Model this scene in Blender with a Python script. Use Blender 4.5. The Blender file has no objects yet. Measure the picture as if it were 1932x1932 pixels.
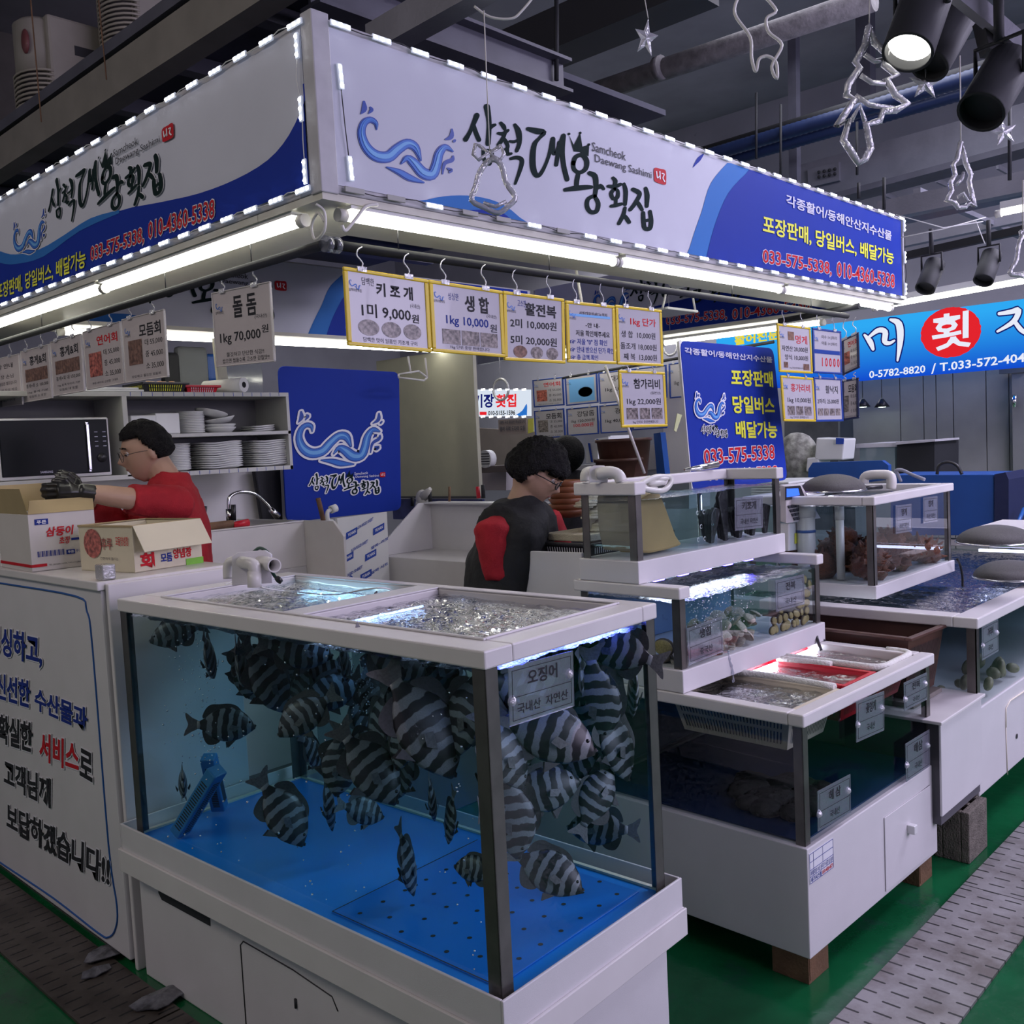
import bpy, bmesh, math, random
from math import sin, cos, pi, radians as RD
from mathutils import Vector, Matrix, noise
random.seed(7)
SC = bpy.context.scene
COL = SC.collection
V = Vector
# ------------------------------------------------------------------ camera
FPX = 1815.65
ROT = ((0.68686, -0.72510, -0.04949), (0.08435, 0.01190, 0.99637), (0.72188, 0.68854, -0.06934))
CAM = V((0, 0, 1.6))
cd = bpy.data.cameras.new('camera'); cam = bpy.data.objects.new('camera', cd); COL.objects.link(cam)
cd.sensor_width = 36; cd.sensor_fit = 'HORIZONTAL'; cd.lens = FPX / 1932 * 36; cd.clip_start = 0.02; cd.clip_end = 100
r_, u_, f_ = [V(a) for a in ROT]
cam.matrix_world = Matrix(((r_.x, u_.x, -f_.x, CAM.x), (r_.y, u_.y, -f_.y, CAM.y), (r_.z, u_.z, -f_.z, CAM.z), (0, 0, 0, 1)))
SC.camera = cam
def ray(px, py): return r_ * ((px - 966) / FPX) - u_ * ((py - 966) / FPX) + f_
def at(px, py, d): return CAM + ray(px, py) * d
def on(i, px, py, val):
    d = ray(px, py); t = (val - CAM[i]) / d[i]; return CAM + d * t
def onX(px, py, v): return on(0, px, py, v)
def onY(px, py, v): return on(1, px, py, v)
def onZ(px, py, v): return on(2, px, py, v)
# ------------------------------------------------------------------ world and light
w = bpy.data.worlds.new('world'); SC.world = w; w.use_nodes = True
w.node_tree.nodes['Background'].inputs[0].default_value = (0.42, 0.40, 0.50, 1)
w.node_tree.nodes['Background'].inputs[1].default_value = 0.42
def area(name, loc, rot, sx, sy, e, col):
    l = bpy.data.lights.new(name, 'AREA'); l.shape = 'RECTANGLE'; l.size = sx; l.size_y = sy; l.energy = e; l.color = col
    o = bpy.data.objects.new(name, l); o.location = loc; o.rotation_euler = rot; COL.objects.link(o)
    return o
area('aisle_lamp', (4.0, -2.6, 2.5), (RD(75), 0, 0), 5.0, 2.6, 190, (0.78, 0.70, 1.0))
area('aisle_lamp', (7.0, 0.0, 4.3), (RD(12), 0, 0), 3.0, 1.0, 190, (0.80, 0.75, 1.0))
area('hall_lamp', (-1.8, 3.2, 4.2), (0, RD(-30), 0), 1.0, 4.0, 45, (1.0, 0.90, 0.82))
area('hall_lamp', (9.0, 7.5, 4.2), (0, 0, 0), 3.0, 3.0, 120, (0.95, 0.95, 1.0))
area('hall_lamp', (6.6, 2.0, 4.6), (0, 0, 0), 1.5, 3.0, 70, (0.9, 0.9, 1.0))
SC.view_settings.view_transform = 'Standard'; SC.view_settings.look = 'None'
SC.view_settings.exposure = 0.0; SC.view_settings.gamma = 1.0; SC.view_settings.use_curve_mapping = False
cy = SC.cycles; cy.max_bounces = 5; cy.transparent_max_bounces = 20; cy.diffuse_bounces = 2; cy.glossy_bounces = 3
cy.transmission_bounces = 4; cy.volume_bounces = 0; cy.caustics_reflective = False; cy.caustics_refractive = False
cy.sample_clamp_indirect = 4.0; cy.use_denoising = True; cy.use_adaptive_sampling = True; cy.adaptive_threshold = 0.03; cy.adaptive_min_samples = 12
# ------------------------------------------------------------------ materials
def nodes(name):
    m = bpy.data.materials.new(name); m.use_nodes = True; nt = m.node_tree
    return m, nt, nt.nodes, nt.links, nt.nodes['Principled BSDF']
def mat(name, col, rough=0.5, metal=0.0, em=0.0, emcol=None, var=0.06, scale=6.0, bump=0.0, bscale=80.0, dirt=None, spec=0.5, coat=0.0):
    m, nt, N, L, b = nodes(name)
    c = (*col, 1)
    b.inputs['Base Color'].default_value = c; b.inputs['Roughness'].default_value = rough; b.inputs['Metallic'].default_value = metal
    b.inputs['Specular IOR Level'].default_value = spec; b.inputs['Coat Weight'].default_value = coat
    if em:
        b.inputs['Emission Color'].default_value = (*(emcol or col), 1); b.inputs['Emission Strength'].default_value = em
    if var or bump or dirt:
        tc = N.new('ShaderNodeTexCoord')
    if var:
        n = N.new('ShaderNodeTexNoise'); n.inputs['Scale'].default_value = scale; n.inputs['Detail'].default_value = 5
        L.new(tc.outputs['Object'], n.inputs['Vector'])
        r = N.new('ShaderNodeValToRGB'); r.color_ramp.elements[0].position = .3; r.color_ramp.elements[1].position = .7
        r.color_ramp.elements[0].color = (*[max(0, x * (1 - var)) for x in col], 1); r.color_ramp.elements[1].color = (*[min(1, x * (1 + var)) for x in col], 1)
        L.new(n.outputs['Fac'], r.inputs[0]); out = r.outputs[0]
        if dirt:
            n2 = N.new('ShaderNodeTexNoise'); n2.inputs['Scale'].default_value = dirt[1]; n2.inputs['Detail'].default_value = 8; n2.inputs['Roughness'].default_value = .7
            L.new(tc.outputs['Object'], n2.inputs['Vector'])
            r2 = N.new('ShaderNodeValToRGB'); r2.color_ramp.elements[0].position = dirt[2]; r2.color_ramp.elements[1].position = dirt[2] + .14
            L.new(n2.outputs['Fac'], r2.inputs[0])
            mx = N.new('ShaderNodeMixRGB'); mx.inputs[2].default_value = (*dirt[0], 1)
            L.new(r2.outputs[0], mx.inputs[0]); L.new(out, mx.inputs[1]); out = mx.outputs[0]
        L.new(out, b.inputs['Base Color'])
    if bump:
        n = N.new('ShaderNodeTexNoise'); n.inputs['Scale'].default_value = bscale; n.inputs['Detail'].default_value = 4
        L.new(tc.outputs['Object'], n.inputs['Vector'])
        bp = N.new('ShaderNodeBump'); bp.inputs['Strength'].default_value = bump; bp.inputs['Distance'].default_value = .01
        L.new(n.outputs['Fac'], bp.inputs['Height']); L.new(bp.outputs[0], b.inputs['Normal'])
    return m
def emat(name, col, s):
    m, nt, N, L, b = nodes(name); N.remove(b); e = N.new('ShaderNodeEmission'); e.inputs[0].default_value = (*col, 1); e.inputs[1].default_value = s
    L.new(e.outputs[0], N['Material Output'].inputs[0]); return m
def clear(name, tint, gloss=0.06, rough=0.02, bump=0.0, bscale=40, glosscol=(1, 1, 1), haze=None, dist=.01, f0=.0):
    """thin see-through sheet: tinted transparency with a fresnel reflection, optional milky haze"""
    m, nt, N, L, b = nodes(name); N.remove(b)
    t = N.new('ShaderNodeBsdfTransparent'); t.inputs[0].default_value = (*tint, 1)
    g = N.new('ShaderNodeBsdfGlossy'); g.inputs[0].default_value = (*glosscol, 1); g.inputs[1].default_value = rough
    fr = N.new('ShaderNodeLayerWeight'); fr.inputs[0].default_value = .25
    mt = N.new('ShaderNodeMath'); mt.operation = 'MULTIPLY_ADD'; mt.inputs[1].default_value = gloss * 4; mt.inputs[2].default_value = gloss * .5 + f0; mt.use_clamp = True
    L.new(fr.outputs['Fresnel'], mt.inputs[0])
    mx = N.new('ShaderNodeMixShader'); L.new(mt.outputs[0], mx.inputs[0]); L.new(g.outputs[0], mx.inputs[2])
    src = t.outputs[0]
    if haze:
        d = N.new('ShaderNodeBsdfDiffuse'); d.inputs[0].default_value = (*haze[0], 1)
        h = N.new('ShaderNodeMixShader'); h.inputs[0].default_value = haze[1]; L.new(t.outputs[0], h.inputs[1]); L.new(d.outputs[0], h.inputs[2]); src = h.outputs[0]
    L.new(src, mx.inputs[1])
    if bump:
        tc = N.new('ShaderNodeTexCoord'); n = N.new('ShaderNodeTexNoise'); n.inputs['Scale'].default_value = bscale; n.inputs['Detail'].default_value = 3; n.inputs['Distortion'].default_value = .6
        L.new(tc.outputs['Object'], n.inputs['Vector']); bp = N.new('ShaderNodeBump'); bp.inputs['Strength'].default_value = bump; bp.inputs['Distance'].default_value = dist
        L.new(n.outputs['Fac'], bp.inputs['Height']); L.new(bp.outputs[0], g.inputs['Normal']); L.new(bp.outputs[0], fr.inputs['Normal'])
    L.new(mx.outputs[0], N['Material Output'].inputs[0]); return m
M = {}
M['pvc'] = mat('white_pvc', (.70, .68, .69), .32, var=.03, bump=.08, bscale=500, dirt=((.50, .46, .42), 22, .70))
M['pvc2'] = mat('white_pvc_rim', (.74, .71, .70), .28, var=.04, dirt=((.55, .48, .42), 30, .68))
M['pvcedge'] = mat('cream_sealant', (.80, .74, .60), .5)
M['steel'] = mat('brushed_steel', (.17, .16, .15), .38, .8, var=.15, scale=14)
M['steeld'] = mat('dull_galvanised_steel', (.23, .23, .27), .5, .35, var=.12, scale=5, bump=.1, bscale=60)
M['chrome'] = mat('chrome', (.75, .75, .77), .12, 1.0, var=0)
M['black'] = mat('black_plastic', (.018, .018, .022), .35, var=.1)
M['dark'] = mat('dark_interior', (.03, .03, .035), .6)
M['blackm'] = mat('black_matt', (.015, .016, .02), .7)
M['white'] = mat('white_plastic', (.75, .75, .74), .4, var=.03)
M['whiteplate'] = mat('white_melamine', (.72, .73, .72), .25, var=.02)
M['pipe'] = mat('ivory_pvc_pipe', (.72, .70, .66), .3, var=.05)
M['blue'] = mat('blue_plastic', (.012, .09, .33), .4, var=.08)
M['bluecab'] = mat('blue_cabinet_paint', (.01, .07, .30), .45, var=.08)
M['yellow'] = mat('yellow_frame_plastic', (.72, .52, .02), .35, var=.05)
M['bluefr'] = mat('blue_frame_plastic', (.01, .05, .30), .35, var=.05)
M['clearfr'] = mat('clear_white_frame', (.62, .58, .58), .3, var=.05)
M['navyfr'] = mat('navy_frame_plastic', (.02, .03, .10), .35, var=.05)
M['red'] = mat('red_plastic', (.62, .01, .03), .35, var=.1)
M['brownpl'] = mat('brown_plastic', (.085, .035, .026), .42, var=.12, scale=12)
M['wood'] = mat('brown_timber', (.16, .085, .045), .7, var=.3, scale=10, bump=.3, bscale=90)
M['cinder'] = mat('concrete_block', (.17, .15, .125), .95, var=.25, scale=25, bump=.9, bscale=160)
M['card'] = mat('kraft_card', (.42, .32, .17), .8, var=.08)
M['cardw'] = mat('white_printed_card', (.62, .58, .55), .6, var=.03)
M['cardc'] = mat('cream_card', (.66, .60, .44), .65, var=.04)
M['cream'] = mat('cream_wall_panel', (.44, .43, .34), .6, var=.05, bump=.1, bscale=300)
M['shelf'] = mat('pale_speckled_laminate', (.55, .55, .53), .5, var=.05, dirt=((.10, .10, .12), 60, .66))
M['paper'] = mat('laminated_price_sheet', (.50, .48, .53), .25, var=.02, coat=.3)
M['paperp'] = mat('pink_tinted_price_sheet', (.56, .50, .50), .25, var=.02, coat=.3)
M['ink'] = mat('black_ink', (.03, .03, .035), .5, var=0, spec=.1)
M['inkg'] = mat('dark_green_black_ink', (.006, .018, .018), .7, var=0, spec=.1)
M['inkgrey'] = mat('grey_ink', (.07, .07, .085), .5, var=0, spec=.1)
M['inkb'] = mat('blue_ink', (.02, .04, .25), .5, var=0, spec=.1)
M['inkr'] = mat('red_ink', (.55, .02, .03), .5, var=0, spec=.1)
M['inky'] = mat('yellow_print', (.78, .78, .05), .5, var=0)
M['inkw'] = mat('white_print', (.80, .80, .85), .5, var=0)
M['inkl'] = mat('lilac_print', (.60, .60, .74), .5, var=0)
M['photo'] = mat('food_photo', (.22, .19, .18), .3, var=.8, scale=90)
M['photor'] = mat('salmon_photo', (.42, .12, .09), .3, var=.7, scale=80)
M['photob'] = mat('brown_photo', (.20, .11, .08), .3, var=.6, scale=70)
M['signw'] = mat('white_sign_vinyl', (.60, .61, .70), .6, var=.02, spec=.2)
M['signfr'] = mat('painted_sign_frame', (.46, .45, .48), .4, var=.08, scale=18)
M['navy'] = mat('royal_blue_print', (.010, .035, .33), .6, var=.02, spec=.15)
M['mid'] = mat('sky_blue_print', (.03, .17, .52), .6, var=.02, spec=.2)
M['wv1'] = mat('deep_blue_wave_print', (.012, .06, .38), .42, var=0)
M['wv2'] = mat('blue_wave_print', (.03, .17, .62), .42, var=0)
M['wv3'] = mat('pale_blue_wave_print', (.16, .42, .80), .42, var=0)
M['tube'] = emat('lit_fluorescent_tube', (1.0, .98, .84), 13)
M['tubef'] = emat('lit_far_tube', (1.0, .97, .86), 12)
M['led'] = emat('lit_led', (.93, .96, 1.0), 22)
M['ledoff'] = mat('dead_led_module', (.35, .35, .33), .4)
M['modul'] = mat('led_module_case', (.60, .62, .66), .3, em=.35, emcol=(.7, .78, 1.0), var=0)
M['ledblue'] = emat('lit_blue_white_led_bar', (.45, .50, 1.0), 14)
M['ledw'] = emat('lit_white_led_bar', (.75, .82, 1.0), 16)
M['acryl'] = clear('clear_ornament_acrylic', (.80, .80, .84), .40, .2, bump=.7, bscale=60, haze=((.85, .85, .92), .50))
M['film'] = clear('clear_plastic_sleeve', (.97, .97, .97), .05, .08, bump=.35, bscale=6)
M['acsheet'] = clear('clear_acrylic_label_sheet', (.78, .80, .85), .10, .08, haze=((.6, .62, .72), .16))
M['glass'] = clear('aquarium_glass', (.90, .96, .96), .05, .01)
M['glassd'] = clear('dark_aquarium_glass', (.74, .78, .79), .07, .02)
M['water'] = clear('rippling_water_surface', (.50, .58, .68), .40, .04, bump=.35, bscale=90, dist=.01, f0=.06)
M['waterf'] = clear('strongly_rippling_water', (.32, .38, .46), .42, .03, bump=.35, bscale=140, dist=.01, f0=.03)
M['bubble'] = clear('air_bubble', (.9, .95, 1), .5, .05, f0=.25, haze=((.8, .9, 1), .25))
def vol(name, absorb, dens, col=None):
    m, nt, N, L, b = nodes(name); N.remove(b)
    t = N.new('ShaderNodeBsdfTransparent'); L.new(t.outputs[0], N['Material Output'].inputs[0])
    a = N.new('ShaderNodeVolumeAbsorption'); a.inputs[0].default_value = (*absorb, 1); a.inputs[1].default_value = dens
    L.new(a.outputs[0], N['Material Output'].inputs[1]); return m
M['wvol'] = vol('clear_teal_water', (.18, .68, .74), 1.35)
M['wvold'] = vol('dark_teal_water', (.26, .36, .40), 2.2)
M['wvolc'] = vol('clean_water', (.40, .68, .90), .9)
def striped():
    m, nt, N, L, b = nodes('striped_fish_skin')
    tc = N.new('ShaderNodeTexCoord'); sp = N.new('ShaderNodeSeparateXYZ'); L.new(tc.outputs['Generated'], sp.inputs[0])
    n = N.new('ShaderNodeTexNoise'); n.inputs['Scale'].default_value = 3.0; L.new(tc.outputs['Generated'], n.inputs['Vector'])
    def mth(op, a, bb, c=None):
        q = N.new('ShaderNodeMath'); q.operation = op
        for i, s in enumerate((a, bb, c)):
            if s is None: continue
            if isinstance(s, (int, float)): q.inputs[i].default_value = s
            else: L.new(s, q.inputs[i])
        return q.outputs[0]
    zz = mth('SUBTRACT', sp.outputs['Z'], .5); z2 = mth('MULTIPLY', zz, zz)
    x = mth('ADD', sp.outputs['X'], mth('MULTIPLY', z2, .22)); x = mth('ADD', x, mth('MULTIPLY', n.outputs['Fac'], .12))
    s = mth('SINE', mth('MULTIPLY', x, 2 * pi * 6.0), 0)
    r = N.new('ShaderNodeValToRGB'); r.color_ramp.elements[0].position = .50; r.color_ramp.elements[1].position = .66
    r.color_ramp.elements[0].color = (.020, .020, .026, 1); r.color_ramp.elements[1].color = (.25, .27, .30, 1)
    L.new(mth('MULTIPLY_ADD', s, .5, .5), r.inputs[0])
    v = N.new('ShaderNodeTexVoronoi'); v.inputs['Scale'].default_value = 55; L.new(tc.outputs['Generated'], v.inputs['Vector'])
    mx = N.new('ShaderNodeMixRGB'); mx.blend_type = 'MULTIPLY'; mx.inputs[0].default_value = .3; L.new(r.outputs[0], mx.inputs[1]); L.new(v.outputs['Distance'], mx.inputs[2])
    L.new(mx.outputs[0], b.inputs['Base Color']); b.inputs['Roughness'].default_value = .38; return m
M['fish'] = striped()
M['fin'] = mat('grey_fin', (.13, .13, .14), .5, var=.3, scale=40)
M['finl'] = mat('dark_fin', (.045, .045, .05), .5, var=.3, scale=40)
M['eye'] = mat('fish_eye', (.01, .01, .012), .15, var=0)
def slotted(name, col, along, pitch, row, slot, dirtcol, rough=.4, metal=.5):
    """perforated drain plate; slots run along axis 1-along.. staggered rows"""
    m, nt, N, L, b = nodes(name)
    tc = N.new('ShaderNodeTexCoord'); sp = N.new('ShaderNodeSeparateXYZ'); L.new(tc.outputs['Object'], sp.inputs[0])
    def mth(op, a, bb=0, c=0):
        q = N.new('ShaderNodeMath'); q.operation = op
        for i, s in enumerate((a, bb, c)):
            if isinstance(s, (int, float)): q.inputs[i].default_value = s
            else: L.new(s, q.inputs[i])
        return q.outputs[0]
    a = sp.outputs['XYZ'[along]]; c = sp.outputs['XYZ'[1 - along]]
    rr = mth('DIVIDE', c, row); fl = mth('FLOOR', rr); par = mth('MODULO', mth('ABSOLUTE', fl), 2.0)
    aa = mth('ADD', mth('DIVIDE', a, pitch), mth('MULTIPLY', par, .5))
    da = mth('MULTIPLY', mth('ABSOLUTE', mth('SUBTRACT', mth('FRACT', aa), .5)), pitch)
    dc = mth('MULTIPLY', mth('ABSOLUTE', mth('SUBTRACT', mth('FRACT', rr), .5)), row)
    dc2 = mth('MAXIMUM', mth('SUBTRACT', dc, slot[1] / 2), 0.0)
    d = mth('SQRT', mth('ADD', mth('MULTIPLY', da, da), mth('MULTIPLY', dc2, dc2)))
    hole = mth('LESS_THAN', d, slot[0] / 2)
    n = N.new('ShaderNodeTexNoise'); n.inputs['Scale'].default_value = 5; n.inputs['Detail'].default_value = 9; n.inputs['Roughness'].default_value = .65; L.new(tc.outputs['Object'], n.inputs['Vector'])
    r = N.new('ShaderNodeValToRGB'); r.color_ramp.elements[0].position = .40; r.color_ramp.elements[1].position = .66
    r.color_ramp.elements[0].color = (*col, 1); r.color_ramp.elements[1].color = (*dirtcol, 1); L.new(n.outputs['Fac'], r.inputs[0])
    mx = N.new('ShaderNodeMixRGB'); L.new(hole, mx.inputs[0]); L.new(r.outputs[0], mx.inputs[1]); mx.inputs[2].default_value = (.004, .004, .004, 1)
    L.new(mx.outputs[0], b.inputs['Base Color']); b.inputs['Roughness'].default_value = rough
    L.new(mth('MULTIPLY', mth('SUBTRACT', 1.0, hole), metal), b.inputs['Metallic'])
    bp = N.new('ShaderNodeBump'); bp.inputs['Strength'].default_value = .8; bp.inputs['Distance'].default_value = .004; bp.invert = True
    L.new(hole, bp.inputs['Height']); L.new(bp.outputs[0], b.inputs['Normal'])
    return m
M['grate'] = slotted('slotted_steel_drain_cover', (.34, .33, .33), 0, .060, .078, (.008, .044), (.17, .15, .14))
M['grated'] = slotted('dirty_slotted_drain_cover', (.10, .085, .075), 1, .055, .078, (.008, .044), (.045, .035, .03), .35, .2)
def wetgreen():
    m = mat('wet_green_painted_floor', (.006, .105, .035), .16, var=.35, scale=2.5, bump=.35, bscale=9, dirt=((.02, .06, .045), 3, .55))
    return m
M['green'] = wetgreen()
# ------------------------------------------------------------------ mesh builder and scene helpers
W = {}
def wmat(o): return W.get(o.name, Matrix())
class MB:
    def __init__(s): s.v = []; s.f = []; s.sm = []
    def add(s, vs, fs, smooth=False):
        n = len(s.v); s.v += [V(p) for p in vs]; s.f += [tuple(i + n for i in f) for f in fs]; s.sm += [smooth] * len(fs); return s
    def box(s, a, b, T=None):
        x0, y0, z0 = a; x1, y1, z1 = b
        vs = [V(p) for p in ((x0, y0, z0), (x1, y0, z0), (x1, y1, z0), (x0, y1, z0), (x0, y0, z1), (x1, y0, z1), (x1, y1, z1), (x0, y1, z1))]
        if T: vs = [T @ p for p in vs]
        return s.add(vs, [(0, 3, 2, 1), (4, 5, 6, 7), (0, 1, 5, 4), (1, 2, 6, 5), (2, 3, 7, 6), (3, 0, 4, 7)])
    def tube(s, pts, r, seg=10, cap=True):
        pts = [V(p) for p in pts]; rs = r if isinstance(r, (list, tuple)) else [r] * len(pts)
        vs = []; prev = None
        for i, p in enumerate(pts):
            d = (pts[min(i + 1, len(pts) - 1)] - pts[max(i - 1, 0)]).normalized()
            if prev is None:
                a = d.cross(V((0, 0, 1)));  a = d.cross(V((1, 0, 0))) if a.length < .1 else a
            else: a = prev - d * prev.dot(d)
            a.normalize(); prev = a; b = d.cross(a)
            vs += [p + (a * cos(2 * pi * k / seg) + b * sin(2 * pi * k / seg)) * rs[i] for k in range(seg)]
        fs = [(i * seg + k, i * seg + (k + 1) % seg, (i + 1) * seg + (k + 1) % seg, (i + 1) * seg + k) for i in range(len(pts) - 1) for k in range(seg)]
        s.add(vs, fs, True)
        if cap:
            n = len(s.v) - len(vs); s.f += [tuple(n + k for k in range(seg))[::-1], tuple(n + (len(pts) - 1) * seg + k for k in range(seg))]; s.sm += [False, False]
        return s
    def pipe(s, pts, r, t=.004, seg=20):
        """open-ended hollow pipe"""
        s.tube(pts, r, seg, False); s.tube(pts, r - t, seg, False)
        n = len(s.v); m = len(pts) * seg
        for e in (0, len(pts) - 1):
            o = n - 2 * m + e * seg; i = n - m + e * seg
            for k in range(seg): s.f.append((o + k, o + (k + 1) % seg, i + (k + 1) % seg, i + k)); s.sm.append(False)
        return s
    def lathe(s, prof, c, seg=24, T=None):
        c = V(c); vs = [c + V((r * cos(2 * pi * k / seg), r * sin(2 * pi * k / seg), z)) for r, z in prof for k in range(seg)]
        if T: vs = [T @ p for p in vs]
        return s.add(vs, [(i * seg + k, i * seg + (k + 1) % seg, (i + 1) * seg + (k + 1) % seg, (i + 1) * seg + k) for i in range(len(prof) - 1) for k in range(seg)], True)
    def ball(s, c, r, seg=10, ring=7, sc=(1, 1, 1)):
        c = V(c); vs = [c + V((0, 0, -r * sc[2]))]
        for i in range(1, ring):
            a = -pi / 2 + pi * i / ring
            vs += [c + V((r * sc[0] * cos(a) * cos(2 * pi * k / seg), r * sc[1] * cos(a) * sin(2 * pi * k / seg), r * sc[2] * sin(a))) for k in range(seg)]
        vs.append(c + V((0, 0, r * sc[2]))); t = len(vs) - 1
        fs = [(0, 1 + (k + 1) % seg, 1 + k) for k in range(seg)] + [(t, t - seg + k, t - seg + (k + 1) % seg) for k in range(seg)]
        fs += [(1 + i * seg + k, 1 + i * seg + (k + 1) % seg, 1 + (i + 1) * seg + (k + 1) % seg, 1 + (i + 1) * seg + k) for i in range(ring - 2) for k in range(seg)]
        return s.add(vs, fs, True)
    def prism(s, poly, d):
        """closed outline (3D points) pushed by vector d"""
        n = len(poly); d = V(d); vs = [V(p) for p in poly] + [V(p) + d for p in poly]
        return s.add(vs, [tuple(range(n)), tuple(range(n, 2 * n))[::-1]] + [(i, i + n, (i + 1) % n + n, (i + 1) % n)[::-1] for i in range(n)])
    def build(s, name, m, parent=None, bevel=0, local=False):
        me = bpy.data.meshes.new(name); vs = s.v
        if parent is not None and not local:
            I = wmat(parent).inverted(); vs = [I @ p for p in vs]
        me.from_pydata([tuple(p) for p in vs], [], s.f); me.polygons.foreach_set('use_smooth', s.sm)
        if m is not None: me.materials.append(M[m] if isinstance(m, str) else m)
        me.update()
        bm = bmesh.new(); bm.from_mesh(me); bmesh.ops.recalc_face_normals(bm, faces=bm.faces); bm.to_mesh(me); bm.free()
        o = bpy.data.objects.new(name, me); COL.objects.link(o)
        if parent is not None:
            o.parent = parent; W[o.name] = wmat(parent)
        if bevel:
            md = o.modifiers.new('bevel', 'BEVEL'); md.width = bevel; md.segments = 2; md.limit_method = 'ANGLE'; md.angle_limit = .6
        return o
def tag(o, label=None, cat=None, group=None, kind=None):
    for k, v in (('label', label), ('category', cat), ('group', group), ('kind', kind)):
        if v: o[k] = v
    return o
def thing(name, label, cat, loc=(0, 0, 0), rz=0, group=None):
    o = bpy.data.objects.new(name, None); COL.objects.link(o); o.empty_display_size = .05
    o.location = loc; o.rotation_euler = (0, 0, rz); W[o.name] = Matrix.Translation(loc) @ Matrix.Rotation(rz, 4, 'Z')
    return tag(o, label, cat, group)
def struct(name, mb, m, bevel=0, label=None):
    o = mb.build(name, m, None, bevel); return tag(o, kind='structure', label=label)
def copy_tree(o, loc=None, rot=None, label=None, scale=None, parent=None):
    c = o.copy(); COL.objects.link(c)
    if parent: c.parent = parent
    if loc is not None: c.location = loc
    if rot is not None: c.rotation_euler = rot
    if scale is not None: c.scale = scale
    if label: c['label'] = label
    for ch in list(o.children): copy_tree(ch, parent=c)
    return c
# ------------------------------------------------------------------ lettering and flat artwork
GC = {}; OLD = []; TS = bpy.data.scenes.new('type_setting')
def glyphs(body, weight, shear=0.0):
    k = (body, weight, shear)
    if k in GC: return GC[k]
    cu = bpy.data.curves.new('t', 'FONT'); cu.body = body; cu.size = 1; cu.offset = weight; cu.resolution_u = 2; cu.shear = shear; cu.align_x = 'CENTER'; cu.space_line = .95
    o = bpy.data.objects.new('t', cu); TS.collection.objects.link(o); vl = TS.view_layers[0]; vl.update(); dg = vl.depsgraph
    me = bpy.data.meshes.new_from_object(o.evaluated_get(dg)); vs = [v.co.copy() for v in me.vertices]; fs = [tuple(p.vertices) for p in me.polygons]
    bpy.data.meshes.remove(me); TS.collection.objects.unlink(o); OLD.append((o, cu))
    GC[k] = (vs, fs); return GC[k]
def letter(mb, body, P0, P1, P2, weight=.0, out=.0015, ref=None, shear=0.0):
    """fits the lettering to the parallelogram bottom-left P0, bottom-right P1, top-left P2"""
    vs, fs = glyphs(body, weight, shear); rv = glyphs(body, ref, shear)[0] if ref is not None else vs
    if not vs: return
    x0 = min(v.x for v in rv); x1 = max(v.x for v in rv); y0 = min(v.y for v in rv); y1 = max(v.y for v in rv)
    P0, P1, P2 = V(P0), V(P1), V(P2); U = (P1 - P0) / (x1 - x0); T = (P2 - P0) / max(y1 - y0, 1e-6)
    n = (P1 - P0).cross(P2 - P0).normalized() * out
    mb.add([P0 + U * (v.x - x0) + T * (v.y - y0) + n for v in vs], fs)
def spline(pts, closed=False, k=5):
    pts = [tuple(p) for p in pts]; n = len(pts); o = []
    rng = range(n) if closed else range(n - 1)
    for i in rng:
        a, b, c, d = [pts[(i + j) % n] if closed else pts[min(max(i + j, 0), n - 1)] for j in (-1, 0, 1, 2)]
        for q in range(k):
            t = q / k
            o.append(tuple(.5 * (2 * B + (C - A) * t + (2 * A - 5 * B + 4 * C - D) * t * t + (3 * B - A - 3 * C + D) * t ** 3) for A, B, C, D in zip(a, b, c, d)))
    if not closed: o.append(pts[-1])
    return o
def brush(mb, pts, fn, grow=0.0):
    """pts: (x, y, halfwidth) in artwork units; fn maps artwork xy to 3D"""
    p = spline(pts, k=4); n = len(p); vs = []
    for i in range(n):
        a = p[max(i - 1, 0)]; b = p[min(i + 1, n - 1)]; dx, dy = b[0] - a[0], b[1] - a[1]; l = math.hypot(dx, dy) or 1
        w_ = p[i][2] + grow; vs += [fn(p[i][0] - dy / l * w_, p[i][1] + dx / l * w_), fn(p[i][0] + dy / l * w_, p[i][1] - dx / l * w_)]
    mb.add(vs, [(2 * i, 2 * i + 1, 2 * i + 3, 2 * i + 2) for i in range(n - 1)])
    for e, q in ((0, 1), (n - 1, n - 2)):
        w_ = p[e][2] + grow; c = p[e]; ang = math.atan2(c[1] - p[q][1], c[0] - p[q][0])
        arc = [fn(c[0] + w_ * cos(ang + t), c[1] + w_ * sin(ang + t)) for t in [(-90 + 30 * k) * pi / 180 for k in range(7)]]
        mb.add(arc, [tuple(range(7))])
def shape(mb, pts, fn, smooth=True, k=4):
    p = spline(pts, True, k) if smooth else pts
    mb.add([fn(x, y) for x, y in p], [tuple(range(len(p)))])
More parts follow.
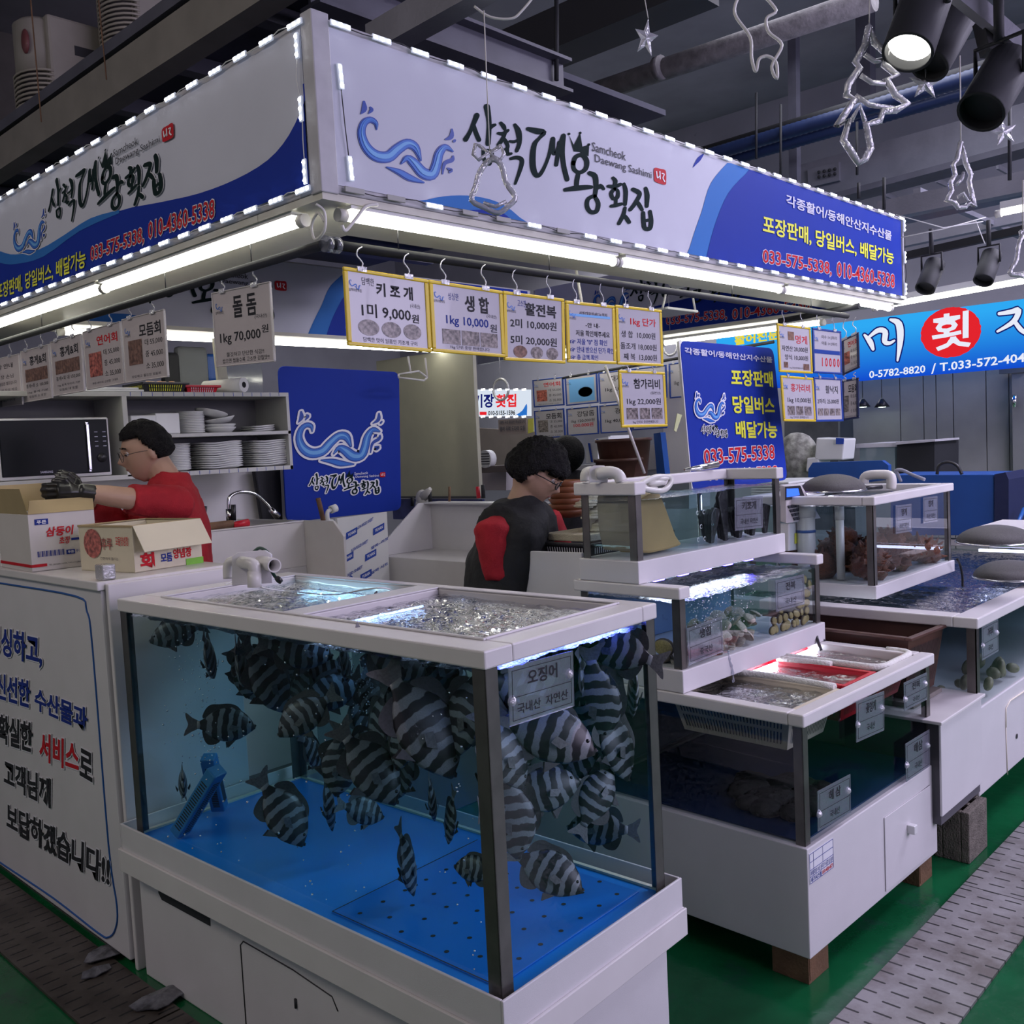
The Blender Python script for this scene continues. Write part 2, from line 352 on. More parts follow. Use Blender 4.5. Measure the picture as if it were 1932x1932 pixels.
# ================================================================== THE SETTING
b = MB(); b.box((-6, -8, -.05), (16, 16, 0)); struct('floor', b, 'green')
b = MB(); b.box((1.27, 3.1, .001), (8, 12, .004)); struct('trim_1', b, mat('grey_stall_floor', (.10, .10, .10), .35), label='grey floor inside the stall')
b = MB(); b.box((-2, .885, .001), (3.36, 1.145, .010)); b.box((3.365, .885, .001), (9, 1.145, .010))
tag(b.build('drain_cover', 'grate'), 'long slotted steel drain cover in the green floor beside the white cabinets', 'drain cover')
gl = onZ(0, 1800, 0).x
b = MB(); b.box((gl, 2.62, .001), (1.24, 9, .010)); b.box((gl, 1.6, .001), (1.24, 2.612, .010))
tag(b.build('drain_cover', 'grated'), 'dirty dark slotted drain cover at the foot of the lettered counter', 'drain cover')
b = MB(); b.box((-4, -8, 5.6), (16, 16, 5.7)); struct('ceiling', b, mat('grey_painted_ceiling', (.36, .35, .40), .8, var=.15, scale=1.5))
wallm = mat('grey_upper_wall', (.38, .37, .42), .8, var=.12, scale=1.2, dirt=((.12, .12, .13), 3, .66))
b = MB(); b.box((11.0, -6, 0), (11.2, 16, 5.6)); struct('wall_right', b, wallm)
b = MB(); b.box((-4, 13, 0), (11, 13.2, 5.6)); struct('wall_back', b, wallm)
# grey panelled wall beside the lit shop sign
pan = mat('grey_wall_panelling', (.27, .27, .26), .55, var=.06)
b = MB(); x = 8.5
ys = [onX(px, 850, x).y for px in (1938, 1905, 1862, 1800, 1768, 1744, 1700, 1610)]
for i in range(len(ys) - 1): b.box((x, ys[i] + .004, 0), (x + .06, ys[i + 1] - .004, 2.35))
struct('wall_left', b, pan)
b = MB(); dy0, dy1 = onX(1932, 800, 8.4).y - 1.0, onX(1908, 800, 8.4).y; b.box((8.42, dy0, 0), (8.49, dy1, 2.0)); d = struct('door_1', b, mat('grey_steel_door', (.20, .205, .205), .5), bevel=.004)
b = MB(); b.tube([onX(1914, 745, 8.38), onX(1914, 768, 8.38)], .02, 8); b.build('door_latch', 'chrome', d)
# steelwork under the roof (all built where it hangs)
def beam(n, a, c, w_, h, m='steeld', flange=0.0, label=None):
    """beam between points a and c, section w x h, optional I-section flange"""
    a, c = V(a), V(c); d = (c - a); L_ = d.length; R_ = d.to_track_quat('X', 'Z').to_matrix().to_4x4(); T = Matrix.Translation(a) @ R_
    b = MB()
    if flange:
        b.box((0, -w_ / 2, -h / 2), (L_, w_ / 2, -h / 2 + flange), T); b.box((0, -w_ / 2, h / 2 - flange), (L_, w_ / 2, h / 2), T); b.box((0, -flange / 2, -h / 2 + flange), (L_, flange / 2, h / 2 - flange), T)
    else: b.box((0, -w_ / 2, -h / 2), (L_, w_ / 2, h / 2), T)
    return struct('trim_%d' % n, b, m, label=label)
beamg = mat('grey_painted_beam', (.20, .185, .165), .6, var=.12, scale=6)
beamd = mat('dark_painted_beam', (.075, .075, .10), .5, var=.2, scale=6)
# mezzanine edge above the left sign
beam(2, (2.02, 2.75, 3.27), (2.02, 9.5, 3.27), .10, .16, beamg)
beam(3, (2.02, 2.75, 3.39), (2.02, 9.5, 3.39), .12, .05, beamd)
b = MB(); b.box((2.07, 3.0, 3.33), (4.5, 9.5, 3.36)); struct('trim_4', b, mat('dark_deck_underside', (.055, .057, .085), .7, var=.2, scale=4))
for k in range(9): beam(5 + k, (2.1, 3.25 + k * .62, 3.29), (4.4, 3.25 + k * .62, 3.29), .07, .07, beamd)
beam(14, (2.1, 2.86, 3.24), (3.47, 2.86, 3.24), .12, .15, beamd, .014)
beam(15, onZ(710, 80, 3.05), onZ(1010, -90, 3.05), .09, .10, 'steeld')
# big dark duct and pipes crossing
beam(16, onZ(975, 105, 3.9), onZ(1330, -45, 3.9), .26, .22, mat('black_ductwork', (.018, .018, .024), .55))
x = onZ(1100, 185, 4.2)
b = MB(); b.tube([onZ(1085, 187, 4.2), onZ(1650, -3, 4.2)], .075, 14); b.tube([onZ(1240, 130, 4.2), onZ(1250, 126, 4.2)], .083, 14)
tag(b.build('ceiling_pipe', mat('grey_insulated_pipe', (.16, .15, .16), .7, var=.3, scale=14, bump=.4, bscale=40)), 'thick grey lagged pipe running below the ceiling behind the right sign', 'pipe')
cor = mat('dark_blue_corrugated_hose', (.012, .025, .085), .45, var=.1)
def hose(name, px, z, r, label, step=.022):
    a, c = onZ(*px[0], z), onZ(*px[1], z); n = int((c - a).length / step); b = MB()
    b.tube([a.lerp(c, i / n) for i in range(n + 1)], [r * (1 + .10 * (i % 2)) for i in range(n + 1)], 12); tag(b.build(name, cor), label, 'hose')
hose('corrugated_hose', ((1320, 298), (1960, 108)), 3.9, .050, 'upper dark blue corrugated hose sloping across behind the clear tree ornament')
hose('corrugated_hose', ((1325, 318), (1960, 135)), 3.9, .045, 'lower dark blue corrugated hose, directly under its twin')
b = MB(); b.tube([onZ(1300, 296, 4.0), onZ(1960, 96, 4.0)], .05, 12); tag(b.build('ceiling_pipe', 'blackm'), 'black pipe running just above the corrugated hoses', 'pipe')
for n, (px, py0, py1, x, w_, m) in enumerate(((1497, 50, 345, 7.5, .07, beamd), (1632, -5, 230, 8.3, .12, beamd))):
    p, q = onX(px, py0, x), onX(px + 3, py1, x); beam(20 + n, p, q, w_, w_, m)
for n, (px, py0, py1, x) in enumerate(((1427, 175, 300, 7.0), (1473, 197, 335, 7.0), (1050, -5, 152, 3.4), (1620, 345, 375, 6), (1668, 335, 395, 6), (1905, 190, 340, 6), (1617, 230, 330, 7))):
    b = MB(); b.tube([onX(px, py0, x), onX(px, py1, x)], .011, 6)
    tag(b.build('threaded_rod', 'blackm'), ('thin black threaded rod hanging left of the dark post', 'thin black threaded rod just right of its neighbour, under the grey pipe', 'threaded rod holding the end of the dark I-beam over the right sign', 'short threaded rod above the blue end of the right sign', 'short threaded rod right above the sign end', 'steel hanger rod at the far right above the grey beam', 'thin rod behind the clear tree ornament')[n], 'rod')
# long steel channels over the back aisle
beam(30, onX(1500, 352, 9.0), onX(1990, 224, 9.0), .10, .36, 'steeld'); beam(31, onX(1520, 392, 8.6), onX(1990, 268, 8.6), .30, .05, beamd)
b = MB()
for i in range(6): b.box(*[tuple(q) for q in ((onX(1560, 385, 8.9) + V((0, -.02 - i * .50, -.02))), (onX(1560, 385, 8.9) + V((.5, .0 - i * .50, .02))))])
struct('trim_32', b, 'steeld')
beam(33, onX(1660, 400, 6.4), onX(1990, 333, 6.4), .10, .12, 'steeld'); beam(34, onX(1700, 412, 6.6), onX(1990, 350, 6.6), .24, .04, beamd)
beam(35, onZ(1730, 360, 3.1), onZ(1940, 452, 3.1), .045, .035, 'steeld'); beam(36, onX(1700, 485, 6.8), onX(1990, 420, 6.8), .05, .05, 'blackm')
beam(37, onX(1700, 458, 8.0), onX(1990, 396, 8.0), .08, .08, 'steeld')
beam(38, onX(1000, 600, 9.0), onX(1300, 540, 9.0), .1, .2, beamd); beam(39, onX(905, 680, 9.5), onX(1290, 610, 9.5), .1, .12, beamd)
b = MB(); b.box(tuple(onX(1523, 336, 8.94) - V((.03, .02, .10))), tuple(onX(1585, 316, 8.94) + V((.01, 0, .05)))); struct('trim_40', b, 'steeld')
b = MB()
for i in range(4):
    for j in range(2): p = onX(1545 + i * 10, 325 + j * 9 - i * 2, 8.88); b.ball(p, .016, 8, 5)
b.build('bolt_head', 'blackm').__setitem__('kind', 'structure')
# ================================================================== CANOPY with signs
XS, YS, XE, YB = 1.596, 2.17, 5.578, 5.0
ZB, ZT = 2.31, 2.773
def frame_box(name, a, c, label, cat, m='signfr'):
    t = thing(name, label, cat, ((a[0] + c[0]) / 2, (a[1] + c[1]) / 2, a[2])); b = MB(); b.box(a, c); b.build('sign_case', m, t, .004); return t
signR = frame_box('shop_sign', (XS, YS, ZB), (XE, YS + .10, ZT), 'long white and blue shop sign on the stall\'s right side, yellow lettering at far end', 'sign')
signL = frame_box('shop_sign', (XS, YS + .101, ZB), (XS + .10, 5.6, ZT), 'white and blue shop sign on the left stall side, phone numbers along foot', 'sign')
signB = frame_box('shop_sign', (XS + .12, YB, ZB - .0), (XE - .01, YB + .1, ZT), 'rear shop sign inside the stall, seen under the left sign', 'sign')
signE = frame_box('shop_sign', (XE - .0, YS + .11, 2.30), (XE + .10, YB - .02, 2.773), 'end shop sign seen under the right sign, tilted phone numbers on it', 'sign')
e = .003
def vinyl(par, P0, P1, P2):
    P0, P1, P2 = V(P0), V(P1), V(P2); n = (P1 - P0).cross(P2 - P0).normalized() * -.002
    b = MB(); b.prism([P0, P1, P1 + P2 - P0, P2], n); b.build('sign_face', 'signw', par)
fr = .022
vinyl(signR, (XS + .05, YS - e, ZB + fr), (XE - fr, YS - e, ZB + fr), (XS + .05, YS - e, ZT - fr))
vinyl(signL, (XS - e, 5.58, ZB + fr), (XS - e, YS + .05, ZB + fr), (XS - e, 5.58, ZT - fr))
vinyl(signB, (XS + .14, YB - e, ZB + .01), (XE - .02, YB - e, ZB + .01), (XS + .14, YB - e, ZT - .01))
vinyl(signE, (XE - e, YB - .04, 2.32), (XE - e, YS + .12, 2.32), (XE - e, YB - .04, ZT))
# ---- artwork shared by the signs, traced as strokes in artwork units
CALL = [[(868, 772, 11), (895, 725, 8), (930, 640, 12)], [(912, 690, 6), (925, 735, 9), (942, 775, 9)], [(985, 592, 14), (998, 680, 10), (992, 795, 11)], [(996, 720, 5), (1012, 700, 8), (1030, 692, 5)],
        [(965, 835, 6), (972, 885, 7), (1000, 905, 9)], [(965, 832, 5), (1010, 838, 7), (1012, 880, 6), (1000, 908, 7)],
        [(1062, 682, 6), (1078, 700, 9), (1084, 715, 6)], [(1048, 738, 5), (1075, 740, 8), (1102, 722, 5)], [(1088, 735, 5), (1072, 770, 8), (1050, 802, 8)], [(1078, 765, 5), (1092, 788, 8), (1102, 815, 5), (1080, 832, 6)],
        [(1140, 692, 6), (1160, 730, 13), (1165, 790, 9), (1150, 835, 7)], [(1112, 782, 4), (1135, 785, 6), (1158, 775, 4)], [(1100, 800, 5), (1098, 850, 8), (1120, 850, 4)], [(1118, 878, 6), (1150, 872, 8), (1178, 885, 9), (1172, 930, 8), (1142, 1016, 4)],
        [(1212, 714, 8), (1260, 726, 14), (1300, 734, 11), (1275, 765, 6), (1248, 800, 10), (1238, 870, 13), (1242, 935, 13), (1262, 972, 10), (1290, 950, 7), (1325, 870, 6), (1350, 770, 10)],
        [(1350, 770, 10), (1350, 835, 9), (1362, 850, 6), (1385, 800, 6), (1408, 752, 9)], [(1385, 790, 8), (1378, 850, 8), (1368, 912, 8)], [(1408, 752, 10), (1402, 840, 10), (1410, 920, 10), (1428, 992, 10)],
        [(1462, 905, 9), (1475, 870, 9), (1510, 858, 9), (1536, 890, 11), (1530, 935, 9), (1495, 955, 8), (1466, 935, 8), (1462, 900, 9)], [(1492, 955, 8), (1482, 1000, 10), (1480, 1042, 8)], [(1418, 1050, 8), (1470, 1042, 12), (1530, 1036, 11), (1562, 1035, 7)],
        [(1552, 958, 9), (1582, 975, 12), (1588, 1030, 10), (1582, 1080, 8)], [(1588, 1045, 7), (1612, 1030, 10), (1630, 1045, 5)], [(1582, 1082, 8), (1545, 1100, 8), (1538, 1140, 9), (1558, 1172, 9), (1590, 1168, 9), (1600, 1125, 9), (1580, 1085, 7)],
        [(1682, 985, 6), (1695, 1002, 9), (1690, 1020, 6)], [(1655, 1030, 6), (1690, 1032, 9), (1722, 1020, 7)], [(1690, 1045, 6), (1672, 1068, 8), (1682, 1098, 7), (1706, 1090, 8), (1708, 1056, 6), (1690, 1045, 6)], [(1672, 1140, 6), (1700, 1135, 8), (1728, 1128, 6)], [(1698, 1105, 6), (1696, 1132, 6)],
        [(1742, 1018, 6), (1752, 1060, 9), (1748, 1130, 7)], [(1748, 1150, 6), (1738, 1190, 8), (1714, 1236, 7)], [(1738, 1185, 5), (1755, 1205, 8), (1770, 1228, 8)],
        [(1792, 1048, 8), (1820, 1062, 10), (1828, 1080, 8), (1800, 1130, 8), (1776, 1160, 7)], [(1812, 1110, 5), (1828, 1135, 8), (1842, 1160, 6)], [(1862, 1042, 7), (1870, 1080, 10), (1868, 1140, 7)],
        [(1848, 1178, 8), (1850, 1225, 9), (1858, 1262, 9), (1885, 1262, 9), (1892, 1220, 9), (1886, 1170, 7)], [(1852, 1222, 6), (1888, 1215, 6)]]
CROWN = [(1436, 742), (1465, 805), (1500, 735), (1512, 812), (1550, 800), (1546, 866), (1500, 842), (1466, 838)]
WAVES = [[(376, 716, 4), (372, 682, 12), (340, 664, 17), (306, 684, 20), (293, 740, 22), (318, 812, 26), (372, 862, 30), (440, 868, 32), (492, 826, 30), (545, 796, 27), (592, 818, 22), (618, 886, 7)],
         [(512, 905, 5), (545, 876, 18), (585, 905, 26), (632, 956, 30), (682, 966, 30), (706, 915, 27), (722, 850, 24), (755, 815, 18), (796, 838, 5)],
         [(432, 926, 4), (500, 952, 16), (560, 985, 18), (636, 1010, 4)]]
DROPS = [[(290, 630, 3), (308, 605, 14), (306, 566, 6)], [(333, 628, 3), (348, 610, 10), (342, 596, 4)], [(756, 772, 3), (788, 758, 12), (792, 718, 5)], [(804, 782, 7), (808, 778, 6)], [(740, 962, 3), (752, 905, 9), (792, 886, 11), (798, 866, 5)], [(768, 932, 4), (786, 942, 10), (780, 952, 6)]]
ART0 = onY(580 + 868 / 2.927, 772 / 2.927, YS)
def artmap(O, U, k=1.0, kx=1.0, out=.004):
    """artwork unit -> metres on the right sign -> the given sign (origin O, reading direction U)"""
    O = V(O); U = V(U); n = U.cross(V((0, 0, 1))).normalized() * out
    def f(x, y, lift=0.0):
        p = onY(580 + x / 2.927, y / 2.927, YS) - ART0
        return O + U * (p.x * k * kx) + V((0, 0, p.z * k)) + n * (1 + lift)
    return f
def calligraphy(par, f, outline=0):
    if outline:
        b = MB(); g = lambda x, y: f(x, y, .0)
        for i, s in enumerate(CALL): brush(b, s, lambda x, y: f(x, y, .004 * i), outline)
        b.build('lettering_outline', 'inkw', par)
    b = MB(); g = lambda x, y: f(x, y, .4)
    for i, s in enumerate(CALL): brush(b, s, lambda x, y: f(x, y, .4 + .006 * i), 2.8)
    shape(b, CROWN, g, False)
    for x, y in ((1438, 742), (1500, 736), (1548, 800)): brush(b, [(x, y, 7), (x + 1, y, 7)], g)
    b.build('brush_lettering', 'inkg', par)
def waves(par, f, outline=0):
    if outline:
        b = MB()
        for i, s in enumerate(WAVES + DROPS): brush(b, s, lambda x, y: f(x, y, .01 * i), outline)
        b.build('wave_outline', 'inkw', par)
    for nm, m, g, l, src in (('wave_emblem', 'wv1', 1, .3, WAVES + DROPS), ('wave_fill', 'wv2', -6, .6, WAVES), ('wave_highlight', 'wv3', -19, .9, WAVES[:2])):
        b = MB()
        for i, s in enumerate(src):
            s2 = [(x, y - (3 if g < -10 else 0), max(w_ + g, .8)) for x, y, w_ in s]; brush(b, s2, lambda x, y, l=l: f(x, y, l + .012 * i))
        b.build(nm, m, par)
def subtext(par, f, m='inkgrey'):
    b = MB(); g = lambda x, y: f(x, y, .4)
    letter(b, 'Samcheok', g(1565, 835), g(1752, 890), g(1565, 785), .004, .0005)
    letter(b, 'Daewang Sashimi', g(1582, 908), g(1895, 1000), g(1580, 852), .004, .0005)
    b.build('small_lettering', m, par)
    b = MB(); shape(b, [(1910, 930), (1945, 935), (1972, 945), (1975, 1000), (1968, 1022), (1915, 1005), (1908, 980)], g); b.build('red_seal', 'inkr', par)
    b = MB()
    for s in ([(1920, 950, 3), (1925, 985, 3), (1935, 975, 2)], [(1938, 950, 3), (1940, 990, 3)], [(1950, 960, 3), (1962, 965, 3), (1955, 985, 3), (1965, 1005, 3)]): brush(b, s, lambda x, y: f(x, y, .8))
    b.build('seal_strokes', 'inkw', par)
# right sign: blue fields then print
U = (1, 0, 0); fR = artmap(ART0, U)
def field(par, name, m, pts, pl, val, lift, smooth=False):
    b = MB(); n = V((0, -1, 0)) if pl is onY else V((-1, 0, 0)); pp = spline(pts, True, 3) if smooth else pts
    b.add([pl(x, y, val) + n * lift for x, y in pp], [tuple(range(len(pp)))]); return b.build(name, m, par)
lt = onY(1370, 308, YS).x; zt, zb = ZT - fr, ZB + fr
def topx(px): return (px, None)
def curveR(name, m, pts, lift):
    """pts in photo pixels on the right sign; first/last run to the sign edges"""
    b = MB(); P = [onY(x, y, YS) for x, y in spline(pts, k=4)]; P = [V((p.x, YS - lift, min(max(p.z, zb), zt))) for p in P]
    return b, P
b, P = curveR('', '', [(1378, 300), (1340, 345), (1322, 400), (1308, 440), (1292, 492)], .0045)
P[0].z = zt; P[-1].z = zb; b.add(P + [V((XE - fr, YS - .0045, zb)), V((XE - fr, YS - .0045, zt))], [tuple(range(len(P) + 2))]); b.build('pale_blue_field', 'mid', signR)
b, P = curveR('', '', [(1412, 322), (1372, 365), (1345, 430), (1328, 498)], .0055)
P[0].z = zt; P[-1].z = zb; b.add([V((p.x, YS - .0055, p.z)) for p in P] + [V((XE - fr, YS - .0055, zb)), V((XE - fr, YS - .0055, zt))], [tuple(range(len(P) + 2))]); b.build('blue_field', 'navy', signR)
b, P = curveR('', '', [(778, 384), (835, 371), (895, 371), (950, 388), (1002, 432)], .0045)
P[0].z = zb; P[-1].z = zb; b.add(P, [tuple(range(len(P)))]); b.build('pale_blue_field', 'mid', signR)
b, P = curveR('', '', [(860, 402), (905, 396), (945, 402), (972, 424)], .0055)
P[0].z = zb; P[-1].z = zb; b.add([V((p.x, YS - .0055, p.z)) for p in P], [tuple(range(len(P)))]); b.build('blue_field', 'navy', signR)
b = MB(); shape(b, [(1307, 316), (1316, 298), (1328, 290), (1322, 302), (1314, 310)], lambda x, y: onY(x, y, YS - .0045)); b.build('blue_leaf', 'navy', signR)
calligraphy(signR, fR); waves(signR, fR); subtext(signR, fR)
def plate_text(par, pl, val, items, name='lettering'):
    """items: text, material, (bl, br, tl pixel corners), weight, outline weight/material"""
    for k, (t, m, q, wt, ow) in enumerate(items):
        P = [pl(x, y, val) for x, y in q]
        if ow: b = MB(); letter(b, t, *P, ow[0], .0022, ref=wt); b.build(name + '_outline', ow[1], par)
        b = MB(); letter(b, t, *P, wt, .0035); b.build(name, m, par)
pyR = YS - .005
plate_text(signR, onY, pyR, [('각종활어/동해안산지수산물', 'inkl', ((1482, 388), (1681, 455), (1482, 366)), .022, None),
    ('포장판매, 당일버스, 배달가능', 'inky', ((1438, 442), (1685, 502), (1438, 405)), .024, None),
    ('033-575-5338,', 'inkr', ((1438, 500), (1568, 522), (1438, 470)), .012, (.05, 'inkl')), ('010-4360-5338', 'inkr', ((1578, 522), (1687, 544), (1578, 493)), .012, (.05, 'inkl'))])
# left sign
def mapL(par):
    b = MB(); P = spline([(584, 152), (575, 190), (545, 255), (505, 302), (445, 338), (375, 365), (300, 382), (225, 398), (140, 440), (80, 480), (30, 492), (0, 490), (-60, 470)], k=3)
    P = [onX(x, y, XS - .0055) for x, y in P]; P = [V((p.x, p.y, min(max(p.z, zb), zt))) for p in P]
    b.add(P + [V((XS - .0055, P[-1].y, zb)), V((XS - .0055, YS + .05, zb)), V((XS - .0055, YS + .05, P[0].z))], [tuple(range(len(P) + 3))]); b.build('blue_field', 'navy', par)
    b = MB(); P = spline([(225, 396), (170, 412), (120, 444), (75, 470), (30, 480), (0, 474), (-60, 450)], k=3); Q = spline([(225, 402), (150, 436), (82, 484), (30, 498), (0, 496), (-60, 480)], k=3)
    b.add([onX(x, y, XS - .0065) for x, y in P + Q[::-1]], [tuple(range(len(P + Q)))]); b.build('pale_blue_band', 'mid', par)
mapL(signL)
aL = onX(97, 405, XS); bL = onX(311, 385, XS); aR = onY(580 + 868 / 2.927, 772 / 2.927, YS); bR = onY(580 + 1892 / 2.927, 1262 / 2.927, YS)
kL = (aL.y - bL.y) / (bR.x - aR.x)
fL = artmap((XS - .002, aL.y, onX(97, 392, XS).z), (0, -1, 0), 1.0, kL, .005)
# height scale of the left lettering measured separately
hL = (onX(312, 303, XS).z - onX(300, 392, XS).z) / (onY(1228, 350, YS).z - onY(1228, 436, YS).z)
fL = artmap((XS - .002, aL.y, onX(99, 396, XS).z), (0, -1, 0), hL, kL / hL, .005)
calligraphy(signL, fL, 6); subtext(signL, fL)
wa = onX(30, 470, XS); fW = artmap((XS - .002, onX(30, 420, XS).y + (ART0.x - onY(580 + 282 / 2.927, 250, YS).x) * kL * -1, onX(30, 470, XS).z + (onY(676, 238, YS).z * 0)), (0, -1, 0), hL, kL / hL, .005)
oy = onX(28, 440, XS).y; oz = onX(30, 455, XS).z
def fW(x, y, lift=0.0):
    p = onY(580 + x / 2.927, y / 2.927, YS) - onY(580 + 282 / 2.927, 740 / 2.927, YS)
    return V((XS - .007 - .002 * lift, oy - p.x * kL, oz + p.z * hL))
waves(signL, fW, 9)
plate_text(signL, onX, XS - .006, [('포장판매, 당일버스, 배달가능', 'inky', ((-4, 568), (163, 507), (-4, 536)), .020, None),
    ('033-575-5338,', 'inkr', ((172, 497), (273, 461), (172, 466)), .010, (.05, 'inkw')), ('010-4360-5338', 'inkr', ((281, 452), (406, 411), (281, 419)), .010, (.05, 'inkw'))])
# rear sign (seen under the left sign) : same artwork
sx = onY(525, 538, YB).x - (onY(1240, 330, YS).x - ART0.x); zo = onY(525, 538, YB).z - (onY(1240, 330, YS).z - ART0.z)
fB = artmap((sx, YB - .003, zo), U, 1.0, 1.0, .004); calligraphy(signB, fB); subtext(signB, fB); waves(signB, fB)
o_ = onY(1412, 322, YS).x - ART0.x + sx
def rearfield(m, pts, lift):
    b = MB(); P = [V((onY(x, y, YS).x - ART0.x + sx, YB - lift, min(max(onY(x, y, YS).z - ART0.z + zo, ZB + .01), ZT - .01))) for x, y in spline(pts, k=4)]
    P[0].z = ZT - .01; P[-1].z = ZB + .01; b.add(P + [V((XE - .05, YB - lift, ZB + .01)), V((XE - .05, YB - lift, ZT - .01))], [tuple(range(len(P) + 2))]); b.build('blue_field', m, signB)
rearfield('mid', [(1378, 300), (1340, 345), (1322, 400), (1308, 440), (1292, 492)], .0045); rearfield('navy', [(1412, 322), (1372, 365), (1345, 430), (1328, 498)], .0055)
b = MB(); P = [V((onY(x, y, YS).x - ART0.x + sx, YB - .0045, max(onY(x, y, YS).z - ART0.z + zo, ZB + .01))) for x, y in spline([(778, 384), (835, 371), (895, 371), (950, 388), (1002, 432)], k=4)]
b.add(P, [tuple(range(len(P)))]); b.build('blue_field', 'mid', signB)
b = MB(); P = [onX(x, y, XE - .006) for x, y in spline([(1000, 575), (1100, 586), (1180, 590), (1300, 562), (1420, 540), (1530, 505)], k=3)]
b.add(P + [V((XE - .006, YS + .13, P[-1].z)), V((XE - .006, YS + .13, 2.325)), V((XE - .006, YB - .04, 2.325)), V((XE - .006, YB - .04, P[0].z))], [tuple(range(len(P) + 4))]); b.build('blue_field', 'navy', signE)
plate_text(signE, onX, XE - .008, [('033-575-5338,', 'inkr', ((1257, 616), (1372, 604), (1257, 596)), .012, (.05, 'inkl')), ('010-4360-5338', 'inkr', ((1382, 603), (1528, 583), (1382, 583)), .012, (.05, 'inkl'))])
eo = onX(1192, 552, XE); kE = (onX(1192, 552, XE).y - onX(1395, 548, XE).y) / (bR.x - aR.x)
fE = artmap((XE - .004, eo.y, eo.z - .02), (0, -1, 0), kE, 1.0, .005); calligraphy(signE, fE); 
def fE2(x, y, lift=0.0):
    p = onY(580 + x / 2.927, y / 2.927, YS) - onY(580 + 282 / 2.927, 740 / 2.927, YS); q = onX(1122, 570, XE)
    return V((XE - .009 - .002 * lift, q.y - p.x * kE, q.z + p.z * kE))
waves(signE, fE2)
# corner post of the canopy
b = MB(); b.box((XS - .006, YS - .006, ZB - .004), (XS + .052, YS + .045, ZT + .012)); b.build('corner_post', 'signfr', signR, .003)
b = MB(); b.box((XE - .012, YS - .010, ZB), (XE + .004, YS, ZT)); b.build('edge_trim', 'signfr', signR)
# soffit boards with lamp battens
sof = mat('white_soffit_board', (.60, .58, .50), .4, var=.06)
b = MB(); b.box((XS, YS + .0, ZB - .022), (XE, YS + .32, ZB - .002)); struct('trim_41', b, sof); b = MB(); b.box((XS, YS + .322, ZB - .022), (XS + .32, 5.6, ZB - .002)); struct('trim_42', b, sof)
b = MB(); b.box((XS + .33, YB - .30, ZB - .03), (XE - .32, YB - .004, ZB - .01)); struct('trim_43', b, sof); b = MB(); b.box((XE - .30, YS + .33, 2.262), (XE - .01, YB - .01, 2.282)); struct('trim_44', b, sof)
def lamp(p, q, label, z=.0, r=.014, holder=True, m='tube', group=None):
    p, q = V(p), V(q); t = thing('fluorescent_lamp', label, 'light', tuple((p + q) / 2), group=group); d = (q - p).normalized(); s = V((-d.y, d.x, 0)) * .028
    b = MB(); P = [p + s, q + s, q - s, p - s]; b.prism([c + V((0, 0, .016)) for c in P], (0, 0, .034)); b.build('batten', 'white', t)
    b = MB(); b.tube([p, q], r, 12); b.build('tube', m, t)
    for c, k in ((p, -1), (q, 1)):
        b = MB(); b.tube([c + d * k * .001, c + d * k * .028], r * 1.35, 12); b.build('end_cap', 'pipe', t)
for k in range(3):
    x0 = XS + .10 + k * 1.27; lamp((x0, YS + .035, 2.262), (x0 + 1.225, YS + .035, 2.262), ('lit tube lamp under the right sign, next to the stall corner', 'lit tube lamp under the middle of the right sign', 'lit tube lamp under the blue far end of the right sign')[k])
for k in range(2):
    y0 = YS + .16 + k * 1.3; lamp((XS + .035, y0, 2.262), (XS + .035, y0 + 1.27, 2.262), ('lit tube lamp under the left sign, next to the stall corner', 'lit tube lamp under the left sign, at the left edge of the photo')[k])
for k in range(3): lamp((1.98 + k * 1.16, YB - .13, 2.262), (3.12 + k * 1.16, YB - .13, 2.262), ('lit tube lamp under the rear sign, behind the left price cards', 'lit tube lamp under the rear sign, above the blue wave board', 'lit tube lamp under the rear sign, ending above the far price boards')[k], m='tubef')
for k in range(2): lamp((XE - .10, 2.62 + k * 1.13, 2.232), (XE - .10, 3.74 + k * 1.1, 2.232), ('lit tube lamp under the end sign, right half', 'lit tube lamp under the end sign, left half')[k], m='tubef')
lamp(tuple(onX(1655, 580, 5.75)), tuple(onX(1935, 530, 5.75)), 'lit tube lamp on a batten above the bright blue shop sign', m='tubef')
lamp(tuple(onX(1890, 402, 5.2)), tuple(onX(1960, 388, 5.2)), 'lit batten lamp at the right edge of the photo below the star ornament', m='tubef')
for px in ((905, 655, 975, 645), (1150, 752, 1190, 750)): lamp(tuple(onX(px[0], px[1], 9.5)), tuple(onX(px[2], px[3], 9.5)), 'far lit tube lamp in the hall behind, ' + ('left' if px[0] < 1000 else 'right') + ' of the far lit sign', r=.03, m='tubef')
# dark inner roof of the stall
b = MB(); b.box((XS + .33, YS + .33, 2.80), (4.0, YB - .0, 2.82)); struct('trim_45', b, mat('dark_stall_roof', (.06, .06, .085), .7))
for k in range(3): beam(46 + k, (XS + .34, 2.9 + k * .75, 2.74), (4.0, 2.9 + k * .75, 2.74), .07, .05, beamd)
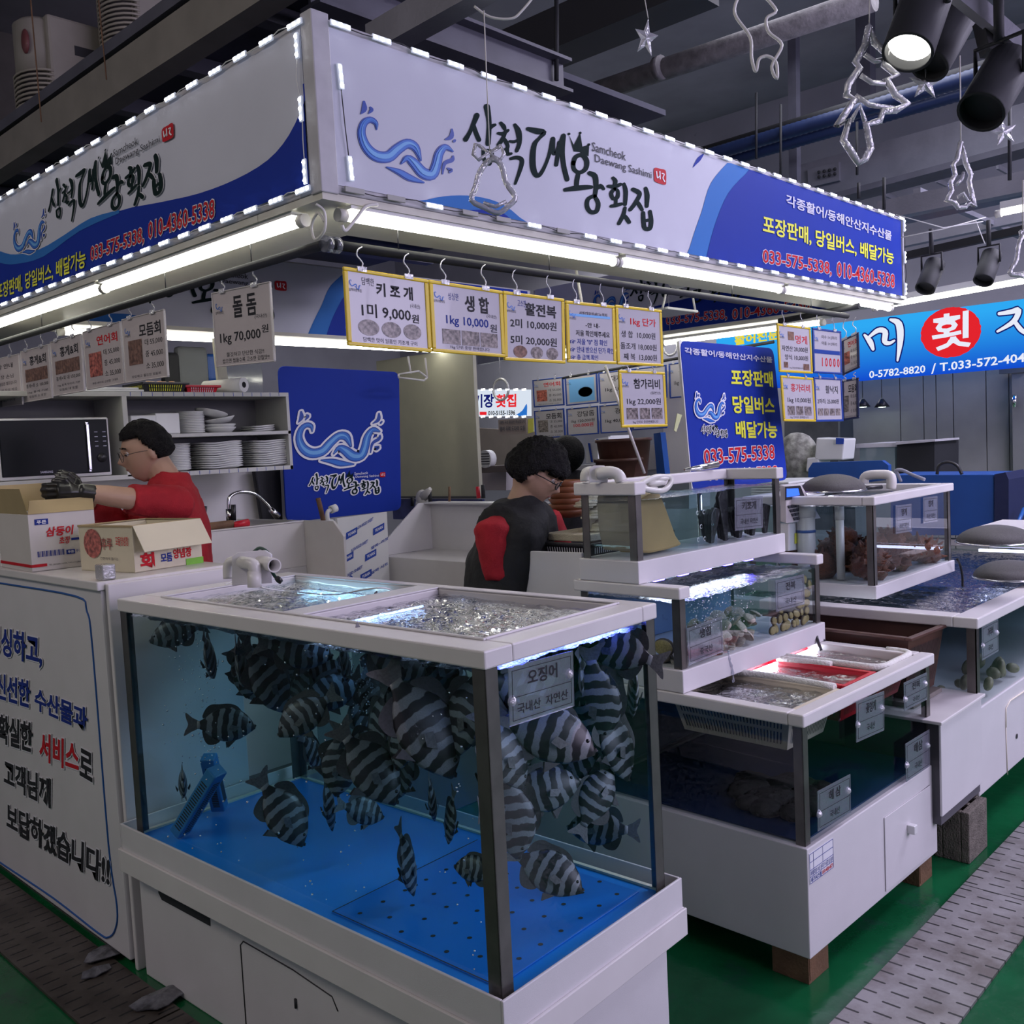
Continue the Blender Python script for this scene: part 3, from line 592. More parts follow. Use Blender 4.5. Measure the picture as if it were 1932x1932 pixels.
# LED strings
def leds(name, label, pts, n, off=(), axis=0, first=0, jit=0.0):
    """n modules evenly spread between two 3D points on a sign face"""
    a, c = V(pts[0]), V(pts[1]); d = (c - a).normalized(); out = V((0, -1, 0)) if axis == 0 else V((-1, 0, 0)); side = d.cross(out)
    t = thing(name, label, 'light string', tuple(a)); b = MB(); P = []
    for i in range(n * 2 - 1): P.append(a.lerp(c, i / (2 * n - 2)) + out * (.004 + .007 * (i % 2)) + side * (.006 * sin(i * 1.7)))
    b.tube(P, .0016, 5); b.build('wire', 'black' if axis == 0 else 'white', t)
    R_ = Matrix((d, side, out)).transposed().to_4x4()
    for i in range(n):
        T = Matrix.Translation(a.lerp(c, i / max(n - 1, 1)) + out * .004 + side * random.uniform(-jit, jit)) @ R_
        b = MB(); b.box((-.034, -.008, 0), (.034, .008, .006), T); mo = b.build('led_module', 'ledoff' if i in off else 'modul', t, .002)
        if i not in off:
            b = MB()
            for x in (-.024, 0, .024): b.ball(T @ V((x, 0, .006)), .0052, 8, 5)
            b.build('lens', 'led', mo)
leds('led_string', 'string of white LEDs along the top edge of the right sign', ((XS + .085, YS - .006, ZT - .012), (XE - .03, YS - .006, ZT - .012)), 28)
leds('led_string', 'LED string along the foot of the right sign, several modules near the corner dark', ((XS + .10, YS - .006, ZB + .012), (XE - .03, YS - .006, ZB + .012)), 27, off=(0, 1, 3, 4, 6))
leds('led_string', 'upright string of white LEDs on the right sign beside the stall corner', ((XS + .075, YS - .006, ZT - .15), (XS + .09, YS - .006, ZB + .07)), 2)
leds('led_string', 'upright string of white LEDs at the far end of the right sign', ((XE - .006, YS - .012, ZT - .05), (XE - .006, YS - .012, ZB + .06)), 3)
leds('led_string', 'string of white LEDs along the top edge of the left sign', ((XS - .006, YS + .06, ZT - .012), (XS - .006, 4.6, ZT - .012)), 18, axis=1)
leds('led_string', 'string of white LEDs along the foot of the left sign', ((XS - .006, YS + .07, ZB + .014), (XS - .006, 4.63, ZB + .012)), 19, axis=1)
leds('led_string', 'upright string of white LEDs on the left sign beside the stall corner', ((XS - .006, YS + .055, ZT - .07), (XS - .006, YS + .055, ZB + .06)), 3, axis=1)
# rails below the canopy
RZ = 2.185
def rail(name, label, P, r=.014, m='blackm'):
    b = MB(); b.tube(P, r, 12); return tag(b.build(name, m), label, 'rail')
rail('hanging_rail', 'black rail under the right sign carrying the yellow framed price boards', [(XS + .06, YS + .06, RZ), (4.92, YS + .035, RZ)])
rail('hanging_rail', 'black rail under the left sign carrying the clear framed price cards', [(XS + .05, YS + .08, RZ), (XS + .05, 5.2, RZ)])
rail('hanging_rail', 'short black rail turning back at the far end above the bright blue sign', [onX(1621, 577, 5.0), onX(1470, 606, 5.0)], .016)
rail('hanging_rail', 'thin black rail carrying the blue framed boards at the back of the stall', [onX(1130, 706, 5.6) + V((0, .35, .0)), onX(1460, 645, 5.6)], .010)
for k, (x, y) in enumerate([(XS + .05, YS + .45), (XS + .05, YS + 1.0), (XS + .05, YS + 2.1), (XS + .3, YS + .05), (XS + .98, YS + .05), (XS + 2.2, YS + .05), (XS + 2.95, YS + .05)]):
    b = MB(); b.tube([(x, y, RZ), (x, y, ZB - .02)], .0018, 5); b.tube([(x, y, ZB - .05), (x, y, ZB - .02)], .006, 6); tag(b.build('hanger_wire', 'black'), ('thin hanger wire holding the left rail near the corner', 'thin hanger wire holding the left rail above the single price card', 'thin hanger wire holding the left rail above the row of price cards', 'thin hanger wire on the right rail above the first yellow board', 'thin hanger wire on the right rail above the third yellow board', 'thin hanger wire on the right rail above the standing blue sign', 'thin hanger wire on the right rail above the small far boards')[k], 'wire')
for k in range(2):
    b = MB(); p = V((XS + .05 + k * .03, YS + .065 - .0 * k, RZ)); b.tube([p - V((.006, 0, 0)), p + V((.012, 0, 0))], .023, 16); tag(b.build('rail_end_ring', 'acsheet'), ('clear plastic ring on the left rail end at the stall corner', 'clear plastic ring on the right rail end at the stall corner')[k], 'ring')
b = MB(); b.tube(spline([tuple(p) for p in (onZ(596, 385, ZB - .03), onZ(612, 400, 2.26), onX(612, 435, XS + .02), onX(594, 452, XS + .02), onX(588, 425, XS + .02), onX(600, 402, XS + .02), onX(612, 418, XS + .02))], k=5), .004, 8)
tag(b.build('looped_cable', 'pipe'), 'ivory cable looped below the stall corner beside the lamp ends', 'cable')
b = MB(); b.tube(spline([tuple(onY(x, y, YS - .01 + .0)) for x, y in ((712, 386), (690, 390), (672, 412), (652, 435), (645, 425))], k=5), .005, 8)
tag(b.build('drooping_cable', 'pipe'), 'ivory cable drooping in a V over the start of the right lamp', 'cable')
# ================================================================== TANKS
def L3(o, x, y, z): return wmat(o) @ V((x, y, z))
def ringplate(b, x0, y0, x1, y1, z0, z1, holes, T):
    """flat frame with rectangular openings that share the same x range; holes: (y0,y1) list between hx0,hx1"""
    (hx0, hx1), ys = holes
    b.box((x0, y0, z0), (hx0, y1, z1), T); b.box((hx1, y0, z0), (x1, y1, z1), T)
    cur = y0
    for a, c in ys: b.box((hx0, cur, z0), (hx1, a, z1), T); cur = c
    b.box((hx0, cur, z0), (hx1, y1, z1), T)
def posts(t, xs, ys, z0, z1, w_=.036, m='steel'):
    T = wmat(t)
    for x, sx in xs:
        for y, sy in ys:
            b = MB(); b.box((min(x, x + sx * w_), min(y, y + sy * .003), z0), (max(x, x + sx * w_), max(y, y + sy * .003), z1), T); b.box((min(x, x + sx * .003), min(y, y + sy * w_), z0), (max(x, x + sx * .003), max(y, y + sy * w_), z1), T)
            b.build('corner_post', m, t)
def panes(t, W_, D_, z0, z1, m='glass', i=.004):
    T = wmat(t)
    for nm, a, c in (('front', (i, i, z0), (i, D_ - i, z1)), ('side', (i, i, z0), (W_ - i, i, z1)), ('back', (W_ - i, i, z0), (W_ - i, D_ - i, z1)), ('end', (i, D_ - i, z0), (W_ - i, D_ - i, z1))):
        b = MB()
        if a[0] == c[0]: P = [a, (a[0], c[1], a[2]), c, (a[0], a[1], c[2])]
        else: P = [a, (c[0], a[1], a[2]), c, (a[0], a[1], c[2])]
        b.add([T @ V(p) for p in P], [(0, 1, 2, 3)]); b.build('glass_pane', m, t)
def watertop(t, x0, y0, x1, y1, z, m='water', amp=.006):
    T = wmat(t); nx, ny = max(4, int((x1 - x0) / .008)), max(4, int((y1 - y0) / .008)); b = MB()
    b.add([T @ V((x0 + (x1 - x0) * i / nx, y0 + (y1 - y0) * j / ny, z + amp * (.6 * noise.noise(V((i * .14, j * .14, z * 9))) + .42 * noise.noise(V((i * .38, j * .38, 4))) + .16 * noise.noise(V((i * .9, j * .9, 7)))))) for j in range(ny + 1) for i in range(nx + 1)],
          [(j * (nx + 1) + i, j * (nx + 1) + i + 1, (j + 1) * (nx + 1) + i + 1, (j + 1) * (nx + 1) + i) for j in range(ny) for i in range(nx)], True); return b.build('water_surface', m, t)
def waterbody(t, x0, y0, x1, y1, z0, z1, m):
    b = MB(); b.box((x0, y0, z0), (x1, y1, z1), wmat(t)); return b.build('water', m, t)
# ---------------- big fish tank
TO = (1.3015, 1.336, 0); TA = .036; TW, TD = .603, 1.4915
st = thing('tank_stand', 'white cabinet stand with stepped catch tray under the big striped fish tank', 'stand', TO, TA); T = wmat(st)
b = MB(); b.box((.025, .0, .0), (TW + .0, 1.56, .385), T); b.build('cabinet', 'pvc', st, .004)
def tray(b, x0, y0, x1, y1, z0, z1, w_, T):
    b.box((x0, y0, z0), (x1, y0 + w_, z1), T); b.box((x0, y1 - w_, z0), (x1, y1, z1), T); b.box((x0, y0 + w_, z0), (x0 + w_, y1 - w_, z1), T); b.box((x1 - w_, y0 + w_, z0), (x1, y1 - w_, z1), T)
b = MB(); tray(b, -.021, -.022, .649, 1.562, .36, .502, .007, T); b.box((-.013, -.014, .44), (.641, 1.554, .462), T); b.build('catch_tray', 'pvc', st, .002)
b = MB(); tray(b, -.029, -.030, .655, 1.570, .355, .424, .008, T); b.build('lower_lip', 'pvc2', st, .002)
b = MB(); P = [(.0235, y, z) for y, z in ((1.437, .350), (1.15, .340), (1.15, .283), (1.42, .283), (1.437, .30))]; b.prism([T @ V(p) for p in P], T.to_3x3() @ V((-.0008, 0, 0))); b.build('hand_slot', 'dark', st)
b = MB(); b.tube([T @ V(p) for p in ((.024, 1.0, .02), (.024, 1.0, .275), (.024, .985, .29), (.024, .76, .285), (.024, .60, .27), (.024, .58, .24))], .0018, 4); b.tube([T @ V((.023, .755, .21)), T @ V((.023, .755, .185))], .004, 6); b.build('door_outline', 'dark', st)
ft = thing('fish_tank', 'big glass fish tank full of striped fish on the white stand', 'aquarium', TO, TA); T = wmat(ft)
b = MB(); ringplate(b, -.006, -.006, TW + .006, TD + .006, 1.163, 1.201, ((.078, .548), ((.074, .69), (.775, 1.372))), T); b.build('top_rim', 'pvc2', ft, .004)
b = MB(); ringplate(b, .07, .066, .556, 1.38, 1.201, 1.206, ((.078, .548), ((.074, .69), (.775, 1.372))), T); b.build('inner_lip', 'pvc', ft, .002)
posts(ft, ((-.001, 1), (TW, -1)), ((-.001, 1), (TD, -1)), .465, 1.163)
panes(ft, TW, TD, .466, 1.163)
b = MB(); b.box((.006, .006, .466), (TW - .006, TD - .006, .476), T); b.build('tank_floor', mat('bright_blue_tank_floor', (.01, .27, .88), .35, var=.06), ft)
b = MB(); tray(b, -.006, -.006, TW + .006, TD + .006, .463, .482, .012, T); b.build('sealant', 'pvcedge', ft)
waterbody(ft, .008, .008, TW - .008, TD - .008, .478, 1.150, 'wvol')
watertop(ft, .01, .01, TW - .01, TD - .01, 1.150, 'waterf', .010)
watertop(ft, .079, .075, .547, .689, 1.184, 'waterf', .009); watertop(ft, .079, .776, .547, 1.371, 1.184, 'waterf', .009)
# perforated filter plate on the blue floor
b = MB(); y0, y1 = .05, .60
b.box((.04, y0, .4765), (TW - .04, y1, .480), T); fp = b.build('filter_plate', mat('blue_filter_plate', (.006, .20, .74), .35, var=.06), ft, .001)
b = MB()
for i in range(7):
    for j in range(7):
        x, y = .075 + i * .074 + (j % 2) * .03, .085 + j * .075; b.lathe([(.0, .4806), (.0062, .4806)], (0, 0, 0), 8, T @ Matrix.Translation((x, y, 0)))
b.tube([T @ V(p) for p in ((.042, .052, .480), (.042, .6, .480), (.56, .6, .480))], .0015, 4); b.build('filter_holes', 'dark', fp)
# submerged light bar and its holder
b = MB(); b.box((.16, .705, 1.154), (.50, .755, 1.1625), T); b.build('light_bar', emat('lit_blue_white_bar', (.45, .62, 1.0), 20), ft)
b = MB(); b.box((.10, .040, 1.156), (.55, .062, 1.1625), T); b.build('light_bar', emat('lit_blue_led_bar', (.10, .14, 1.0), 22), ft)
b = MB(); b.box((.50, .9, 1.154), (.54, 1.3, 1.1625), T); b.build('light_bar', emat('lit_teal_white_bar', (.5, .85, 1.0), 9), ft)
# bubble columns
def bubbles(par, cols, n, rr=(.0012, .0042), T=None, seed=3, m='bubble', name='air_bubbles'):
    R = random.Random(seed); b = MB()
    for i in range(n):
        x, y, s, z0, z1 = cols[R.randrange(len(cols))]
        z = R.uniform(z0, z1); b.ball(T @ V((x + R.gauss(0, s), y + R.gauss(0, s), z)), R.uniform(*rr), 6, 4)
    o = b.build(name, m, par); o['kind'] = 'stuff'; return o
bubbles(ft, [(.20, .60, .022, .92, 1.14), (.30, .62, .03, 1.0, 1.14), (.10, 1.25, .03, .70, 1.14)], 420, (.001, .003), T, 5, clear('fine_bubbles', (.95, .97, 1), .4, .1, f0=.2, haze=((.75, .85, 1.0), .55)))
bubbles(ft, [(.03, y, .03, .5, 1.14) for y in (.08, .15, .5, .62, .75, 1.0, 1.12, 1.3)], 130, (.0016, .0036), T, 9, name='droplets')
# blue slotted pump boxes leaning in the tank
def pump(label, a, c, w_):
    t = thing('slotted_filter_box', label, 'filter box', tuple(a)); d = (c - a); R_ = d.to_track_quat('Z', 'X').to_matrix().to_4x4(); TT = Matrix.Translation(a) @ R_; L_ = d.length
    b = MB(); b.box((-.02, -w_ / 2, 0), (.02, w_ / 2, L_), TT); b.build('box_body', mat('pale_blue_plastic', (.05, .25, .55), .4), t, .004)
    for s in (-1, 1):
        b = MB()
        for i in range(22): b.box((s * .0205, -w_ / 2 + .012, .02 + i * (L_ - .05) / 22), (s * .0212, w_ / 2 - .012, .02 + i * (L_ - .05) / 22 + .004), TT)
        for i in range(20): b.box((-.012, s * (w_ / 2 + .0004), .03 + i * (L_ - .07) / 20), (.012, s * (w_ / 2 + .001), .034 + i * (L_ - .07) / 20), TT)
        b.build('slots', 'dark', t)
pump('pale blue slotted filter box leaning in the left end of the big tank, nearer one', L3(ft, .07, 1.37, .49), L3(ft, .11, 1.20, .70), .05)
pump('darker blue slotted filter box leaning behind its twin at the tank end', L3(ft, .25, 1.44, .49), L3(ft, .20, 1.40, .68), .045)
# labels hung on glass
def label_sheet(name, label, T, x0, x1, z0, z1, y, lines, cat='label', tilt=0.0, cups=True, group=None, sheet='acsheet', ink='ink'):
    """clear acrylic label on a pane at local y; faces -y"""
    c = V(((x0 + x1) / 2, y, z0)); t = thing(name, label, cat, tuple(T @ c), group=group); R_ = Matrix.Translation(T @ c) @ T.to_3x3().to_4x4() @ Matrix.Rotation(tilt, 4, 'Y') @ Matrix.Translation(-c)
    b = MB(); b.box((x0, y - .004, z0), (x1, y - .001, z1), R_); b.build('clear_sheet', sheet, t, .001)
    b = MB(); m_ = .010; yy = y - .0046; w_ = .0012
    for a, e_ in (((x0 + m_, z0 + m_), (x1 - m_, z0 + m_)), ((x0 + m_, z1 - m_), (x1 - m_, z1 - m_)), ((x0 + m_, z0 + m_), (x0 + m_, z1 - m_)), ((x1 - m_, z0 + m_), (x1 - m_, z1 - m_)), ((x0 + m_, (z0 + z1) / 2 - .004), (x1 - m_, (z0 + z1) / 2 - .004))):
        b.box((a[0] - w_ / 2, yy, a[1] - w_ / 2), (e_[0] + w_ / 2, yy + .0005, e_[1] + w_ / 2), R_)
    for k, (tx, s) in enumerate(lines):
        cz = z0 + (z1 - z0) * (.74 if k == 0 else .26); w2 = (x1 - x0) * s / 2; h2 = (z1 - z0) * (.13 if k == 0 else .09); cx = (x0 + x1) / 2
        letter(b, tx, R_ @ V((cx - w2, yy, cz - h2)), R_ @ V((cx + w2, yy, cz - h2)), R_ @ V((cx - w2, yy, cz + h2)), .02 if k == 0 else .005, .0004)
    b.build('lettering', ink, t)
    if cups:
        for x in (x0 + .012, x1 - .012):
            b = MB(); b.lathe([(.0, -.006), (.005, -.005), (.012, .002), (.013, .004)], (0, 0, 0), 12, R_ @ Matrix.Translation((x, y - .004, (z0 + z1) / 2 + (x - (x0 + x1) / 2) * .12)) @ Matrix.Rotation(RD(-90), 4, 'X')); b.build('suction_cup', 'acryl', t)
    return t
label_sheet('tank_label', 'clear label sheet stuck on the big fish tank, right of the corner post', T, .058, .270, 1.030, 1.152, -.002, (('오징어', .46), ('국내산  자연산', .78)), tilt=RD(2))
# power lead and white cord across the rim
b = MB(); b.tube(spline([tuple(onZ(x, y, z)) for x, y, z in ((425, 1102, 1.21), (455, 1095, 1.215), (500, 1110, 1.212), (560, 1117, 1.165), (630, 1122, 1.165), (690, 1112, 1.21), (730, 1110, 1.212), (750, 1125, 1.165))], k=5), .0022, 6)
tag(b.build('cable', 'white'), 'thin white cord lying across the open top of the big fish tank', 'cord')
# return pipes on the far end of the rim
rp = thing('return_pipe', 'ivory elbow pipes on a white bracket at the far end of the big tank rim', 'pipe', tuple(onZ(470, 1100, 1.2)))
dp = 2.62
def A(px, py, d=0.0): return at(px, py, dp + d)
b = MB(); b.prism([A(437, 1105), A(437, 1050), A(448, 1042), A(500, 1038), A(512, 1046), A(514, 1100)], f_ * .012); b.build('bracket', 'pvc', rp, .002)
b = MB(); b.tube(spline([tuple(A(*q)) for q in ((430, 1092, .06), (430, 1066, .06), (440, 1058, .06), (462, 1056, .06))], k=4), .013, 14); b.build('elbow', 'pipe', rp)
b = MB(); b.tube(spline([tuple(A(*q)) for q in ((454, 1060, .03), (465, 1062, -.04), (478, 1066, -.06), (481, 1080, -.06), (480, 1104, -.06))], k=4), .0165, 16); b.tube([A(480, 1078, -.06), A(480, 1108, -.06)], .0185, 16); b.build('elbow', 'pipe', rp)
b = MB(); b.pipe([A(489, 1060, .02), A(518, 1067, -.07)], .019, .003); b.build('outlet', 'pipe', rp)
b = MB(); b.tube(spline([tuple(A(*q)) for q in ((478, 1042, .03), (490, 1034, .03), (505, 1042, .02), (512, 1060, .0), (514, 1080, -.02), (526, 1096, -.05))], k=5), .0045, 8); b.build('green_hose', mat('dark_green_hose', (.01, .05, .035), .4), rp)
b = MB(); b.tube([A(524, 1096, -.05), A(528, 1092, -.045)], .011, 10); b.build('hose_nozzle', 'black', rp)
# ---------------- fish
def fishmesh():
    secs = [(0, .022, .012, -.03), (.03, .048, .026, -.025), (.06, .085, .038, -.012), (.12, .140, .056, 0), (.22, .205, .075, .006), (.34, .243, .085, .01), (.46, .245, .082, .01), (.58, .215, .068, .008), (.68, .155, .048, .005), (.76, .09, .03, .002), (.82, .058, .018, 0), (.86, .055, .014, 0)]
    b = MB(); n = 14; vs = []
    for x, h, w_, zc in secs:
        for k in range(n):
            a = 2 * pi * k / n; vs.append(V((x, w_ * sin(a) * (1 - .25 * abs(cos(a))), zc + h * cos(a))))
    fs = [(i * n + k, i * n + (k + 1) % n, (i + 1) * n + (k + 1) % n, (i + 1) * n + k) for i in range(len(secs) - 1) for k in range(n)] + [tuple(range(n)), tuple(range((len(secs) - 1) * n, len(secs) * n))]
    b.add(vs, fs, True)
    b.add([V((-.02, 0, -.005)), V((.012, .014, .015)), V((.012, -.014, .015)), V((.012, .014, -.04)), V((.012, -.014, -.04))], [(0, 1, 2), (0, 4, 3), (0, 3, 1), (0, 2, 4)]); return b
def flat(b, pts, t=.004):
    b.prism([V((x, -t / 2, z)) for x, z in spline(pts, True, 3)], (0, t, 0)); return b
ROOTF = thing('striped_fish', 'x', 'fish', (0, 0, 0)); W[ROOTF.name] = Matrix()
fb = fishmesh().build('body', 'fish', ROOTF)
flat(MB(), [(.84, .05), (.93, .10), (1.03, .17), (1.02, .09), (.985, 0), (1.02, -.09), (1.03, -.16), (.93, -.10), (.84, -.05)]).build('tail_fin', 'fin', ROOTF)
flat(MB(), [(.22, .18), (.28, .27), (.40, .31), (.55, .30), (.68, .29), (.76, .21), (.78, .09), (.6, .17), (.4, .21)]).build('dorsal_fin', 'finl', ROOTF)
flat(MB(), [(.50, -.20), (.56, -.27), (.68, -.28), (.75, -.19), (.77, -.07), (.62, -.16)]).build('anal_fin', 'finl', ROOTF)
b = MB(); b.prism([V((.26, .080, -.03)), V((.40, .125, .0)), V((.43, .125, -.07)), V((.33, .10, -.10))], (0, .004, 0)); b.build('pectoral_fin', 'fin', ROOTF)
b = MB(); b.prism([V((.26, -.080, -.03)), V((.40, -.125, .0)), V((.43, -.125, -.07)), V((.33, -.10, -.10))], (0, -.004, 0)); b.build('pectoral_fin', 'fin', ROOTF)
b = MB(); b.prism([V((.28, .02, -.21)), V((.40, .04, -.33)), V((.42, .035, -.24))], (0, .004, 0)); b.prism([V((.28, -.02, -.21)), V((.40, -.04, -.33)), V((.42, -.035, -.24))], (0, -.004, 0)); b.build('pelvic_fin', 'finl', ROOTF)
for s in (-1, 1): b = MB(); b.ball((.105, s * .047, .045), .018, 8, 6, (1, .5, 1)); b.build('fish_eye', 'eye', ROOTF)
nfish = [0]
def fish(P, L_, ang, yaw, label, grp=None, roll=0.0):
    """ang: direction of the head in the picture plane, degrees clockwise from right; yaw turns it away from the viewer"""
    P = V(P); v = (P - CAM).normalized(); side = v.cross(V((0, 0, 1))).normalized(); up = side.cross(v)
    a = RD(ang); hd = (side * cos(a) - up * sin(a)); y_ = RD(yaw); hd = (hd * cos(y_) + v * sin(y_)).normalized()
    xax = -hd; zax = (up - xax * up.dot(xax))
    if zax.length < .35: zax = side * (1 if sin(a) > 0 else -1); zax = zax - xax * zax.dot(xax)
    zax.normalize(); yax = zax.cross(xax); R_ = Matrix((xax, yax, zax)).transposed() @ Matrix.Rotation(RD(roll), 3, 'X')
    loc = P - R_ @ V((.45, 0, 0)) * L_
    if nfish[0] == 0: o = ROOTF; o.location = loc; o.rotation_euler = R_.to_euler(); o.scale = (L_,) * 3; o['label'] = label
    else: o = copy_tree(ROOTF, loc, R_.to_euler(), label, (L_,) * 3)
    nfish[0] += 1
    if grp: o['group'] = grp
    return o
def inplane(o, px, py, x=None, y=None):
    """point seen at px,py on the tank-local plane x=const or y=const"""
    T = wmat(o); d = ray(px, py); n = (T.to_3x3() @ V((1, 0, 0) if x is not None else (0, 1, 0))); O = T @ V((x or 0, y or 0, 0)); return CAM + d * ((O - CAM).dot(n) / d.dot(n))
FL = [  # px, py, length m, angle, yaw, depth x (left face) , label
 (535, 1535, .205, 60, 10, .10, 'boldly striped fish diving head down over the blue floor, alone at lower left'),
 (425, 1368, .18, 8, 15, .14, 'dark striped fish swimming level to the right, below the left crowd'),
 (768, 1628, .17, 80, 25, .18, 'bluish striped fish nosing down at the blue floor, right of centre'),
 (345, 1478, .15, 95, 68, .10, 'thin striped fish seen edge on beside the blue filter boxes'),
 (505, 1285, .21, 60, 20, .10, 'large dark fish angled down in the upper left crowd'),
 (455, 1255, .19, 78, 62, .06, 'striped fish seen edge on, third cluster from the left post'),
 (574, 1350, .165, 150, 10, .10, 'clearly striped fish head left just left of the bubble column'),
 (565, 1225, .19, 15, 20, .14, 'striped fish just under the rim left of the bubble column'),
 (640, 1440, .17, 95, 15, .12, 'striped fish hanging head down, left one of the middle pair'),
 (700, 1450, .21, 55, 10, .08, 'large striped fish diving right, front one of the middle pair'),
 (715, 1368, .18, 100, 20, .16, 'striped fish hanging head down below the bubble column'),
 (800, 1370, .26, 60, 10, .05, 'very large dark fish hanging in front left of the corner post'),
 (880, 1345, .20, 110, 15, .12, 'striped fish head down directly left of the corner post'),
 (745, 1240, .19, 30, 25, .12, 'dark fish at the surface right of the bubble column'),
 (255, 1235, .17, 75, 20, .16, 'striped fish behind the left end post near the rim'),
 (330, 1195, .16, 170, 10, .18, 'dark fish under the rim at the far left end of the tank'),
 (620, 1515, .16, 85, 20, .26, 'pale striped fish at the bottom of the middle cluster'),
 (685, 1530, .14, 20, 30, .30, 'bluish fish beneath the middle pair'),
 (815, 1510, .12, 85, 40, .20, 'small dark fish dangling tail up above the right part of the floor'),
 (650, 1250, .16, 80, 55, .22, 'narrow fish seen edge on beside the bubble column'),
 (895, 1640, .11, 195, 30, .16, 'grey fish tail seen left of the corner post near the floor'),
 (850, 1545, .13, 100, 30, .22, 'small grey fish hanging behind the corner post'),
 (590, 1420, .14, 60, 45, .20, 'small striped fish at the left edge of the middle cluster'),
 (760, 1460, .16, 120, 30, .24, 'striped fish partly hidden behind the middle pair'),
 (395, 1240, .18, 80, 50, .10, 'dark fish seen nearly edge on in the upper left crowd')]
for px, py, L_, a, yw, dx, lb in FL: fish(inplane(ft, px, py, x=dx), L_ * 1.1, a, yw, lb)
FR = [(1036, 1645, .175, 28, 5, .07, 'boldly striped fish low by the perforated plate, head down right'),
 (1125, 1505, .165, -62, 10, .09, 'sharply striped fish heading up right in the right side pane'),
 (1130, 1562, .17, 185, 10, .18, 'pale striped fish with forked tail to the right, low in the right pane'),
 (1035, 1385, .23, 20, 10, .05, 'large striped fish below the clear label'),
 (1025, 1492, .19, -15, 15, .12, 'striped fish slanting up in the middle of the right pane'),
 (930, 1530, .16, 5, 72, .10, 'pale fish facing out beside the corner post'),
 (1165, 1225, .20, 200, 15, .06, 'striped fish at the top right of the right pane'),
 (1125, 1320, .22, 85, 15, .10, 'dark fish right of the clear label'),
 (1160, 1400, .21, 70, 20, .08, 'dark striped fish against the right end post'),
 (985, 1310, .20, 30, 30, .14, 'striped fish hidden behind the clear label'),
 (1085, 1440, .17, 150, 20, .16, 'dark fish in the middle of the right pane behind the others'),
 (950, 1420, .19, 60, 20, .10, 'striped fish directly right of the corner post at mid height'),
 (1195, 1300, .17, 95, 30, .16, 'dark fish near the right end post under the rim')]
for px, py, L_, a, yw, dy, lb in FR: fish(inplane(ft, px, py, y=dy), L_ * 1.08, a, yw, lb)
R = random.Random(11)
for i in range(34):
    x = R.uniform(.13, .50); y = R.uniform(.45, 1.32) if i < 14 else R.uniform(.10, .62); z = R.uniform(.90, 1.09) if i % 3 else R.uniform(.78, 1.0)
    fish(L3(ft, x, y, z), R.uniform(.16, .22), R.choice((60, 90, 110, 20, 160, 80)), R.uniform(0, 50), 'one of the dark striped fish crowding deep inside the upper half of the big tank', 'dark striped fish crowding the upper half of the big tank')
# ---------------- three tier tanks
AO = (2.476, 1.266, 0); AA = -.023; AW = .933
def tiertank(key, label, y0, y1, z0, z1, z2, z3, wv, gl='glass', full_rim=True, base=True, x0=0, x1=AW, O=AO, AN=AA, rw=.05):
    """x along the long side; y0..y1 depth; z0 base bottom, z1 glass bottom, z2 rim bottom, z3 rim top"""
    t = thing(key, label, 'aquarium', (O[0], O[1], 0), AN); T = wmat(t)
    if base: b = MB(); b.box((x0 - .002, y0, z0), (x1, y1 - .01, z1), T); b.build('base_ledge', 'pvc', t, .003)
    for x, sx in ((x0 + .012, 1), (x1 - .012, -1)):
        for y, sy in ((y0 + .012, 1), (y1 - .02, -1)):
            b = MB(); w_ = .03; b.box((min(x, x + sx * w_), min(y, y + sy * .003), z1), (max(x, x + sx * w_), max(y, y + sy * .003), z2), T); b.box((min(x, x + sx * .003), min(y, y + sy * w_), z1), (max(x, x + sx * .003), max(y, y + sy * w_), z2), T); b.build('corner_post', 'steel', t)
    i = .015
    for P in (((x0 + i, y0 + i, z1), (x0 + i, y1 - i, z1), (x0 + i, y1 - i, z2), (x0 + i, y0 + i, z2)), ((x0 + i, y0 + i, z1), (x1 - i, y0 + i, z1), (x1 - i, y0 + i, z2), (x0 + i, y0 + i, z2)),
              ((x1 - i, y0 + i, z1), (x1 - i, y1 - i, z1), (x1 - i, y1 - i, z2), (x1 - i, y0 + i, z2)), ((x0 + i, y1 - i, z1), (x1 - i, y1 - i, z1), (x1 - i, y1 - i, z2), (x0 + i, y1 - i, z2))):
        b = MB(); b.add([T @ V(p) for p in P], [(0, 1, 2, 3)]); b.build('glass_pane', gl, t)
    b = MB()
    if full_rim: tray(b, x0 - .004, y0 - .002, x1 + .002, y1, z2, z3, rw, T)
    else:
        b.box((x0 - .004, y0 - .0, z2), (x0 + .055, y1, z3), T); b.box((x1 - .05, y0, z2), (x1 + .002, y1, z3), T); b.box((x0 + .055, y1 - .04, z2 + .004), (x1 - .05, y1, z3), T)
    b.build('top_rim', 'pvc2', t, .005)
    waterbody(t, x0 + .02, y0 + .02, x1 - .02, y1 - .025, z1 + .004, z2 - .012, wv)
    return t
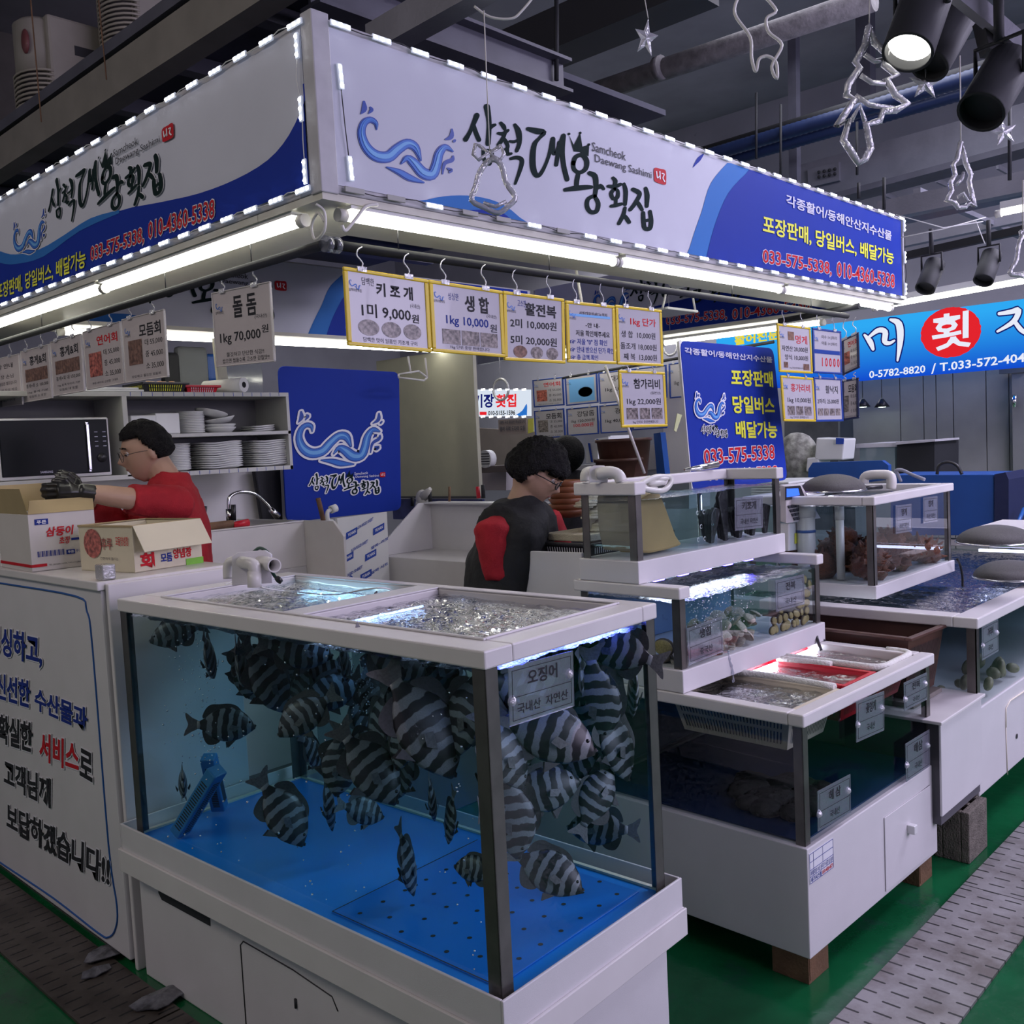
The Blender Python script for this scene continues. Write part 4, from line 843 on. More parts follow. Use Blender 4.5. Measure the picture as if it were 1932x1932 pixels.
# bottom tier
a1 = tiertank('shellfish_tank', 'low dark tank on a white drawer cabinet, baskets hanging in its open top', 0, .86, .085, .41, .762, .80, 'wvold', 'glassd')
T = wmat(a1)
b = MB(); b.tube([T @ V(p) for p in ((.504, -.0005, .115), (.504, -.0005, .335), (.87, -.0005, .345), (.87, -.0005, .12), (.85, -.0005, .10), (.52, -.0005, .10), (.504, -.0005, .115))], .0016, 4); dr = b.build('drawer_outline', 'inkgrey', a1)
b = MB(); b.box((.50, -.004, .10), (.872, -.001, .345), T); dr = b.build('drawer', 'pvc', a1, .002)
b = MB(); b.box((.668, -.030, .238), (.694, -.003, .268), T); b.build('knob', 'white', dr, .003)
b = MB(); b.box((.005, -.0015, .305), (.152, -.0005, .395), T); b.build('sticker', 'inkw', a1)
b = MB()
for a, c in (((.008, .392), (.150, .392)), ((.008, .368), (.150, .368)), ((.008, .345), (.150, .345)), ((.008, .325), (.150, .325)), ((.008, .306), (.150, .306)), ((.008, .306), (.008, .392)), ((.15, .306), (.15, .392)), ((.030, .325), (.030, .392)), ((.086, .345), (.086, .392))): b.box((a[0] - .0006, -.0022, a[1] - .0006), (c[0] + .0006, -.0016, c[1] + .0006), T)
def lt2(b, tx, x0, x1, z0, z1, w_=.01, T=T, y=-.0022): letter(b, tx, T @ V((x0, y, z0)), T @ V((x1, y, z0)), T @ V((x0, y, z1)), w_, .0004)
lt2(b, '제작/각종 수조 냉각기 시공 및 설치', .012, .146, .327, .342); lt2(b, '세기시스템', .012, .075, .308, .323, .02); b.build('sticker_print', 'inkb', a1)
b = MB(); lt2(b, '010-438-4571', .080, .146, .309, .321, .02); b.build('sticker_number', 'inkr', a1)
watertop(a1, .045, .045, AW - .045, .80, .772, 'water', .008)
b = MB(); b.box((.03, .03, .411), (AW - .03, .82, .416), T); b.build('tank_floor', mat('dark_blue_tank_floor', (.004, .03, .12), .5), a1)
b = MB(); b.box((.35, .415, .772), (.93, .425, .782), T); b.build('light_bar', 'ledw', a1)
for k, (x0, x1, z0, z1, y, tx, lb) in enumerate(((.055, .262, .442, .560, -.0, '해 삼', 'clear acrylic label low on the dark tank pane, next to its corner post'), (.295, .490, .642, .768, -.008, '꽃멍게', 'clear acrylic label hooked over the dark tank rim, middle one'), (.665, .855, .655, .750, -.0, '전복', 'clear acrylic label near the top right of the dark tank pane'), (.668, .868, .415, .545, -.0, '해삼', 'clear acrylic label low on the right end of the dark tank'))):
    label_sheet('tank_label', lb, T, x0, x1, z0, z1, .012 + y - .014, ((tx, .35), ('국내산', .3)), tilt=RD((2, 3, 1, 0)[k]))
b = MB()
for i in range(22): a = 2 * pi * i / 22; b.ball(T @ V((.30 + .20 * cos(a) * R.uniform(.2, 1), .25 + .18 * sin(a) * R.uniform(.2, 1), .43)), R.uniform(.04, .07), 8, 6, (1, 1, .5))
o = b.build('rock_bed', mat('dark_shell_bed', (.05, .045, .035), .7, var=.5, scale=40, bump=.5), a1); o['kind'] = 'stuff'
# baskets
def basket(name, label, T, x0, y0, x1, y1, z0, z1, m, taper=.02, rimm=None, loc=None, slats=True, lip=.012, group=None, cat='basket', nsl=None, hole='dark'):
    c = T @ V(((x0 + x1) / 2, (y0 + y1) / 2, z0)); t = thing(name, label, cat, tuple(c), group=group)
    b = MB(); o_ = [(x0, y0), (x1, y0), (x1, y1), (x0, y1)]; i_ = [(x0 + taper, y0 + taper), (x1 - taper, y0 + taper), (x1 - taper, y1 - taper), (x0 + taper, y1 - taper)]
    th = .003
    def sh(q, d): cx, cy_ = (x0 + x1) / 2, (y0 + y1) / 2; return (q[0] + (d if q[0] < cx else -d), q[1] + (d if q[1] < cy_ else -d))
    vs = [T @ V((*q, z1)) for q in o_] + [T @ V((*q, z0)) for q in i_] + [T @ V((*sh(q, th), z1)) for q in o_] + [T @ V((*sh(q, th), z0 + th)) for q in i_]
    fs = []
    for k in range(4): n = (k + 1) % 4; fs += [(k, n, 4 + n, 4 + k), (8 + k, 12 + k, 12 + n, 8 + n), (k, 8 + k, 8 + n, n)]
    b.add(vs, fs + [(4, 5, 6, 7), (12, 15, 14, 13)]); b.build('basket_body', m, t)
    b = MB(); tray(b, x0 - lip, y0 - lip, x1 + lip, y1 + lip, z1 - .008, z1 + .004, lip + .004, T); b.build('basket_rim', rimm or m, t, .003)
    if slats:
        b = MB()
        for (p, q, pi_, qi) in ((o_[0], o_[1], i_[0], i_[1]), (o_[3], o_[0], i_[3], i_[0]), (o_[1], o_[2], i_[1], i_[2]), (o_[2], o_[3], i_[2], i_[3])):
            A_, B_ = V((*p, z1)), V((*q, z1)); C_, D_ = V((*pi_, z0)), V((*qi, z0)); n = int((B_ - A_).length / .012); nr = (B_ - A_).cross(C_ - A_).normalized() * .0008
            for i in range(2, n - 1):
                for r0, r1 in ((.18, .48), (.56, .86)):
                    u0, u1 = (i - .18) / n, (i + .18) / n
                    def bl(u, v_): return A_.lerp(B_, u).lerp(C_.lerp(D_, u), v_)
                    for s in (1, -4.5): b.add([T @ (bl(u0, r0) + nr * s), T @ (bl(u1, r0) + nr * s), T @ (bl(u1, r1) + nr * s), T @ (bl(u0, r1) + nr * s)], [(0, 1, 2, 3)])
        b.build('slots', hole, t)
    return t
sg = mat('wet_sea_squirt', (.10, .055, .05), .3, var=.6, scale=30, bump=.6, bscale=40)
whb = mat('off_white_basket_plastic', (.70, .62, .48), .45, var=.06)
basket('float_basket', 'off-white slotted basket sunk in the near end of the dark tank', T, .06, .075, .345, .50, .655, .785, whb, .03)
basket('float_basket', 'red slotted basket sunk in the middle of the dark tank', T, .40, .075, .60, .46, .66, .788, 'red', .03, hole='dark')
basket('float_basket', 'red basket with white foam floats at the far end of the dark tank', T, .66, .075, .90, .46, .66, .788, 'red', .03)
def foam(pts, label, r=.013):
    b = MB(); b.tube(spline([tuple(p) for p in pts], k=4), r, 10); tag(b.build('foam_float', mat('white_foam_pipe', (.74, .73, .68), .6, bump=.6, bscale=120, var=.06)), label, 'float')
foam([T @ V((.352, .08, .792)), T @ V((.356, .30, .794)), T @ V((.33, .48, .794)), T @ V((.22, .50, .79))], 'white foam float strapped along the off-white basket')
foam([T @ V((.64, .42, .795)), T @ V((.635, .2, .797)), T @ V((.65, .075, .796)), T @ V((.76, .062, .796)), T @ V((.90, .075, .796)), T @ V((.915, .16, .796))], 'white foam float bent round the far red basket')
foam([T @ V((.60, .42, .795)), T @ V((.61, .22, .797))], 'short white foam float between the two red baskets', .011)
b = MB(); b.tube(spline([tuple(T @ V(p)) for p in ((.93, .40, .79), (.90, .42, .83), (.86, .40, .82), (.85, .38, .78))], k=4), .006, 8); tag(b.build('black_hose', 'black'), 'short black hose hooked over the far end of the dark tank rim', 'hose')
for (px0, px1, lb) in ((.01, .13, 'brown timber block under the near corner of the white drawer cabinet'), (.80, .91, 'brown timber block under the far corner of the white drawer cabinet')):
    b = MB(); b.box((px0, .012, .0105 * 0), (px1, .13, .084), T); b.box((px0 + .004, .012 - .002, .01), (px0 + .008, .012, .08), T); tag(b.build('timber_block', 'wood', None, .003), lb, 'block')
# middle tier
a2 = tiertank('clam_tank', 'middle tank of the stepped row, clams and abalones lit blue-white inside', .404, .84, .801, .872, 1.095, 1.133, 'wvolc', 'glass', False); T = wmat(a2)
b = MB(); b.box((.05, .585, 1.1285), (AW - .24, .615, 1.133), T); b.build('light_bar', 'ledw', a2)
b = MB()
for i in range(5): b.box((.10 + i * .14, .57, 1.1285), (.15 + i * .14, .582, 1.133), T)
b.build('blue_led', emat('lit_deep_blue_led', (.08, .06, 1.0), 25), a2)
watertop(a2, .02, .42, AW - .02, .81, 1.082, 'waterf', .009)
b = MB(); b.box((.558, .425, .875), (.561, .81, 1.085), T); b.build('divider_pane', 'glass', a2)
b = MB(); b.box((.02, .80, .875), (AW - .02, .81, 1.09), T); b.build('back_panel', mat('pale_blue_back_panel', (.20, .28, .42), .5, dirt=((.1, .13, .2), 12, .6)), a2)
bubbles(a2, [(x, .43, .03, .98, 1.08) for x in (.10, .16, .3, .38)], 260, (.0010, .0026), T, 21)
label_sheet('tank_label', 'clear label sheet at the near end of the middle tank, over the clams', T, .041, .240, .885, 1.003, .413, (('생합', .36), ('중국산', .36)), tilt=RD(-2), cups=False)
label_sheet('tank_label', 'clear label sheet at the far end of the middle tank, over the abalones', T, .585, .79, .963, 1.075, .413, (('전복', .34), ('국내산', .40)), tilt=RD(1), cups=False)
# clams and abalones as individuals
def clam():
    t = thing('clam', 'x', 'clam'); W[t.name] = Matrix()
    for s, nm in ((1, 'upper_shell'), (-1, 'lower_shell')):
        b = MB(); vs = []; n = 16
        for i in range(6):
            r = i / 5
            for k in range(n):
                a = 2 * pi * k / n; rr = r * (1 + .15 * cos(a)) * (1 + .02 * (i % 2)); vs.append(V((rr * cos(a) - .1 * (1 - r), rr * sin(a) * 1.15, s * .42 * math.sqrt(max(0, 1 - r ** 2.2)))))
        b.add(vs, [(i * n + k, i * n + (k + 1) % n, (i + 1) * n + (k + 1) % n, (i + 1) * n + k) for i in range(5) for k in range(n)], True); b.build(nm, mat('clam_shell', (.42, .38, .32), .5, var=.35, scale=6, bump=.4, bscale=14) if s > 0 else 'clamd', t)
    return t
M['clamd'] = mat('darker_clam_shell', (.27, .22, .17), .5, var=.4, scale=6, bump=.4, bscale=14)
def abalone():
    t = thing('abalone', 'x', 'abalone'); W[t.name] = Matrix()
    b = MB(); b.ball((0, 0, -.12), 1, 16, 9, (1.18, .88, .32)); b.build('shell', mat('abalone_shell', (.09, .07, .05), .6, var=.5, scale=8, bump=.5, bscale=20), t)
    b = MB(); b.ball((0, 0, .1), 1, 16, 9, (1.05, .76, .28)); b.build('foot', mat('abalone_foot', (.36, .29, .12), .45, var=.3, scale=5, bump=.3, bscale=12), t)
    return t
def scatter(proto, T, box, n, s, label, group, tilt=1.0, seed=1, face=None):
    R = random.Random(seed); x0, x1, y0, y1, z0 = box
    for i in range(n):
        lay = i // max(1, int((x1 - x0) * (y1 - y0) / (s * s * 3.2))); x = R.uniform(x0, x1); y = R.uniform(y0, y1); z = z0 + s * .5 + lay * s * .9
        rt = (R.uniform(-tilt, tilt), R.uniform(-tilt, tilt), R.uniform(0, 6.28)) if face is None else (RD(80) + R.uniform(-.3, .3), R.uniform(-.2, .2), R.uniform(-.5, .5))
        o = proto if i == 0 else copy_tree(proto); o.location = T @ V((x, y, z)); o.rotation_euler = rt; k = s * R.uniform(.8, 1.2); o.scale = (k, k, k); o['label'] = label; o['group'] = group
cl = clam(); scatter(cl, T, (.06, .53, .432, .55, .874), 150, .022, 'one of the pale clams heaped in the near part of the middle tank', 'clams heaped in the middle tank', 1.2, 5)
ab = abalone()
R2 = random.Random(4)
spots = [(.60 + i * .038, .435 + .01 * (i % 2), .893) for i in range(8)] + [(.62 + i * .04, .44, .925) for i in range(7)] + [(.80 + i * .03, .44, .955) for i in range(3)] + [(.86, .44, .99), (.885, .44, 1.02), (.87, .45, 1.04), (.70, .46, .95)]
for i, s in enumerate(spots):
    o = ab if i == 0 else copy_tree(ab); o.location = T @ V(s); o.rotation_euler = (RD(80) + R2.uniform(-.2, .2), R2.uniform(-.6, .6), R2.uniform(-.3, .3)); k = .019 * R2.uniform(.85, 1.15); o.scale = (k, k, k)
    o['label'] = 'yellow-brown abalone stuck to the glass at the far end of the middle tank'; o['group'] = 'abalones on the glass of the middle tank'
for i, (x, y, z, lb) in enumerate(((.015 + .02, .50, .93, 'large brown abalone on the glass at the near end of the middle tank'),)):
    o = copy_tree(ab, T @ V((x, y, z)), (RD(90), 0, RD(-90)), lb, (.034, .034, .034)); 
for i, (x, y, z) in enumerate(((.04, .58, .89), (.045, .62, .92), (.04, .66, .89), (.05, .60, .95), (.04, .55, .884))):
    o = copy_tree(cl, T @ V((x, y, z)), (1.2, .3 * i, i), 'one of the clams seen through the short end pane of the middle tank', (.026,) * 3); o['group'] = 'clams at the end pane of the middle tank'
b = MB(); b.tube(spline([tuple(T @ V(p)) for p in ((.268, .41, .888), (.262, .402, .86), (.275, .400, .82), (.27, .395, .78))], k=5), [.002 + .0015 * (i % 3) for i in range(16)], 6); tag(b.build('water_trickle', 'acsheet'), 'thin trickle of water running from the middle tank into the dark tank', 'water')
# top tier
a3 = tiertank('pen_shell_tank', 'top tank of the stepped row holding a tan bag and dark pen shells', .56, .82, 1.134, 1.207, 1.420, 1.463, 'wvolc', 'glass', False); T = wmat(a3)
watertop(a3, .02, .58, AW - .02, .79, 1.400, 'water', .004)
b = MB(); b.box((.355, .575, 1.21), (.358, .795, 1.412), T); b.box((.475, .575, 1.21), (.478, .795, 1.405), T); b.build('divider_pane', 'glass', a3)
b = MB()
for x, z in ((.40, 1.33), (.40, 1.235), (.44, 1.33), (.42, 1.28), (.44, 1.235)): b.lathe([(.008, 0), (.006, .001)], (0, 0, 0), 10, T @ Matrix.Translation((x + .0, .60, z)) @ Matrix.Rotation(RD(90), 4, 'X'))
b.build('drain_ring', 'white', a3)
bg = thing('mesh_bag', 'tan plastic bag hanging from the rim inside the top tank', 'bag', tuple(T @ V((.2, .66, 1.22))))
def bag(name, outline, y0, y1, m, par, T=T):
    b = MB(); b.prism([T @ V((x, y0 + (z - 1.2) * .05, z)) for x, z in spline(outline, True, 3)], T.to_3x3() @ V((0, y1 - y0, 0))); o = b.build(name, m, par, .012); return o
bag('bag_body', [(.075, 1.225), (.32, 1.222), (.30, 1.26), (.235, 1.40), (.20, 1.418), (.10, 1.395), (.078, 1.33)], .62, .70, mat('tan_translucent_plastic', (.33, .24, .09), .45, var=.12, scale=8), bg)
b = MB()
for k, (zx, r) in enumerate(((1.432, .020), (1.45, .024), (1.462, .018))): b.ball(T @ V((.13 + .035 * k, .60, zx)), r, 12, 6, (2.2, .8, .5))
b.tube(spline([tuple(T @ V(p)) for p in ((.07, .59, 1.44), (.14, .575, 1.425), (.21, .59, 1.43), (.25, .60, 1.46), (.17, .60, 1.47), (.09, .60, 1.455))], True, 4), .010, 8); b.build('bag_neck', mat('white_bag_plastic', (.68, .67, .62), .35), bg)
b2 = thing('clear_bag', 'murky clear bag hanging in the near end of the top tank', 'bag', tuple(T @ V((.05, .72, 1.22))))
bag('bag_body', [(.03, 1.30), (.05, 1.23), (.062, 1.33), (.06, 1.41), (.035, 1.41)], .60, .74, clear('milky_bag', (.7, .66, .55), .1, .2, haze=((.5, .45, .33), .5)), b2)
ps = mat('pen_shell', (.018, .016, .018), .35, var=.5, scale=20, bump=.4)
R = random.Random(8)
for i in range(13):
    x = .49 + i * .031; h = R.uniform(.10, .18); b = MB(); ln = R.uniform(-.03, .03)
    b.prism([T @ V((x - .008, .60 + .03 * (i % 3), 1.212)), T @ V((x + .010, .60 + .03 * (i % 3), 1.212)), T @ V((x + .042 + ln, .605 + .03 * (i % 3), 1.212 + h)), T @ V((x + .0 + ln, .605 + .03 * (i % 3), 1.222 + h)), T @ V((x - .028 + ln, .60 + .03 * (i % 3), 1.212 + h * .9))], T.to_3x3() @ V((0, .016, 0)))
    o = b.build('pen_shell', ps, None, .004); tag(o, 'one of the black pen shells standing in the right half of the top tank', 'pen shell', 'pen shells in the top tank')
label_sheet('tank_label', 'clear label sheet on the top tank in front of the pen shells', T, .590, .785, 1.245, 1.365, .572, (('키조개', .50), ('국내산 자연산', .62)), tilt=RD(2), cups=False)
rp = thing('return_pipe', 'ivory elbow pipe bending over the near end of the top tank', 'pipe', tuple(T @ V((.02, .80, 1.463))))
dq = 3.15
def A(px, py, d=0.0): return at(px, py, dq + d)
b = MB(); b.prism([A(1112, 910), A(1112, 884), A(1120, 878), A(1140, 878), A(1147, 885), A(1147, 910)], f_ * .015); b.build('bracket', 'pvc', rp, .002)
b = MB(); b.tube(spline([tuple(A(*q)) for q in ((1104, 908, .06), (1104, 896, .06), (1110, 890, .06), (1125, 890, .05))], k=4), .017, 14); b.build('elbow', 'pipe', rp)
b = MB(); b.tube(spline([tuple(A(*q)) for q in ((1128, 894, 0), (1150, 891, -.02), (1166, 896, -.03), (1172, 908, -.03))], k=4), .020, 16); b.build('elbow', 'pipe', rp)
b = MB(); b.tube([T @ V((.62, .80, 1.474)), T @ V((.70, .79, 1.476)), T @ V((.80, .77, 1.485))], [.004, .012, .014], 12); tag(b.build('knife_handle', 'chrome'), 'shiny metal handled tool lying on the rear rim of the top tank', 'tool')
# ---------------- far tank group on the right
b1 = thing('shellfish_tank', 'long low open tank at the right, below the sea squirt tank, shells inside', 'aquarium', (3.73, 1.2, 0)); T = wmat(b1); BW, BD = 2.6, 1.25
b = MB(); b.box((.05, .02, .175), (BW, BD, .515), T); b.build('cabinet', 'pvc', b1, .004)
b = MB(); tray(b, 0, 0, BW, BD, .832, .873, .09, T); b.build('top_rim', 'pvc2', b1, .005)
b = MB(); b.box((.04, .02, .515), (.075, .024, .832), T); b.box((.04, .02, .515), (.044, .055, .832), T); b.build('corner_post', 'steel', b1)
for P in (((.05, .03, .515), (BW, .03, .515), (BW, .03, .832), (.05, .03, .832)), ((.05, .03, .515), (.05, BD, .515), (.05, BD, .832), (.05, .03, .832))):
    b = MB(); b.add([T @ V(p) for p in P], [(0, 1, 2, 3)]); b.build('glass_pane', 'glass', b1)
waterbody(b1, .06, .04, BW - .02, BD - .02, .52, .80, 'wvold'); watertop(b1, .09, .09, BW - .09, BD - .05, .815, 'water', .008)
b = MB(); b.box((.055, .30, .815), (.065, .66, .829), T); b.build('light_bar', 'ledw', b1)
b = MB(); P = [onY(x, y, 1.218) for x, y in ((1898, 1372), (1898, 1336), (1906, 1322), (1945, 1296))]; b.tube(P, .003, 6); b.tube([onY(1898, 1372, 1.218), onY(1901, 1462, 1.218)], .002, 6); b.build('door_edge', 'pvcedge', b1)
b = MB(); b.lathe([(.0, 0), (.011, 0)], (0, 0, 0), 14, Matrix.Translation(onY(1919, 1389, 1.217)) @ Matrix.Rotation(RD(90), 4, 'X')); b.build('cable_hole', 'dark', b1)
label_sheet('tank_label', 'clear label sheet on the long far tank beside its corner post', T, .07, .26, .70, .83, .012, (('가리비', .34), ('국내산', .30)), cups=True)
R = random.Random(3); shm = mat('grey_olive_shell', (.20, .19, .12), .5, var=.4, scale=20)
for i in range(14):
    x, y, z = R.uniform(.10, .7), R.uniform(.05, .2), .53; b = MB(); a = R.uniform(0, 6); h = R.uniform(.03, .09)
    b.ball((0, 0, 0), 1, 10, 6, (.018, .030, h / 2)); o = b.build('shellfish', shm, None); o.location = T @ V((x, y, z + h / 2)); o.rotation_euler = (R.uniform(-.4, .4), R.uniform(-.4, .4), a)
    tag(o, 'one of the upright greyish shells at the floor of the long far tank', 'shellfish', 'shells standing in the long far tank')
sb = thing('step_cabinet', 'low white box unit with a flat lid, standing on the concrete block', 'cabinet', (3.35, 1.205, .19)); 
b = MB(); b.box((3.36, 1.208, .235), (3.778, 1.216, .566)); b.build('front_panel', 'pvc', sb, .002)
b = MB(); b.box((3.37, 1.216, .20), (3.775, 1.56, .560)); b.build('carcass', mat('dark_cabinet_side', (.10, .095, .11), .6), sb)
b = MB(); b.box((3.335, 1.196, .566), (3.79, 1.56, .578)); b.build('lid', 'pvc2', sb, .003)
cb = MB(); x0, x1 = 3.555, 3.752; y0, y1 = 1.185, 1.31
cb.box((x0, y0, .0), (x1, y0 + .03, .19)); cb.box((x0, y1 - .03, 0), (x1, y1, .19))
for x in (x0, (x0 + x1) / 2 - .013, x1 - .026): cb.box((x, y0 + .03, 0), (x + .026, y1 - .03, .19))
tag(cb.build('concrete_block', 'cinder', None, .004), 'grey hollow concrete block on the green floor under the white step cabinet', 'concrete block')
b = MB(); b.box((3.80, 1.33, 0), (3.98, 1.50, .174)); tag(b.build('concrete_block', 'cinder', None, .004), 'concrete block in the shadow under the long far tank', 'concrete block')
# sea squirt tank on top
b3 = tiertank('sea_squirt_tank', 'upper far tank of reddish brown sea squirts with wire sieves on its rim', 0, .62, .874, .930, 1.272, 1.309, 'wvolc', 'glass', True, True, 0, .93, (3.955, 1.675), 0, .055); T = wmat(b3)
watertop(b3, .05, .05, .88, .56, 1.262, 'water', .005)
b = MB(); b.box((.30, .46, 1.264), (.60, .48, 1.27), T); b.build('light_bar', 'ledw', b3)
sq = mat('sea_squirt_skin', (.17, .045, .014), .4, var=.9, scale=18, bump=.8, bscale=45)
R = random.Random(14); psq = None
for i in range(46):
    x = R.uniform(.06, .87); y = R.uniform(.07, .5) if i > 20 else R.uniform(.06, .1); hz = .955 + R.uniform(0, .15) * (1 - abs(x - .35) * .9)
    if psq is None:
        psq = thing('sea_squirt', 'x', 'sea squirt'); W[psq.name] = Matrix(); b = MB(); b.ball((0, 0, 0), 1, 18, 12); b.v = [v * (1 + .28 * noise.noise(v * 2.5) + .12 * noise.noise(v * 7)) for v in b.v]; b.build('body', sq, psq)
        for q in range(9):
            a = V((R.uniform(-1, 1), R.uniform(-1, 1), R.uniform(-.2, 1))).normalized(); b = MB(); b.tube([a * .85, a * 1.15, a * 1.4 + V((0, 0, .1))], [.2, .12, .04], 7); b.build('spike', sq, psq)
        o = psq
    else: o = copy_tree(psq)
    k = R.uniform(.042, .068); o.location = T @ V((x, y, hz)); o.scale = (k, k, k * .9); o.rotation_euler = (R.uniform(-.5, .5), R.uniform(-.5, .5), R.uniform(0, 6))
    o['label'] = 'one of the knobbly reddish brown sea squirts heaped in the upper far tank'; o['group'] = 'sea squirts in the upper far tank'
for (x, r, z1, lb) in ((.05, .045, 1.27, 'fat white standpipe with a blue band inside the sea squirt tank'), (.05, .02, 1.26, 'slim white standpipe inside the sea squirt tank')):
    y = .36 if r > .03 else .20; t = thing('standpipe', lb, 'pipe', tuple(T @ V((x + .05, y, .935)))); b = MB(); b.tube([T @ V((x + .05, y, .935)), T @ V((x + .05, y, z1))], r * .9, 20); b.tube([T @ V((x + .05, y, z1 - .06)), T @ V((x + .05, y, z1))], r, 20); b.build('pipe_body', 'pipe', t)
    if r > .03: b = MB(); b.tube([T @ V((x + .05, y, 1.14)), T @ V((x + .05, y, 1.152))], r * .96, 20); b.build('blue_band', 'blue', t)
for k, (x0, x1, z0, z1) in enumerate(((.24, .42, 1.125, 1.25), (.56, .74, 1.14, 1.262))):
    label_sheet('tank_label', ('clear label sheet on the sea squirt tank, left one of two', 'clear label sheet on the sea squirt tank, right one of two')[k], T, x0, x1, z0, z1, .012, (('멍게', .32), ('국내산 자연산', .6)), tilt=RD(2), cups=False)
def sieve(label, c, r, h, hx=None):
    c = V(c); t = thing('wire_sieve', label, 'sieve', tuple(c)); b = MB(); prof = [(r * cos(a), h * sin(a)) for a in [pi / 2 * i / 8 for i in range(9)]]; b.lathe(prof, c, 28); b.build('mesh_dome', mat('fine_wire_mesh', (.09, .085, .085), .5, .4, var=.2, scale=200, bump=.5, bscale=900), t)
    b = MB(); b.tube([c + V((r * cos(a), r * sin(a), 0)) for a in [2 * pi * i / 30 for i in range(31)]], .005, 8, False); b.build('sieve_rim', 'chrome', t)
    if hx: b = MB(); b.tube([c + V(hx) * .5, c + V(hx)], [.008, .010], 8); b.build('handle', 'black', t)
c = onZ(1572, 925, 1.318); sieve('wire mesh sieve upside down on the rim of the sea squirt tank', c, .145, .075, (.21, -.14, .0))
c = onZ(1878, 1022, 1.10); sieve('wire mesh sieve upside down on the white shelf at the right edge of the photo', c, .15, .07)
c = onZ(1905, 1088, .90); sieve('lower wire mesh sieve at the right edge, beside the open long tank', c, .15, .075)
b = MB(); b.box((5.0, .9, .985), (5.5, 1.64, 1.075)); tag(b.build('white_shelf_tank', 'pvc2', None, .005), 'white shelf top behind the sea squirt tank with a sieve on it', 'shelf')
b = MB(); b.box((5.0, .9, .962), (5.02, 1.60, .974)); tag(b.build('led_batten', emat('lit_batten', (.55, .62, 1.0), 6)), 'lit white and blue LED batten under the white shelf at right', 'light')
b = MB(); b.tube(spline([tuple(onY(x, y, 1.63)) for x, y in ((1806, 1055), (1812, 1068), (1816, 1090), (1816, 1112))], k=4), .006, 8); tag(b.build('black_hose', 'black'), 'black hose dropping from the sea squirt tank into the long tank', 'hose')
rp = thing('return_pipe', 'ivory elbow pipe on the sea squirt tank with water in it', 'pipe', tuple(onZ(1640, 915, 1.31)))
b = MB(); b.tube(spline([tuple(onX(x, y, 4.40)) for x, y in ((1630, 912), (1632, 900), (1645, 896), (1675, 896), (1682, 904), (1681, 922))], k=4), .022, 14); b.build('elbow', 'pipe', rp)
b = MB(); b.tube(spline([tuple(onX(x, y, 4.6)) for x, y in ((1700, 909), (1694, 895), (1690, 888), (1702, 887), (1722, 896), (1745, 905))], k=4), .008, 8); tag(b.build('grey_hose', mat('grey_hose', (.25, .26, .33), .4)), 'grey hose looping over the back of the sea squirt tank', 'hose')
b = MB(); b.tube(spline([tuple(onX(x, y, 6.1)) for x, y in ((1768, 895), (1772, 878), (1788, 872), (1805, 878), (1815, 895))], k=4), .010, 8); tag(b.build('black_hose', 'black'), 'black hose arching over the blue cabinets behind the tanks', 'hose')
# brown crate between the tank groups
T = Matrix.Translation((3.42, 1.30, 0)) @ Matrix.Rotation(RD(-3), 4, 'Z')
basket('brown_crate', 'large brown slotted plastic crate between the two tank rows', T, .03, .05, .335, .72, .60, .835, 'brownpl', .03, lip=.02, hole='blackm', cat='crate')
b = MB(); b.box((3.44, 1.33, .580), (3.72, 1.85, .598)); tag(b.build('cardboard_sheet', mat('grey_wet_board', (.20, .18, .16), .7, var=.3), None, .003), 'crumpled grey board under the brown crate', 'board')
# ================================================================== LETTERED COUNTER AND BOXES
ct = thing('counter', 'tall white counter with Korean slogan inside a thin blue outline', 'counter', (1.25, 2.96, 0))
b = MB(); b.box((1.25, 2.96, .03), (1.64, 4.95, 1.215)); b.build('carcass', 'pvc', ct, .006)
b = MB(); b.box((1.238, 2.955, 1.215), (1.70, 4.95, 1.243)); b.build('counter_top', 'pvc2', ct, .004)
b = MB(); b.box((1.262, 2.935, 0.0), (1.70, 2.955, 1.235)); b.build('side_panel', 'pvc2', ct, .004)
plate_text(ct, onX, 1.249, [('싱싱하고,', 'inkb', ((-18, 1234), (81, 1262), (-18, 1178)), .03, (.07, 'inkw')), ('신선한', 'inkb', ((-6, 1316), (58, 1336), (-6, 1268)), .03, (.07, 'inkw')), ('수산물과', 'inkb', ((67, 1338), (166, 1382), (67, 1296)), .03, (.07, 'inkw')),
    ('확실한', 'ink', ((-2, 1400), (62, 1421), (-2, 1346)), .03, (.07, 'inkw')), ('서비스', 'inkr', ((76, 1433), (150, 1460), (76, 1379)), .03, (.07, 'inkw')), ('로', 'ink', ((152, 1462), (176, 1476), (152, 1409)), .03, (.07, 'inkw')),
    ('고객님께', 'ink', ((9, 1481), (97, 1525), (9, 1430)), .03, (.07, 'inkw')), ('보답하겠습니다!!', 'ink', ((14, 1564), (208, 1675), (14, 1513)), .03, (.07, 'inkw'))], 'slogan')
b = MB(); b.tube([onX(x, y, 1.249) for x, y in spline([(-80, 1086), (0, 1100), (143, 1125), (164, 1153), (175, 1225), (205, 1594), (221, 1710), (218, 1752), (205, 1768), (185, 1760), (100, 1694), (0, 1627), (-80, 1570)], k=4)], .0035, 6); b.build('blue_outline', 'blue', ct)
def carton(name, label, o, w_, d, h, rz, m, mi, flaps):
    t = thing(name, label, 'box', o, RD(rz)); T = wmat(t); b = MB(); tray(b, 0, 0, w_, d, 0, h, .004, T); b.box((0, 0, 0), (w_, d, .004), T); b.build('box_body', m, t, .001)
    for P in flaps: b = MB(); b.prism([T @ V(p) for p in P], T.to_3x3() @ V((.0, -.003, .001))); b.build('flap', mi, t, .001)
    return t, T
z = 1.243
